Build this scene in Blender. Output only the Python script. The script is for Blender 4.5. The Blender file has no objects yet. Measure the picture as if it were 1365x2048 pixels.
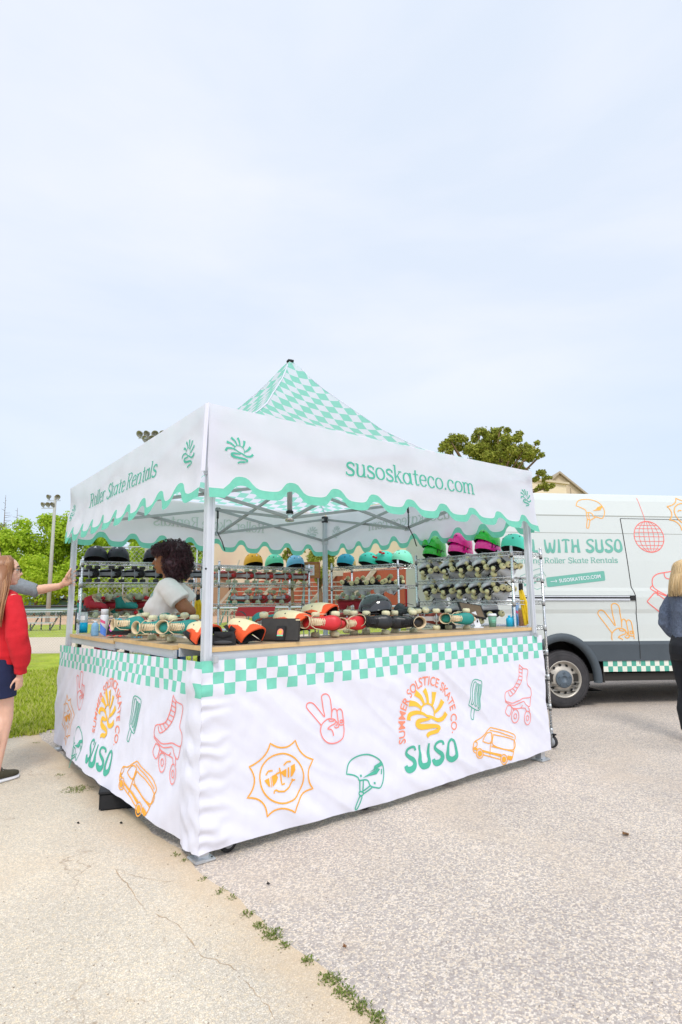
import bpy, bmesh, math, random
import numpy as np
from mathutils import Vector as V, Matrix, noise
from mathutils.geometry import tessellate_polygon
random.seed(7)
S = bpy.context.scene
COL = S.collection
R = math.radians
pi = math.pi

# ------------------------------------------------------------------ camera
YAW, PITCH, ROLL = -0.6593, 0.152, -0.0106
CAM = V((-1.4166, -3.0402, 1.3122)); F = 1172.3; PW, PH = 1365, 2048
_r = V((math.cos(YAW), math.sin(YAW), 0))
_f = V((-math.sin(YAW)*math.cos(PITCH), math.cos(YAW)*math.cos(PITCH), math.sin(PITCH)))
_u = _r.cross(_f)
CR = _r*math.cos(ROLL) + _u*math.sin(ROLL); CU = -_r*math.sin(ROLL) + _u*math.cos(ROLL)
FH = V((_f.x, _f.y, 0)).normalized(); RH = V((_r.x, _r.y, 0)).normalized()
cd = bpy.data.cameras.new('camera'); cam = bpy.data.objects.new('camera', cd); COL.objects.link(cam)
cd.sensor_fit = 'VERTICAL'; cd.sensor_height = 36; cd.lens = F/PH*36; cd.clip_start = .05; cd.clip_end = 3000
m = Matrix((CR, CU, -_f)).transposed().to_4x4(); m.translation = CAM; cam.matrix_world = m
S.camera = cam
def ray(x, y): return _f + CR*((x-PW/2)/F) - CU*((y-PH/2)/F)
def atz(x, y, z): d = ray(x, y); return CAM + d*((z-CAM.z)/d.z)
def aty(x, y, Y): d = ray(x, y); return CAM + d*((Y-CAM.y)/d.y)
def atx(x, y, X): d = ray(x, y); return CAM + d*((X-CAM.x)/d.x)
def atd(x, y, D): d = ray(x, y); return CAM + d*(D/d.dot(FH))
def atl(x, y, A, B):                       # pixel column against the vertical plane through A, B
    n = V((-(B[1]-A[1]), B[0]-A[0], 0)); d = ray(x, y); t = (V((A[0], A[1], 0))-CAM).dot(n)/d.dot(n); return CAM + d*t

# ------------------------------------------------------------------ light
SUN_EL, SUN_AZ = R(50), R(-122)             # azimuth of the sun as a direction in the xy plane
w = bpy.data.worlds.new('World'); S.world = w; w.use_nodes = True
nt = w.node_tree; N = nt.nodes; L = nt.links; N.clear()
def wn(t, **k):
    n = N.new(t)
    for a, b in k.items(): setattr(n, a, b)
    return n
sky = wn('ShaderNodeTexSky', sky_type='NISHITA', sun_disc=False, sun_elevation=SUN_EL, sun_rotation=pi/2-SUN_AZ, air_density=1.0, dust_density=1.5, ozone_density=2.0)
tc = wn('ShaderNodeTexCoord'); sp = wn('ShaderNodeSeparateXYZ'); L.new(tc.outputs['Generated'], sp.inputs[0])
mp = wn('ShaderNodeMapping'); mp.inputs['Scale'].default_value = (1.0, 1.0, 3.2); mp.inputs['Rotation'].default_value = (0.25, 0.2, 0.6); L.new(tc.outputs['Generated'], mp.inputs[0])
n1 = wn('ShaderNodeTexNoise'); n1.inputs['Scale'].default_value = 1.7; n1.inputs['Detail'].default_value = 7; n1.inputs['Roughness'].default_value = .5; n1.inputs['Distortion'].default_value = .3; L.new(mp.outputs[0], n1.inputs[0])
cr = wn('ShaderNodeValToRGB'); cr.color_ramp.elements[0].position = .36; cr.color_ramp.elements[0].color = (.71, .785, .905, 1); cr.color_ramp.elements[1].position = .66; cr.color_ramp.elements[1].color = (.84, .87, .945, 1); L.new(n1.outputs[0], cr.inputs[0])
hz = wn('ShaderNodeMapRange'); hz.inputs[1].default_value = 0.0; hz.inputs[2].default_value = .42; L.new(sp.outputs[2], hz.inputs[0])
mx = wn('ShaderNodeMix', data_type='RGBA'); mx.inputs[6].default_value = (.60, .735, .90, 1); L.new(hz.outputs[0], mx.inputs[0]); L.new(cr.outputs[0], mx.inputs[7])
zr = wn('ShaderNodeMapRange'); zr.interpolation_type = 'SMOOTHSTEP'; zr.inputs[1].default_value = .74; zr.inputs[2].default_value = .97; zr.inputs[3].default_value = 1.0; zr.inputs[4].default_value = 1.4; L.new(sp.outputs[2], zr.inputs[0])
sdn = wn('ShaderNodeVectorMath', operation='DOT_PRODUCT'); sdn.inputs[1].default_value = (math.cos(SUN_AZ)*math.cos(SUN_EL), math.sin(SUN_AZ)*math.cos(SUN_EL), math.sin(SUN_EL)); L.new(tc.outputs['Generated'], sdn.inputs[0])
sg = wn('ShaderNodeMapRange'); sg.interpolation_type = 'SMOOTHSTEP'; sg.inputs[1].default_value = .25; sg.inputs[2].default_value = .95; sg.inputs[3].default_value = 1.0; sg.inputs[4].default_value = 1.3; L.new(sdn.outputs['Value'], sg.inputs[0])   # added fill: unseen sky brightened at the zenith and round the sun behind the photographer
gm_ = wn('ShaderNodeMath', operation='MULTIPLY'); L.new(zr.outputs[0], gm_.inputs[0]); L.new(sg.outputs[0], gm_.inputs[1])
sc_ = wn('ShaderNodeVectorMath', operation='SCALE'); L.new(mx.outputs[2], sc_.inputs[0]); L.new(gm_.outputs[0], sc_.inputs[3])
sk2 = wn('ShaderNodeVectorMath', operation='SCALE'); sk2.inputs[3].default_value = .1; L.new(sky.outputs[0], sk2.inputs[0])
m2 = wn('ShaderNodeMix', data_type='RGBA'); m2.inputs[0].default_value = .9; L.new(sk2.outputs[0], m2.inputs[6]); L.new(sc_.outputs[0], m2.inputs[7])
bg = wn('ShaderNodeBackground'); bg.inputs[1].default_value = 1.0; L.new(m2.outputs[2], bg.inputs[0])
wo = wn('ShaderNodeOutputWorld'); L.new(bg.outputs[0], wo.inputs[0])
ld = bpy.data.lights.new('sun', 'SUN'); ld.energy = 1.55; ld.angle = R(16); ld.color = (1, .96, .9)
sun = bpy.data.objects.new('sun', ld); COL.objects.link(sun)
sd = V((math.cos(SUN_AZ)*math.cos(SUN_EL), math.sin(SUN_AZ)*math.cos(SUN_EL), math.sin(SUN_EL)))
sun.rotation_euler = sd.to_track_quat('Z', 'Y').to_euler(); sun.location = (0, 0, 20)
S.view_settings.view_transform = 'Standard'; S.view_settings.look = 'None'; S.view_settings.gamma = 1; S.view_settings.exposure = 0.24
S.cycles.max_bounces = 8; S.cycles.transparent_max_bounces = 12

# ------------------------------------------------------------------ materials
def lin(r, g, b): return tuple(((c/255)/12.92 if c/255 <= .04045 else ((c/255+.055)/1.055)**2.4) for c in (r, g, b)) + (1,)
MATS = {}
def mat(name, col, rough=.6, metal=0, vary=0, vscale=8, bump=0, bscale=60, trans=0, translucent=0, spec=.5, coat=0, detail=4, coord='Object', alpha=1):
    if name in MATS: return MATS[name]
    m = bpy.data.materials.new(name); m.use_nodes = True; t = m.node_tree; nd = t.nodes; lk = t.links
    b = nd['Principled BSDF']; b.inputs['Roughness'].default_value = rough; b.inputs['Metallic'].default_value = metal
    b.inputs['Specular IOR Level'].default_value = spec; b.inputs['Coat Weight'].default_value = coat; b.inputs['Coat Roughness'].default_value = .08
    if len(col) == 3: col = tuple(col)+(1,)
    b.inputs['Base Color'].default_value = col
    if trans: b.inputs['Transmission Weight'].default_value = trans; b.inputs['IOR'].default_value = 1.2
    if alpha < 1: b.inputs['Alpha'].default_value = alpha
    c = nd.new('ShaderNodeTexCoord')
    if vary:
        n = nd.new('ShaderNodeTexNoise'); n.inputs['Scale'].default_value = vscale; n.inputs['Detail'].default_value = detail; lk.new(c.outputs[coord], n.inputs[0])
        mr = nd.new('ShaderNodeMapRange'); mr.inputs[1].default_value = .25; mr.inputs[2].default_value = .75; mr.inputs[3].default_value = 1-vary; mr.inputs[4].default_value = 1+vary; lk.new(n.outputs[0], mr.inputs[0])
        s = nd.new('ShaderNodeVectorMath'); s.operation = 'SCALE'; s.inputs[0].default_value = col[:3]; lk.new(mr.outputs[0], s.inputs[3]); lk.new(s.outputs[0], b.inputs['Base Color'])
    if bump:
        n = nd.new('ShaderNodeTexNoise'); n.inputs['Scale'].default_value = bscale; n.inputs['Detail'].default_value = 5; lk.new(c.outputs[coord], n.inputs[0])
        bp = nd.new('ShaderNodeBump'); bp.inputs['Strength'].default_value = bump; bp.inputs['Distance'].default_value = .01; lk.new(n.outputs[0], bp.inputs['Height']); lk.new(bp.outputs[0], b.inputs['Normal'])
    if translucent:
        tr = nd.new('ShaderNodeBsdfTranslucent'); tr.inputs[0].default_value = col; ms = nd.new('ShaderNodeMixShader'); ms.inputs[0].default_value = translucent
        if vary: lk.new(s.outputs[0], tr.inputs[0])
        lk.new(b.outputs[0], ms.inputs[1]); lk.new(tr.outputs[0], ms.inputs[2]); lk.new(ms.outputs[0], nd['Material Output'].inputs[0])
    MATS[name] = m; return m
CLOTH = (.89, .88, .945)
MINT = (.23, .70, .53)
M = dict(
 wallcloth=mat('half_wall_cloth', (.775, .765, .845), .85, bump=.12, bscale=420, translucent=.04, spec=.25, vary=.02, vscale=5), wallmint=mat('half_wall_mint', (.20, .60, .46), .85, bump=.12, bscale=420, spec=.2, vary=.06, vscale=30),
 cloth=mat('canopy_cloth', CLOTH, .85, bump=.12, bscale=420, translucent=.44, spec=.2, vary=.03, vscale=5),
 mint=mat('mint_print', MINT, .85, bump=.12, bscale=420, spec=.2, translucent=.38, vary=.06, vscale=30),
 mintdk=mat('mint_letter', (.09, .45, .32), .85, spec=.2),
 mintpale=mat('mint_show_through', (.64, .72, .69), .9, spec=.1),
 coral=mat('coral_print', (.95, .27, .24), .85, spec=.2), coral2=mat('coral_letter', (.95, .30, .19), .85, spec=.2),
 orange=mat('orange_print', (.95, .42, .06), .85, spec=.2), yellow=mat('sun_yellow_print', (.97, .54, .07), .85, spec=.2),
 strut=mat('grey_strut', (.40, .41, .41), .45, .4, vary=.06, vscale=20),
 alu=mat('aluminium', (.62, .64, .66), .38, .75, vary=.06, vscale=20), alupale=mat('pale_aluminium', (.66, .68, .72), .5, .3, vary=.05, vscale=9),
 chrome=mat('chrome_wire', (.72, .73, .74), .22, .95), darkmetal=mat('dark_metal', (.06, .06, .065), .45, .5),
 wood=mat('light_wood', (.70, .47, .22), .5, vary=.12, vscale=14), woodtop=mat('wood_top', (.48, .34, .22), .5, vary=.12, vscale=10),
 blackplastic=mat('black_plastic', (.018, .018, .02), .4, vary=.2, vscale=40), rubber=mat('rubber', (.025, .025, .027), .8, vary=.25, vscale=30, bump=.3, bscale=80),
 blackfabric=mat('black_fabric', (.018, .018, .02), .9, bump=.3, bscale=300), black=mat('matt_black', (.012, .012, .013), .7),
 greyplastic=mat('grey_plastic', (.35, .37, .4), .5), cream=mat('cream_plastic', (.78, .66, .40), .45, vary=.05, vscale=30),
 wheelcream=mat('cream_wheel', (.72, .66, .42), .5, vary=.08, vscale=30), wheelgreen=mat('pale_green_wheel', (.52, .58, .38), .5, vary=.08, vscale=30), wheelyel=mat('yellow_cream_wheel', (.82, .74, .40), .5, vary=.08, vscale=30),
 lining=mat('cream_lining', (.72, .56, .36), .9, bump=.3, bscale=150), lace=mat('cream_lace', (.74, .62, .42), .8),
 red=mat('red_leather', (.62, .02, .028), .42, vary=.12, vscale=18, bump=.15, bscale=60), crimson=mat('crimson_suede', (.42, .012, .03), .65, vary=.12, vscale=18, bump=.2, bscale=90),
 teal=mat('teal_suede', (.012, .24, .21), .6, vary=.12, vscale=18, bump=.2, bscale=90), blackleather=mat('black_leather', (.016, .016, .018), .35, vary=.2, vscale=18, bump=.2, bscale=60),
 whiteleather=mat('grey_white_leather', (.70, .71, .73), .5, vary=.08, vscale=14, bump=.15, bscale=60), soletan=mat('tan_sole', (.30, .06, .035), .6), metal=mat('skate_plate', (.6, .6, .62), .35, .7),
 tomato=mat('orange_red_fabric', (.86, .10, .022), .75, vary=.08, vscale=16, bump=.25, bscale=200),
 whiteplastic=mat('white_plastic', (.78, .78, .82), .4), cyan=mat('cyan_plastic', (.01, .42, .66), .4), liquid=mat('blue_liquid', (.01, .45, .75), .15, trans=.35), clear=mat('clear_plastic', (.75, .82, .9), .1, trans=.6),
 yellowstrap=mat('yellow_strap', (.86, .58, .01), .6, vary=.1, vscale=20), cork=mat('cork', (.50, .24, .08), .9, vary=.2, vscale=60), paper=mat('paper', (.85, .85, .86), .8),
 vanwhite=mat('van_paint', (.61, .64, .61), .32, vary=.015, vscale=3, coat=.4, spec=.5), vancream=mat('van_paint_sill', (.80, .80, .70), .35, coat=.4),
 clad=mat('grey_cladding', (.068, .085, .10), .6, vary=.08, vscale=6, bump=.1, bscale=400), vandark=mat('van_underbody', (.03, .026, .022), .8), tyre=mat('tyre', (.045, .042, .045), .85, vary=.25, vscale=14, bump=.25, bscale=90),
 rim=mat('rim_paint', (.50, .46, .40), .4, .3, vary=.08, vscale=12), glass=mat('dark_glass', (.02, .025, .03), .08, spec=.8), gap=mat('panel_gap', (.02, .02, .02), .8), groove=mat('roof_groove', (.33, .34, .30), .6),
 vmint=mat('van_mint_vinyl', (.08, .38, .28), .4), vlight=mat('van_pale_vinyl', (.15, .43, .34), .4), vorange=mat('van_orange_vinyl', (.90, .42, .07), .4), vcoral=mat('van_coral_vinyl', (.90, .16, .13), .4), lampred=mat('red_lamp', (.35, .01, .01), .2),
 post_concrete=mat('pole_concrete', (.42, .42, .38), .8, vary=.08, vscale=3), galv=mat('galvanised', (.45, .50, .54), .5, .4), wire=mat('fence_wire', (.42, .42, .40), .6, .3), screen=mat('green_windscreen', (.13, .22, .19), .9, vary=.15, vscale=.6),
 bark=mat('bark', (.16, .10, .05), .95, vary=.3, vscale=6), benchwood=mat('weathered_plank', (.42, .38, .30), .8, vary=.15, vscale=5), bleacherpaint=mat('bleacher_teal', (.06, .20, .17), .6),
 wallcream=mat('cream_wall', (.80, .66, .47), .9, vary=.05, vscale=.35, bump=.2, bscale=6), wallred=mat('red_brick_wall', (.42, .095, .045), .9, vary=.14, vscale=.8), gable=mat('tan_gable', (.62, .50, .35), .9, vary=.04, vscale=.6), roofred=mat('roof_red', (.35, .08, .05), .8),
 banner=mat('crimson_banner', (.26, .01, .02), .8, vary=.1, vscale=4),
)
def leafmat(name, cols, tl=.35):
    m = bpy.data.materials.new(name); m.use_nodes = True; t = m.node_tree; nd = t.nodes; lk = t.links; b = nd['Principled BSDF']
    g = nd.new('ShaderNodeNewGeometry'); r = nd.new('ShaderNodeValToRGB'); lk.new(g.outputs['Random Per Island'], r.inputs[0])
    e = r.color_ramp.elements; e[0].color = cols[0]+(1,); e[1].color = cols[-1]+(1,)
    for i, c in enumerate(cols[1:-1]): q = e.new((i+1)/(len(cols)-1)); q.color = c+(1,)
    lk.new(r.outputs[0], b.inputs['Base Color']); b.inputs['Roughness'].default_value = .6; b.inputs['Specular IOR Level'].default_value = .25
    tr = nd.new('ShaderNodeBsdfTranslucent'); lk.new(r.outputs[0], tr.inputs[0]); ms = nd.new('ShaderNodeMixShader'); ms.inputs[0].default_value = tl
    lk.new(b.outputs[0], ms.inputs[1]); lk.new(tr.outputs[0], ms.inputs[2]); lk.new(ms.outputs[0], nd['Material Output'].inputs[0]); return m
M['leaf'] = leafmat('spring_leaves', [(.26, .40, .015), (.42, .60, .03), (.56, .70, .07), (.34, .46, .02)], .5)
M['leaf2'] = leafmat('young_leaves', [(.28, .36, .05), (.36, .44, .08), (.22, .30, .04)], .4)
M['maple'] = leafmat('maple_leaves', [(.16, .20, .015), (.27, .32, .03), (.44, .42, .08), (.20, .24, .02)], .3)
def hairmat(name, cols, rough=.42):
    m = leafmat(name, cols, .08); b = m.node_tree.nodes['Principled BSDF']; b.inputs['Roughness'].default_value = rough; b.inputs['Specular IOR Level'].default_value = .6; return m
M['blade'] = leafmat('grass_blades', [(.16, .24, .01), (.38, .47, .03), (.54, .60, .08), (.66, .60, .26)], .4)
M['weed'] = leafmat('weed_leaves', [(.10, .15, .02), (.17, .23, .04), (.26, .28, .08)], .3)
def skin(name, c): 
    m = mat(name, c, .5, vary=.06, vscale=25, bump=.1, bscale=180); b = m.node_tree.nodes['Principled BSDF']; b.inputs['Subsurface Weight'].default_value = .12; b.inputs['Subsurface Radius'].default_value = (.02, .008, .004); return m

# ------------------------------------------------------------------ mesh helpers
def frame(d):
    d = V(d).normalized(); a = V((0, 0, 1)) if abs(d.z) < .95 else V((1, 0, 0)); x = a.cross(d).normalized(); return x, d.cross(x), d
class MB:
    def __init__(s): s.v = []; s.f = []; s.m = []; s.sm = []; s.uv = None
    def add(s, vs, fs, mi=0, sm=False):
        o = len(s.v); s.v += [tuple(v) for v in vs]
        for f in fs: s.f.append(tuple(i+o for i in f)); s.m.append(mi); s.sm.append(sm)
        return s
    def box(s, c, d, mi=0, mtx=None, bev=0):
        x, y, z = d[0]/2, d[1]/2, d[2]/2; b = bev
        if b <= 0:
            vs = [V((i*x, j*y, k*z)) for k in (-1, 1) for j in (-1, 1) for i in (-1, 1)]
            fs = [(0, 2, 3, 1), (4, 5, 7, 6), (0, 1, 5, 4), (2, 6, 7, 3), (0, 4, 6, 2), (1, 3, 7, 5)]
        else:
            bm = bmesh.new(); bmesh.ops.create_cube(bm, size=1)
            for v in bm.verts: v.co = V((v.co.x*2*x, v.co.y*2*y, v.co.z*2*z))
            bmesh.ops.bevel(bm, geom=bm.edges[:], offset=b, segments=2, affect='EDGES'); bm.verts.index_update()
            vs = [v.co.copy() for v in bm.verts]; fs = [[v.index for v in f.verts] for f in bm.faces]; bm.free()
        if mtx: vs = [mtx @ v for v in vs]
        return s.add([v+V(c) for v in vs], fs, mi)
    def loft(s, rings, mi=0, cap=True, sm=True, closed=False):
        n = len(rings[0]); vs = [p for r in rings for p in r]; fs = []
        for i in range(len(rings)-1+closed):
            a, b = i*n, ((i+1) % len(rings))*n
            for j in range(n): k = (j+1) % n; fs.append((a+j, a+k, b+k, b+j))
        if cap and not closed: fs += [tuple(range(n))[::-1], tuple(range((len(rings)-1)*n, len(rings)*n))]
        return s.add(vs, fs, mi, sm)
    def tube(s, pts, r, n=8, mi=0, cap=True, sm=True):
        pts = [V(p) for p in pts]; rs = r if isinstance(r, (list, tuple)) else [r]*len(pts); rings = []; X = None
        for i, p in enumerate(pts):
            d = (pts[min(i+1, len(pts)-1)]-pts[max(i-1, 0)])
            if d.length < 1e-9: d = V((0, 0, 1))
            d.normalize()
            if X is None: X, _, _ = frame(d)
            X = (X-d*X.dot(d)); X = X.normalized() if X.length > 1e-6 else frame(d)[0]; Y = d.cross(X)
            rings.append([p+(X*math.cos(2*pi*j/n)+Y*math.sin(2*pi*j/n))*rs[i] for j in range(n)])
        return s.loft(rings, mi, cap, sm)
    def bar(s, a, b, w, h, mi=0, up=(0, 0, 1)):
        a, b = V(a), V(b); d = (b-a).normalized(); x = d.cross(V(up)); x = x.normalized() if x.length > 1e-4 else frame(d)[0]; y = x.cross(d)
        q = [x*w/2*i+y*h/2*j for i, j in ((-1, -1), (1, -1), (1, 1), (-1, 1))]
        return s.loft([[a+k for k in q], [b+k for k in q]], mi, True, False)
    def lathe(s, prof, n=20, mi=0, mtx=None, sm=True, cap=True):
        rings = [[V((r*math.cos(2*pi*j/n), r*math.sin(2*pi*j/n), z)) for j in range(n)] for r, z in prof]
        if mtx: rings = [[mtx @ p for p in r] for r in rings]
        return s.loft(rings, mi, cap, sm)
    def ell(s, c, r, n=16, k=10, mi=0, mtx=None):
        r = (r, r, r) if isinstance(r, (int, float)) else r
        rings = [[V((r[0]*math.sin(t)*math.cos(2*pi*j/n), r[1]*math.sin(t)*math.sin(2*pi*j/n), -r[2]*math.cos(t))) for j in range(n)] for t in [max(.02, min(pi-.02, pi*i/k)) for i in range(k+1)]]
        if mtx: rings = [[mtx @ p for p in q] for q in rings]
        return s.loft([[p+V(c) for p in q] for q in rings], mi, True, True)
    def grid(s, fn, nu, nv, mi=0, sm=True, mf=None):
        o = len(s.v); s.v += [tuple(fn(i/nu, j/nv)) for j in range(nv+1) for i in range(nu+1)]
        for j in range(nv):
            for i in range(nu):
                a = o+j*(nu+1)+i; s.f.append((a, a+1, a+nu+2, a+nu+1)); s.m.append(mf(i, j) if mf else mi); s.sm.append(sm)
        return s
    def prism(s, poly, d, mi=0):           # polygon (list of 3d points) extruded by vector d
        n = len(poly); p = [V(q) for q in poly]; d = V(d)
        return s.add(p+[q+d for q in p], [tuple(range(n))[::-1], tuple(range(n, 2*n))]+[(i, (i+1) % n, n+(i+1) % n, n+i) for i in range(n)], mi)
    # flat prints laid on a surface: fn(u, v, off) -> 3d
    def strip(s, pts, wd, fn, off=.003, mi=0, step=.03, closed=False, wf=None):
        P = [V((p[0], p[1])) for p in pts]; Q = []
        for i in range(len(P)-1):
            n = max(1, int((P[i+1]-P[i]).length/step))
            for k in range(n): Q.append(P[i].lerp(P[i+1], k/n))
        Q.append(P[-1]); 
        if len(Q) < 2: return s
        vs = []; loop = (P[0]-P[-1]).length < 1e-6
        for i, p in enumerate(Q):
            a = Q[i-1] if i else (Q[-2] if loop else Q[0]); b = Q[i+1] if i+1 < len(Q) else (Q[1] if loop else Q[-1])
            d = b-a
            if d.length < 1e-9: d = V((1, 0))
            d.normalize(); nn = V((-d.y, d.x)); ww = (wf(d, p, i/(len(Q)-1)) if wf else wd)/2
            vs += [fn(p.x+nn.x*ww, p.y+nn.y*ww, off), fn(p.x-nn.x*ww, p.y-nn.y*ww, off)]
        return s.add(vs, [(2*i, 2*i+1, 2*i+3, 2*i+2) for i in range(len(Q)-1)], mi, False)
    def fill(s, polys, fn, off=.003, mi=0, step=.04):
        bm = bmesh.new()
        for poly in polys:
            vv = [bm.verts.new((p[0], p[1], 0)) for p in poly]
            for t in tessellate_polygon([[V((p[0], p[1], 0)) for p in poly]]):
                try: bm.faces.new([vv[i] for i in t])
                except ValueError: pass
        return s.addbm(bm, fn, off, mi, step)
    def addbm(s, bm, fn, off, mi, step):
        for _ in range(4):
            e = [e for e in bm.edges if e.calc_length() > step]
            if not e: break
            bmesh.ops.subdivide_edges(bm, edges=e, cuts=1); bmesh.ops.triangulate(bm, faces=[f for f in bm.faces if len(f.verts) > 3])
        bm.verts.index_update(); bm.faces.ensure_lookup_table()
        s.add([fn(v.co.x, v.co.y, off) for v in bm.verts], [[v.index for v in f.verts] for f in bm.faces], mi); bm.free(); return s
    def mesh(s, name, mats):
        me = bpy.data.meshes.new(name); me.from_pydata(s.v, [], s.f)
        for m in (mats if isinstance(mats, (list, tuple)) else [mats]): me.materials.append(M[m] if isinstance(m, str) else m)
        me.polygons.foreach_set('material_index', s.m); me.polygons.foreach_set('use_smooth', s.sm)
        if s.uv:
            l = me.uv_layers.new(name='UVMap'); 
            for lo in me.loops: l.data[lo.index].uv = s.uv[lo.vertex_index]
        me.update(); return me
    def build(s, name, mats, parent=None, loc=None, rot=None, **k):
        o = bpy.data.objects.new(name, s.mesh(name, mats)); COL.objects.link(o); o.parent = parent
        if loc is not None: o.location = loc
        if rot is not None: o.rotation_euler = rot
        tag(o, **k); return o
def tag(o, label=None, cat=None, group=None, kind=None):
    for a, b in (('label', label), ('category', cat), ('group', group), ('kind', kind)):
        if b: o[a] = b
def thing(name, loc=(0, 0, 0), rz=0, label=None, cat=None, group=None, mtx=None):
    o = bpy.data.objects.new(name, None); COL.objects.link(o); o.empty_display_size = .1
    if mtx is not None: o.matrix_world = mtx
    else: o.location = loc; o.rotation_euler = (0, 0, rz)
    tag(o, label, cat, group); return o
KIDS = {}
def copy_tree(o, parent=None, subst=None):
    c = o.copy(); COL.objects.link(c); c.parent = parent
    if subst and c.type == 'MESH':
        pass
    for ch in list(o.children): copy_tree(ch, c)
    return c
def basis(toe, up, pos, scale=1):          # vectors given as (right, toward viewer, up) in the photographer's frame
    conv = lambda a: RH*a[0]-FH*a[1]+V((0, 0, a[2]))
    x = conv(toe).normalized(); z = conv(up); z = (z-x*z.dot(x)).normalized(); y = z.cross(x)
    mm = Matrix((x*scale, y*scale, z*scale)).transposed().to_4x4(); mm.translation = pos; return mm
def text_bm(txt, bold=0.0, sx=1.0):        # Blender's built-in face, flat, baseline 0, cap height ~.7
    c = bpy.data.curves.new('t', 'FONT'); c.body = txt; c.offset = bold; c.resolution_u = 3
    o = bpy.data.objects.new('t', c); COL.objects.link(o); dg = bpy.context.evaluated_depsgraph_get(); me = bpy.data.meshes.new_from_object(o.evaluated_get(dg))
    bm = bmesh.new(); bm.from_mesh(me); bpy.data.objects.remove(o); bpy.data.curves.remove(c); bpy.data.meshes.remove(me)
    for v in bm.verts: v.co.x *= sx
    return bm
def bmw(bm): xs = [v.co.x for v in bm.verts]; return min(xs), max(xs)
def smooth(pts, n=5):                      # Catmull-Rom
    P = [V(p) for p in pts]; 
    if len(P) < 3: return P
    out = []
    for i in range(len(P)-1):
        a, b, c, d = P[max(i-1, 0)], P[i], P[i+1], P[min(i+2, len(P)-1)]
        for k in range(n):
            t = k/n; out.append(.5*((2*b)+(c-a)*t+(2*a-5*b+4*c-d)*t*t+(3*b-a-3*c+d)*t**3))
    return out+[P[-1]]
def circ(cx, cy, rx, ry=None, n=28): ry = ry or rx; return [(cx+rx*math.cos(2*pi*i/n), cy+ry*math.sin(2*pi*i/n)) for i in range(n+1)]
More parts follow.
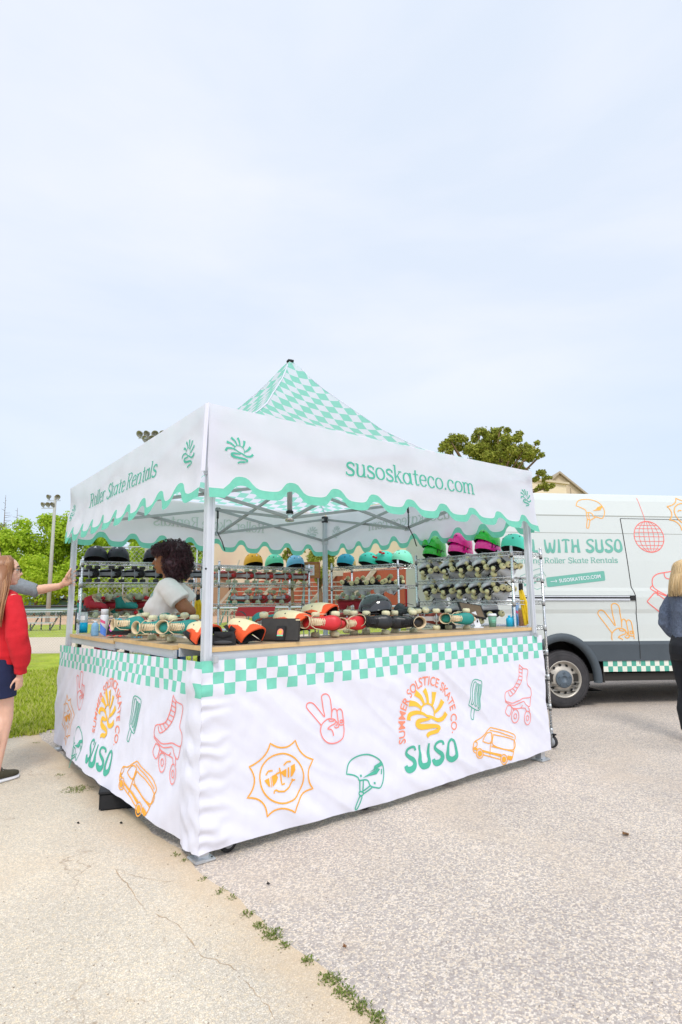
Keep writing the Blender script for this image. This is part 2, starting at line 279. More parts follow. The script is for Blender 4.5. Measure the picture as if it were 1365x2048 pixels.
# slab-serif stroke letters: cap height 1, x height .68
SL = {
 's': (.54, [('c', [(.44, .52), (.40, .64), (.27, .68), (.13, .62), (.10, .50), (.18, .40), (.36, .31), (.46, .20), (.42, .05), (.26, 0), (.11, .04), (.06, .17)]), ('h', [(.46, .66), (.46, .50)]), ('h', [(.05, .17), (.05, .02)])]),
 'u': (.66, [('c', [(.12, .66), (.12, .22), (.17, .05), (.30, 0), (.42, .06), (.5, .2)]), ('l', [(.5, .68), (.5, 0)]), ('h', [(0, .66), (.12, .66)]), ('h', [(.38, .66), (.5, .66)]), ('h', [(.5, .02), (.63, .02)])]),
 'o': (.64, [('o', (.31, .34, .25, .33))]),
 'k': (.62, [('l', [(.12, 1), (.12, 0)]), ('h', [(0, .98), (.12, .98)]), ('h', [(0, .02), (.24, .02)]), ('t', [(.14, .26), (.44, .64)]), ('h', [(.34, .66), (.56, .66)]), ('l', [(.26, .40), (.50, .02)]), ('h', [(.40, .02), (.64, .02)])]),
 'a': (.66, [('o', (.28, .33, .22, .32)), ('l', [(.52, .68), (.52, .04)]), ('h', [(.5, .02), (.64, .02)]), ('h', [(.44, .66), (.52, .66)])]),
 't': (.42, [('c', [(.2, .9), (.2, .3), (.21, .1), (.28, .01), (.40, .07)]), ('h', [(.03, .65), (.38, .65)])]),
 'e': (.58, [('t', [(.10, .37), (.5, .37)]), ('c', [(.5, .37), (.47, .56), (.36, .67), (.24, .67), (.12, .57), (.07, .36), (.11, .15), (.22, .02), (.36, .01), (.5, .13)])]),
 'c': (.56, [('c', [(.47, .50), (.42, .62), (.30, .68), (.15, .60), (.07, .36), (.12, .13), (.26, 0), (.40, .02), (.5, .13)]), ('h', [(.47, .64), (.47, .46)])]),
 '.': (.26, [('l', [(.12, .13), (.12, 0)])]), ' ': (.30, []),
 'n': (.68, [('l', [(.12, .67), (.12, 0)]), ('c', [(.12, .46), (.2, .60), (.33, .68), (.47, .62), (.52, .46), (.52, 0)]), ('h', [(0, .66), (.12, .66)]), ('h', [(.01, .02), (.24, .02)]), ('h', [(.40, .02), (.64, .02)])]),
 'm': (1.05, [('l', [(.12, .67), (.12, 0)]), ('c', [(.12, .46), (.2, .60), (.31, .68), (.44, .62), (.49, .46), (.49, 0)]), ('c', [(.49, .46), (.57, .60), (.68, .68), (.81, .62), (.86, .46), (.86, 0)]), ('h', [(0, .66), (.12, .66)]), ('h', [(.01, .02), (.24, .02)]), ('h', [(.38, .02), (.60, .02)]), ('h', [(.75, .02), (.99, .02)])]),
 'r': (.50, [('l', [(.12, .67), (.12, 0)]), ('c', [(.12, .44), (.2, .60), (.33, .68), (.44, .62)]), ('h', [(0, .66), (.12, .66)]), ('h', [(.01, .02), (.26, .02)])]),
 'l': (.28, [('l', [(.13, 1), (.13, 0)]), ('h', [(.01, .98), (.13, .98)]), ('h', [(.01, .02), (.25, .02)])]),
 'i': (.28, [('l', [(.13, .67), (.13, 0)]), ('h', [(.01, .66), (.13, .66)]), ('h', [(.01, .02), (.25, .02)]), ('l', [(.13, .95), (.13, .83)])]),
 'g': (.64, [('o', (.28, .36, .22, .30)), ('c', [(.52, .68), (.52, 0), (.48, -.2), (.32, -.28), (.14, -.24), (.09, -.14)]), ('h', [(.5, .66), (.62, .66)])]),
 'R': (.80, [('l', [(.15, 1), (.15, 0)]), ('c', [(.15, .97), (.42, .97), (.58, .89), (.61, .75), (.55, .60), (.4, .53), (.15, .52)]), ('l', [(.38, .52), (.62, .03)]), ('h', [(0, .98), (.18, .98)]), ('h', [(0, .02), (.30, .02)]), ('h', [(.58, .02), (.76, .02)])]),
 'S': (.66, [('c', [(.54, .80), (.48, .94), (.33, 1.0), (.16, .93), (.10, .77), (.18, .62), (.42, .46), (.55, .33), (.55, .16), (.42, .02), (.26, 0), (.12, .08), (.07, .22)]), ('h', [(.56, .98), (.56, .76)]), ('h', [(.06, .24), (.06, .02)])]),
}
def slab(mb, txt, x0, x1, base, cap, fn, off, mi, thick=.13, thin=.055, slant=0, rise=0):
    tot = sum(SL[c][0] for c in txt)-.06; k = (x1-x0)/tot; x = x0
    for gi, ch in enumerate(txt):
        adv, st = SL[ch]
        for si, (ty, p) in enumerate(st):
            if ty == 'o':
                p = circ(*p, n=24); ty = 'c2'
            elif ty == 'c': p = smooth(p, 4)
            pp = [(x+q[0]*k+slant*q[1]*cap, base+rise*(x-x0)+q[1]*cap) for q in p]
            kk = min(k, cap)
            if ty in ('l', 'c', 'c2'): wf = lambda d, q, t: (thin+(thick-thin)*abs(d.y)**1.2)*kk
            elif ty == 'h': wf = lambda d, q, t: .055*kk*1.1
            else: wf = lambda d, q, t: .06*kk
            if ch == 's' and ty == 'c' or ch == 'S' and ty == 'c': wf = lambda d, q, t: (thin+(thick-thin)*math.sin(pi*t)**.7)*kk
            mb.strip(pp, 0, fn, off+si*.0002, mi, step=.025, wf=wf)
        x += adv*k
# wide-bottomed sixties capitals
PG = {
 'S': (.80, [[(.70, .80), (.66, .93), (.48, .97), (.26, .90), (.20, .74), (.36, .58), (.60, .42), (.66, .24), (.52, .10), (.30, .08), (.16, .14), (.12, .27)]]),
 'U': (.84, [[(.16, .98), (.17, .6), (.15, .3), (.24, .12), (.42, .08), (.60, .12), (.69, .3), (.66, .6), (.68, .98)]]),
 'O': (.84, [[(.42, .96), (.24, .84), (.15, .5), (.17, .22), (.42, .09), (.67, .22), (.69, .5), (.60, .84), (.42, .96)]]),
 'R': (.82, [[(.18, .98), (.2, .5), (.16, .0)], [(.18, .93), (.45, .95), (.62, .8), (.56, .6), (.2, .5)], [(.36, .52), (.56, .3), (.68, .02)]]),
 'L': (.68, [[(.2, 1.0), (.22, .5), (.18, .1)], [(.14, .08), (.4, .07), (.58, .1)]]),
 'W': (1.08, [[(.10, .98), (.15, .5), (.24, .12), (.36, .10), (.48, .3), (.52, .75)], [(.52, .75), (.56, .3), (.68, .10), (.80, .12), (.90, .5), (.96, .98)]]),
 'I': (.44, [[(.22, 1), (.23, .5), (.2, 0)]]),
 'T': (.76, [[(.38, .95), (.38, .5), (.36, 0)], [(.06, .88), (.2, .96), (.56, .96), (.70, .88)]]),
 'H': (.86, [[(.18, 1), (.2, .5), (.16, 0)], [(.68, 1), (.66, .5), (.70, 0)], [(.2, .42), (.44, .50), (.66, .42)]]), ' ': (.42, [])}
def groovy(mb, txt, quad, fn, off, mi, wt=.12, wb=.26):
    # quad: bottom-left, bottom-right, top-right, top-left in surface coordinates
    bl, br, tr, tl = [V(q) for q in quad]; tot = sum(PG[c][0] for c in txt)-.12; x = -.06
    def q2(a, b): return (bl.lerp(br, a)).lerp(tl.lerp(tr, a), b)
    k = (br-bl).length/tot; h = (tl-bl).length
    for ch in txt:
        adv, st = PG[ch]
        for si, p in enumerate(st):
            pp = [q2((x+a.x)/tot, a.y) for a in smooth(p, 5)]
            ys = [a.y for a in smooth(p, 5)]
            def wf(d, q, t, ys=ys):
                y = ys[min(len(ys)-1, int(t*(len(ys)-1)+.5))]; return (wt+(wb-wt)*(1-y)**1.1)*min(k, h)
            mb.strip(pp, 0, fn, off+si*.0002, mi, step=.02, wf=wf)
        x += adv
# ================================================================== SETTING
def groundmat(name, base, alt, dark, s1, s2, crack=None, soil=False, nlo=.74, nhi=1.2, big=.10, contrast=1.0, bump=.5, stain=None):
    m = bpy.data.materials.new(name); m.use_nodes = True; t = m.node_tree; nd = t.nodes; lk = t.links; b = nd['Principled BSDF']; b.inputs['Roughness'].default_value = .95; b.inputs['Specular IOR Level'].default_value = .15
    tc = nd.new('ShaderNodeTexCoord'); O = tc.outputs['Object']
    def nz(sc, det=3, ro=.5):
        n = nd.new('ShaderNodeTexNoise'); n.inputs['Scale'].default_value = sc; n.inputs['Detail'].default_value = det; n.inputs['Roughness'].default_value = ro; lk.new(O, n.inputs[0]); return n.outputs[0]
    def ramp(src, a, ca, bb, cb):
        r = nd.new('ShaderNodeValToRGB'); r.color_ramp.elements[0].position = a; r.color_ramp.elements[0].color = ca+(1,); r.color_ramp.elements[1].position = bb; r.color_ramp.elements[1].color = cb+(1,); lk.new(src, r.inputs[0]); return r
    def mixc(f, a, bb, ty='MIX'):
        x = nd.new('ShaderNodeMix'); x.data_type = 'RGBA'; x.blend_type = ty
        if isinstance(f, float): x.inputs[0].default_value = f
        else: lk.new(f, x.inputs[0])
        lk.new(a, x.inputs[6]); lk.new(bb, x.inputs[7]) if not isinstance(bb, tuple) else setattr(x.inputs[7], 'default_value', bb+(1,)); return x.outputs[2]
    wn_ = nd.new('ShaderNodeTexNoise'); wn_.inputs['Scale'].default_value = s1*.9; wn_.inputs['Detail'].default_value = 2; lk.new(O, wn_.inputs[0]); ws_ = nd.new('ShaderNodeVectorMath'); ws_.operation = 'SCALE'; ws_.inputs[3].default_value = .7/s1; lk.new(wn_.outputs[1], ws_.inputs[0]); wa_ = nd.new('ShaderNodeVectorMath'); lk.new(O, wa_.inputs[0]); lk.new(ws_.outputs[0], wa_.inputs[1]); OW = wa_.outputs[0]
    vo = nd.new('ShaderNodeTexVoronoi'); vo.inputs['Scale'].default_value = s1; lk.new(OW, vo.inputs[0])
    bw = nd.new('ShaderNodeSeparateColor'); lk.new(vo.outputs['Color'], bw.inputs[0])
    stone = ramp(bw.outputs[0], .1, base, .9, alt); 
    e2 = stone.color_ramp.elements.new(.5); e2.color = tuple((x*.6+y*.4)*.9 for x, y in zip(base, alt))+(1,)
    e3 = stone.color_ramp.elements.new(.32); e3.color = (base[0]*.97, base[1]*.92, base[2]*.83, 1); e4 = stone.color_ramp.elements.new(.72); e4.color = (alt[0]*1.2, alt[1]*1.22, alt[2]*1.25, 1)
    ed = nd.new('ShaderNodeTexVoronoi'); ed.feature = 'DISTANCE_TO_EDGE'; ed.inputs['Scale'].default_value = s1; lk.new(OW, ed.inputs[0])
    er = ramp(ed.outputs[0], .0, (0, 0, 0), .12, (1, 1, 1))
    inv = nd.new('ShaderNodeMath'); inv.operation = 'SUBTRACT'; inv.inputs[0].default_value = 1; lk.new(er.outputs[0], inv.inputs[1])
    sc = nd.new('ShaderNodeMath'); sc.operation = 'MULTIPLY'; sc.inputs[1].default_value = .75*contrast; lk.new(inv.outputs[0], sc.inputs[0])
    c = mixc(sc.outputs[0], stone.outputs[0], dark)
    f = ramp(nz(s2, 4, .7), .35, (nlo, nlo*.99, nlo), .68, (nhi, nhi*.99, nhi*.975)); c = mixc(1.0, c, f.outputs[0], 'MULTIPLY')
    g = ramp(nz(1.1, 5, .6), .3, (1-big,)*3, .7, (1+big, 1+big*.9, 1+big*.7)); c = mixc(1.0, c, g.outputs[0], 'MULTIPLY')
    if stain:
        h = ramp(nz(.9, 6, .65), .52, (0, 0, 0), .68, (1, 1, 1)); hs = nd.new('ShaderNodeMath'); hs.operation = 'MULTIPLY'; hs.inputs[1].default_value = .45; lk.new(h.outputs[0], hs.inputs[0]); c = mixc(hs.outputs[0], c, stain)
    sv = nd.new('ShaderNodeTexVoronoi'); sv.inputs['Scale'].default_value = 1.15; sn = nd.new('ShaderNodeTexNoise'); sn.inputs['Scale'].default_value = 9; sn.inputs['Detail'].default_value = 5; lk.new(O, sn.inputs[0]); ss = nd.new('ShaderNodeVectorMath'); ss.operation = 'SCALE'; ss.inputs[3].default_value = .10; lk.new(sn.outputs[1], ss.inputs[0]); sa = nd.new('ShaderNodeVectorMath'); lk.new(O, sa.inputs[0]); lk.new(ss.outputs[0], sa.inputs[1]); lk.new(sa.outputs[0], sv.inputs[0])
    sc2 = nd.new('ShaderNodeSeparateColor'); lk.new(sv.outputs['Color'], sc2.inputs[0]); sm = nd.new('ShaderNodeMath'); sm.operation = 'MULTIPLY'; sm.inputs[1].default_value = .075; lk.new(sc2.outputs[1], sm.inputs[0]); sd_ = nd.new('ShaderNodeMath'); sd_.operation = 'SUBTRACT'; lk.new(sm.outputs[0], sd_.inputs[0]); lk.new(sv.outputs['Distance'], sd_.inputs[1])
    sr = ramp(sd_.outputs[0], .0, (0, 0, 0), .035, (.55, .55, .55)); c = mixc(sr.outputs[0], c, tuple(q*.5 for q in (base[0], base[1]*.86, base[2]*.66)))
    hgt = er.outputs[0]
    if crack:
        wv = nd.new('ShaderNodeTexVoronoi'); wv.feature = 'DISTANCE_TO_EDGE'; wv.inputs['Scale'].default_value = crack
        wa = nd.new('ShaderNodeTexNoise'); wa.inputs['Scale'].default_value = 2.2; wa.inputs['Detail'].default_value = 6; lk.new(O, wa.inputs[0])
        va = nd.new('ShaderNodeVectorMath'); va.operation = 'SCALE'; va.inputs[3].default_value = 1.1; lk.new(wa.outputs[1], va.inputs[0]); vb = nd.new('ShaderNodeVectorMath'); lk.new(O, vb.inputs[0]); lk.new(va.outputs[0], vb.inputs[1]); lk.new(vb.outputs[0], wv.inputs[0])
        cf = ramp(wv.outputs[0], .0, (.75, .75, .75), .0065, (0, 0, 0)); ck = ramp(nz(1.7, 5, .7), .48, (0, 0, 0), .62, (1, 1, 1)); cc = nd.new('ShaderNodeMath'); cc.operation = 'MULTIPLY'; lk.new(cf.outputs[0], cc.inputs[0]); lk.new(ck.outputs[0], cc.inputs[1]); c = mixc(cc.outputs[0], c, (.26, .17, .11))
    if soil:
        sx = nd.new('ShaderNodeSeparateXYZ'); lk.new(O, sx.inputs[0]); ad = nd.new('ShaderNodeMath'); ad.operation = 'MULTIPLY_ADD'; ad.inputs[1].default_value = .36; lk.new(nz(4, 6, .7), ad.inputs[0]); lk.new(sx.outputs[0], ad.inputs[2])
        mr = nd.new('ShaderNodeMapRange'); mr.inputs[1].default_value = -.14; mr.inputs[2].default_value = .10; mr.inputs[3].default_value = 0; mr.inputs[4].default_value = .62; lk.new(ad.outputs[0], mr.inputs[0]); c = mixc(mr.outputs[0], c, (.60, .44, .28))
    lk.new(c, b.inputs['Base Color'])
    bp = nd.new('ShaderNodeBump'); bp.inputs['Strength'].default_value = bump; bp.inputs['Distance'].default_value = .004; lk.new(hgt, bp.inputs['Height']); lk.new(bp.outputs[0], b.inputs['Normal']); return m
M['asphalt'] = groundmat('coarse_asphalt', (.76, .68, .60), (.42, .37, .34), (.27, .22, .19), 120, 340, big=.10, contrast=.62, bump=.4, stain=(.58, .47, .37), nlo=.84, nhi=1.14)
M['pave'] = groundmat('worn_pavement', (.78, .70, .58), (.58, .52, .43), (.42, .35, .28), 125, 200, crack=.75, big=.12, contrast=.7, bump=.35, stain=(.62, .49, .35), soil=True)
M['grass'] = groundmat('lawn', (.40, .47, .06), (.26, .36, .03), (.19, .24, .02), 22, 60, big=.30, contrast=.8, bump=.8, stain=(.50, .46, .18))
M['path'] = groundmat('pale_path', (.66, .57, .46), (.56, .48, .38), (.46, .38, .3), 40, 100, big=.06, contrast=.4, bump=.1)
M['dirt'] = groundmat('infield_dirt', (.62, .42, .28), (.56, .37, .25), (.46, .30, .2), 9, 40, big=.06, contrast=.4, bump=.1)
def nf(x, y, s=1, z=0): return noise.noise(V((x*s, y*s, z)))
MB().add([(-500, -500, 0), (500, -500, 0), (500, 500, 0), (-500, 500, 0)], [(0, 1, 2, 3)]).build('ground', 'asphalt', kind='structure')
# older pavement left of the seam, ragged along both edges
seam = [(-.055+.035*nf(y, 0, 3)+.015*nf(y, 5, 11), y) for y in [-12+.1*i for i in range(160)]]
def gedge(x): return 3.9+.04*x+.16*nf(x, 3, 1.7)+.16*nf(x, 9, 6)+.06*nf(x, 4, 17)
top = [(x, gedge(x)+.35) for x in [-.05-.2*i for i in range(80)]]
MB().fill([seam+top+[(-16, 4.6), (-16, -12)]], lambda u, v, o: V((u, v, .004)), step=60).build('pavement', 'pave', kind='structure')
ge = [(-60+.0, 3.5)]+[(x, gedge(x)) for x in [-14+.1*i for i in range(300)]]+[(60, 4.2), (300, 60), (300, 300), (-300, 300), (-300, 40)]
MB().fill([ge], lambda u, v, o: V((u, v, .008)), step=900).build('lawn', 'grass', kind='structure')
def band(name, m, d0, d1, z, l0=-120, l1=60):
    P = lambda l, d: CAM+RH*l+FH*d
    q = [P(l0, d0), P(l1, d0), P(l1, d1), P(l0, d1)]; MB().add([(p.x, p.y, z) for p in q], [(0, 1, 2, 3)]).build(name, m, kind='structure')
cpts = [(225, 1735), (258, 1775), (288, 1818), (330, 1838), (358, 1855), (380, 1882), (402, 1909), (436, 1926), (469, 1942), (492, 1966), (509, 1989), (532, 2012), (552, 2040)]
cb = MB(); cp = smooth([tuple(atz(x, y, 0))[:2]+(0,) for x, y in cpts], 8); cp = [(p.x+.012*noise.noise(V((p.x*30, p.y*30, 1))), p.y+.012*noise.noise(V((p.x*30, p.y*30, 5)))) for p in cp]
cb.strip(cp, 0, lambda u, v, o: V((u, v, .0052)), 0, 0, .02, wf=lambda d, p, t: max(.0003, .0022+.008*noise.noise(V((p.x*14, p.y*14, 3)))))
cp2 = [(a[0]+.02*noise.noise(V((a[0]*22, a[1]*22, 2))), a[1]+.02*noise.noise(V((a[0]*22, a[1]*22, 6)))) for a in [tuple(atz(232+3.2*i, 1742+1.1*i-.012*i*i, 0))[:2] for i in range(42)]]
cb.strip(cp2, 0, lambda u, v, o: V((u, v, .0056)), 0, 0, .02, wf=lambda d, p, t: max(.0004, .001+.008*noise.noise(V((p.x*14, p.y*14, 9)))))
cb.build('pavement_crack', mat('crack_soil', (.44, .32, .21), .95, vary=.3, vscale=40), kind='structure')
band('path', 'path', 16.3, 24.4, .012); band('infield', 'dirt', 39.5, 100, .012, -120, -8)
# grass blades and ground weeds
def blades(n, region, name, hmin, hmax, wd=.006):
    b = MB(); vs = []; fs = []
    for i in range(n):
        x, y = region(); h = random.uniform(hmin, hmax)*(.7+.5*max(0, nf(x, y, 2.5)+.3)); a = random.uniform(0, pi); l = random.uniform(-.5, .5)*h; l2 = random.uniform(-.5, .5)*h
        c, s = math.cos(a)*wd/2*random.uniform(.7, 1.6), math.sin(a)*wd/2; o = len(vs)
        vs += [(x-c, y-s, .006), (x+c, y+s, .006), (x+l*.4+c*.6, y+l2*.4+s*.6, h*.6), (x+l, y+l2, h)]; fs += [(o, o+1, o+2), (o, o+2, o+3)]
    b.add(vs, fs); return b.build(name, 'blade', kind='stuff')
def reg():
    while 1:
        y = 3.8+random.random()**1.4*6.5; x = random.uniform(-2.6+.4*(y-4), 1.4+.55*(y-4))
        if y > gedge(x)-.03+.06*random.gauss(0, 1) and (y > gedge(x)+.15 or nf(x, y, 9)+.15 > random.uniform(-.2, .4)): return x, y
blades(80000, reg, 'grass', .03, .10, .014)
def weed(px, py, r, n, tall=.016):
    r *= .72; n = int(n*.55)
    c = atz(px, py, 0); t = MB(); 
    for i in range(n):
        a = random.uniform(0, 2*pi); d = r*random.random()**.6; x, y = c.x+math.cos(a)*d*random.uniform(.5, 1.3), c.y+math.sin(a)*d
        h = random.uniform(.2, 1)*tall; s = random.uniform(.003, .0075); q = random.uniform(0, 2*pi); dx, dy = math.cos(q)*s, math.sin(q)*s
        t.add([(x, y, .005), (x+dx-dy*.5, y+dy+dx*.5, h*.8), (x+dx*2.1, y+dy*2.1, h), (x+dx+dy*.5, y+dy-dx*.5, h*.75)], [(0, 1, 2, 3)])
    return t
WS = [(406, 1760, .03, 40, 'tiny weed tuft just in front of the near tent foot'), (440, 1786, .035, 60, 'small weed tuft in the pavement seam below the near tent foot'), (462, 1798, .03, 50, 'small weed tuft in the seam right of the one below the tent foot'), (497, 1831, .04, 110, 'flat weed tuft halfway along the pavement seam'), (520, 1855, .04, 140, 'upper left of the pair of bushier weeds in the seam'), (545, 1872, .06, 330, 'bushy round weed in the pavement seam'),
      (570, 1893, .035, 90, 'thin weed trailing off the bushy seam weed'), (616, 1925, .035, 110, 'lone weed between the two large seam weeds'), (662, 1962, .055, 300, 'large dark weed low in the pavement seam'), (690, 1990, .05, 240, 'weed spreading below the large dark seam weed'), (722, 2018, .05, 220, 'weed near the bottom edge of the seam'), (752, 2040, .045, 200, 'lowest weed with an orange leaf at the bottom edge'),
      (155, 1580, .13, 520, 'wide grassy weed patch left of the black box under the stall'), (120, 1552, .05, 60, 'faint weed wisp up left of the grassy weed patch'), (352, 1712, .03, 50, 'tiny weed left of the near tent foot'), (368, 1722, .03, 40, 'weed scrap touching the left of the near tent foot'), (72, 1487, .05, 60, 'sprig standing off the lawn edge by the rear tent foot')]
for px, py, r, n, lab in WS: weed(px, py, r*1.1, n).build('weed', 'weed', label=lab, cat='weed', group='weeds growing in the pavement')
pb = MB()
for i in range(700):
    p = atz(random.uniform(-40, 1400), random.uniform(1480, 2060), .004); s = random.uniform(.0008, .0026); pb.ell((p.x, p.y, .005+s*.3), (s*random.uniform(.8, 1.7), s, s*.6), 5, 4)
pb.build('gravel_specks', mat('speck', (.30, .24, .18), .9, vary=.3, vscale=5), kind='stuff')
for px, py, s, c, lab in [(1252, 1670, .03, (.16, .08, .03), 'dry brown leaf flat on the asphalt at the right'), (690, 1896, .012, (.25, .12, .05), 'small brown leaf scrap on the asphalt right of the seam'), (537, 1770, .012, (.03, .03, .03), 'dark chip on the asphalt right of the near foot'), (243, 1648, .012, (.02, .02, .02), 'black pebble on the pavement beside the left skirt'), (157, 1648, .010, (.02, .02, .02), 'black pebble farther left on the pavement')]:
    p = atz(px, py, .004); b = MB()
    b.add([(math.cos(i*pi/4)*s*(1, .6)[i % 2], math.sin(i*pi/4)*s*.6, .003+.006*(i % 3)) for i in range(8)]+[(0, 0, .002)], [(i, (i+1) % 8, 8) for i in range(8)]).build('fallen_leaf' if 'leaf' in lab else 'pebble', mat('deb%d' % px, c, .9), loc=(p.x, p.y, .004), label=lab, cat='leaf' if 'leaf' in lab else 'pebble')
p = atz(1262, 1359, .0); MB().tube([(p.x-.14, p.y+.1, .01), (p.x, p.y, .012), (p.x+.13, p.y-.06, .01)], .006, 6).build('twig', mat('twig', (.05, .03, .02), .9), label='thin dark twig lying under the van sill', cat='twig')

# ---- trees
def leaves(blobs, n, size, jit=.25, inner=.35):
    rng = np.random.default_rng(len(blobs)*7+n); vol = np.array([b[3]**2 for b in blobs]); idx = rng.choice(len(blobs), n, p=vol/vol.sum())
    d = rng.normal(size=(n, 3)); d /= np.linalg.norm(d, axis=1)[:, None]; B = np.array([b[:4] for b in blobs])
    rr = (inner+(1-inner)*rng.random(n)**.6)*(1+jit*rng.normal(size=n)*.5); c = B[idx, :3]+d*(B[idx, 3]*rr)[:, None]*np.array([1, 1, .85])
    nn = d+rng.normal(size=(n, 3))*.6+np.array([0, 0, .35]); nn /= np.linalg.norm(nn, axis=1)[:, None]
    a = np.cross(nn, rng.normal(size=(n, 3))); a /= np.linalg.norm(a, axis=1)[:, None]; b = np.cross(nn, a); s = size*rng.uniform(.5, 1.3, n)[:, None]
    v = np.stack([c-a*s, c+b*s*.6+nn*s*.15, c+a*s, c-b*s*.6-nn*s*.1], 1).reshape(-1, 3); m = MB(); m.v = [tuple(x) for x in v]; m.f = [(4*i, 4*i+1, 4*i+2, 4*i+3) for i in range(n)]; m.m = [0]*n; m.sm = [False]*n; return m
def limbs(b, p, d, L_, r, k, tips):
    q = p+d*L_; m1 = p.lerp(q, .5)+V((random.gauss(0, .04), random.gauss(0, .04), 0))*L_
    b.tube([p, m1, q], [r, r*.85, r*.68], 6)
    if k == 0: tips.append(q); return
    for i in range(3 if k > 1 else 2):
        e = (d+V((random.gauss(0, .55), random.gauss(0, .55), random.gauss(.1, .25)))).normalized(); limbs(b, q-d*L_*.1*i, e, L_*.72, r*.6, k-1, tips)
def tree(loc, h, wd, n, size, label, group=None, leaf='leaf', trunk_r=.18, base=.25):
    t = thing('leafy_tree', loc, random.uniform(0, 6), label, 'tree', group); b = MB(); tips = []
    limbs(b, V((0, 0, 0)), V((random.gauss(0, .04), random.gauss(0, .04), 1)).normalized(), h*base, trunk_r, 3, tips); b.build('trunk', 'bark', t)
    bl = []
    for i in range(26):
        a = random.uniform(0, 2*pi); f = random.random(); z = h*(.22+.74*f); rad = wd/2*math.sin(pi*min(1, .22+.76*f))**.7*random.random()**.5
        bl.append((math.cos(a)*rad, math.sin(a)*rad, z, wd*random.uniform(.10, .2)))
    leaves(bl, n, size).build('crown', leaf, t); return t
tl = [(-50, 78, 12.6), (2, 84, 12.0), (48, 80, 12.8), (92, 79, 13.4), (128, 77, 12.8), (165, 81, 13.6), (205, 78, 12.8), (246, 82, 13.4), (286, 77, 12.6), (325, 80, 13), (366, 78, 12.4), (404, 81, 13.2), (440, 79, 12.6), (480, 84, 12.2)]
TN = ['at the left edge of the picture', 'behind the heads at the left edge', 'right of the bare spire, before the light pole', 'directly behind the left light pole', 'right behind the left tent corner', 'seen above the two black helmets', 'behind the second black helmet', 'left of the far light pole', 'right of the far light pole', 'behind the curly hair', 'right of the curly hair', 'next to the near tent post', 'just right of the near tent post', 'partly hidden by the cream wall']
for (px, D, h), nm in zip(tl, TN):
    p = atd(px, 1200, D); tree((p.x, p.y, 0), h, 8.5, 8500, .22, 'bright spring green tree '+nm, 'trees beyond the ball field', 'leaf', .2, .22)
for i, (px, D, h) in enumerate([(70, 70, 7), (150, 72, 6.5), (225, 71, 7.5), (300, 70, 7), (385, 72, 6.8)]):
    p = atd(px, 1200, D); tree((p.x, p.y, 0), h, 7.5, 3600, .2, ['low tree left of the left light pole', 'low tree behind the left tent post', 'low tree behind the backstop', 'low tree beside the far light pole', 'low tree behind the dugout'][i]+' with yellow green leaves', 'low trees at the field edge', 'leaf', .14, .2)
p = atd(8, 1200, 105); tree((p.x, p.y, 0), 16.5, 10, 4200, .2, 'pale hazy tree top at the far left behind the green trees', leaf='leaf2')
def spire(px, D, h, lab):
    p = atd(px, 1200, D); t = MB(); t.tube([(0, 0, 0), (.1, 0, h*.5), (0, 0, h)], [.16, .1, .02], 6)
    for i in range(26):
        z = h*(.45+.54*i/26); a = random.uniform(0, 6.3); l = (h-z)*.28+.2; t.tube([(0, 0, z), (math.cos(a)*l, math.sin(a)*l, z+l*.15)], [.035, .01], 4)
    t.build('bare_tree', 'bark', loc=(p.x, p.y, 0), label=lab, cat='tree')
spire(22, 90, 16.3, 'thin bare dead tree spire above the left trees'); spire(-4, 86, 17.6, 'bare branched tree top cut by the left edge')
# maple above the canopy and the small trees by the building: crowns as clumps
def clumptree(name, px0, D, clumps, n, size, lab, leaf='maple', tr=.16):
    o = atd(px0, 1200, D); o.z = 0; t = thing(name, o, 0, lab, 'tree'); bl = []
    for x, y, r in clumps:
        p = atd(x, y, D+random.uniform(-1.2, 1.2))-o; rr = r/F*D
        for k in range(7): bl.append((p.x+random.gauss(0, .5)*rr, p.y+random.gauss(0, .6)*rr, p.z+random.gauss(0, .45)*rr, rr*random.uniform(.28, .55)))
    b = MB(); c = V((0, 0, max(2.0, min(q[2] for q in bl)-.8))); b.tube([(0, 0, 0), (.05, 0, c.z*.5), c], [tr, tr*.85, tr*.7], 8)
    for q in bl[::6]: b.tube([c, c.lerp(V(q[:3]), .5)+V((0, 0, .15)), q[:3]], [tr*.45, tr*.25, .02], 5)
    b.build('trunk', 'bark', t); leaves(bl, n, size, .2, .2).build('crown', leaf, t)
clumptree('maple_tree', 990, 22, [(905, 888, 26), (888, 890, 12), (925, 905, 22), (960, 900, 24), (985, 868, 22), (1002, 876, 22), (1020, 900, 28), (985, 925, 30), (1040, 925, 24), (950, 925, 22), (1062, 900, 18), (1052, 912, 16), (1084, 946, 14), (1078, 966, 16), (1092, 960, 12), (1010, 945, 26), (1005, 860, 12), (970, 880, 20), (940, 885, 20), (1000, 905, 28), (975, 915, 26), (1030, 880, 18), (1045, 895, 18), (915, 895, 20), (1075, 905, 13), (1020, 930, 24), (1088, 975, 12)], 30000, .05, 'olive green flowering maple rising behind the right end of the canopy')
clumptree('maple_tree', 640, 30, [(640, 1128, 26), (662, 1118, 24), (625, 1112, 18), (645, 1150, 18), (660, 1095, 26), (630, 1090, 25)], 7000, .07, 'small maple behind the rear tent post and the cork board')
clumptree('maple_tree', 584, 34, [(582, 1112, 13), (575, 1104, 10), (592, 1105, 12), (588, 1122, 10), (600, 1150, 13), (585, 1085, 15)], 3600, .07, 'small maple between the blue helmet and the cream wall')

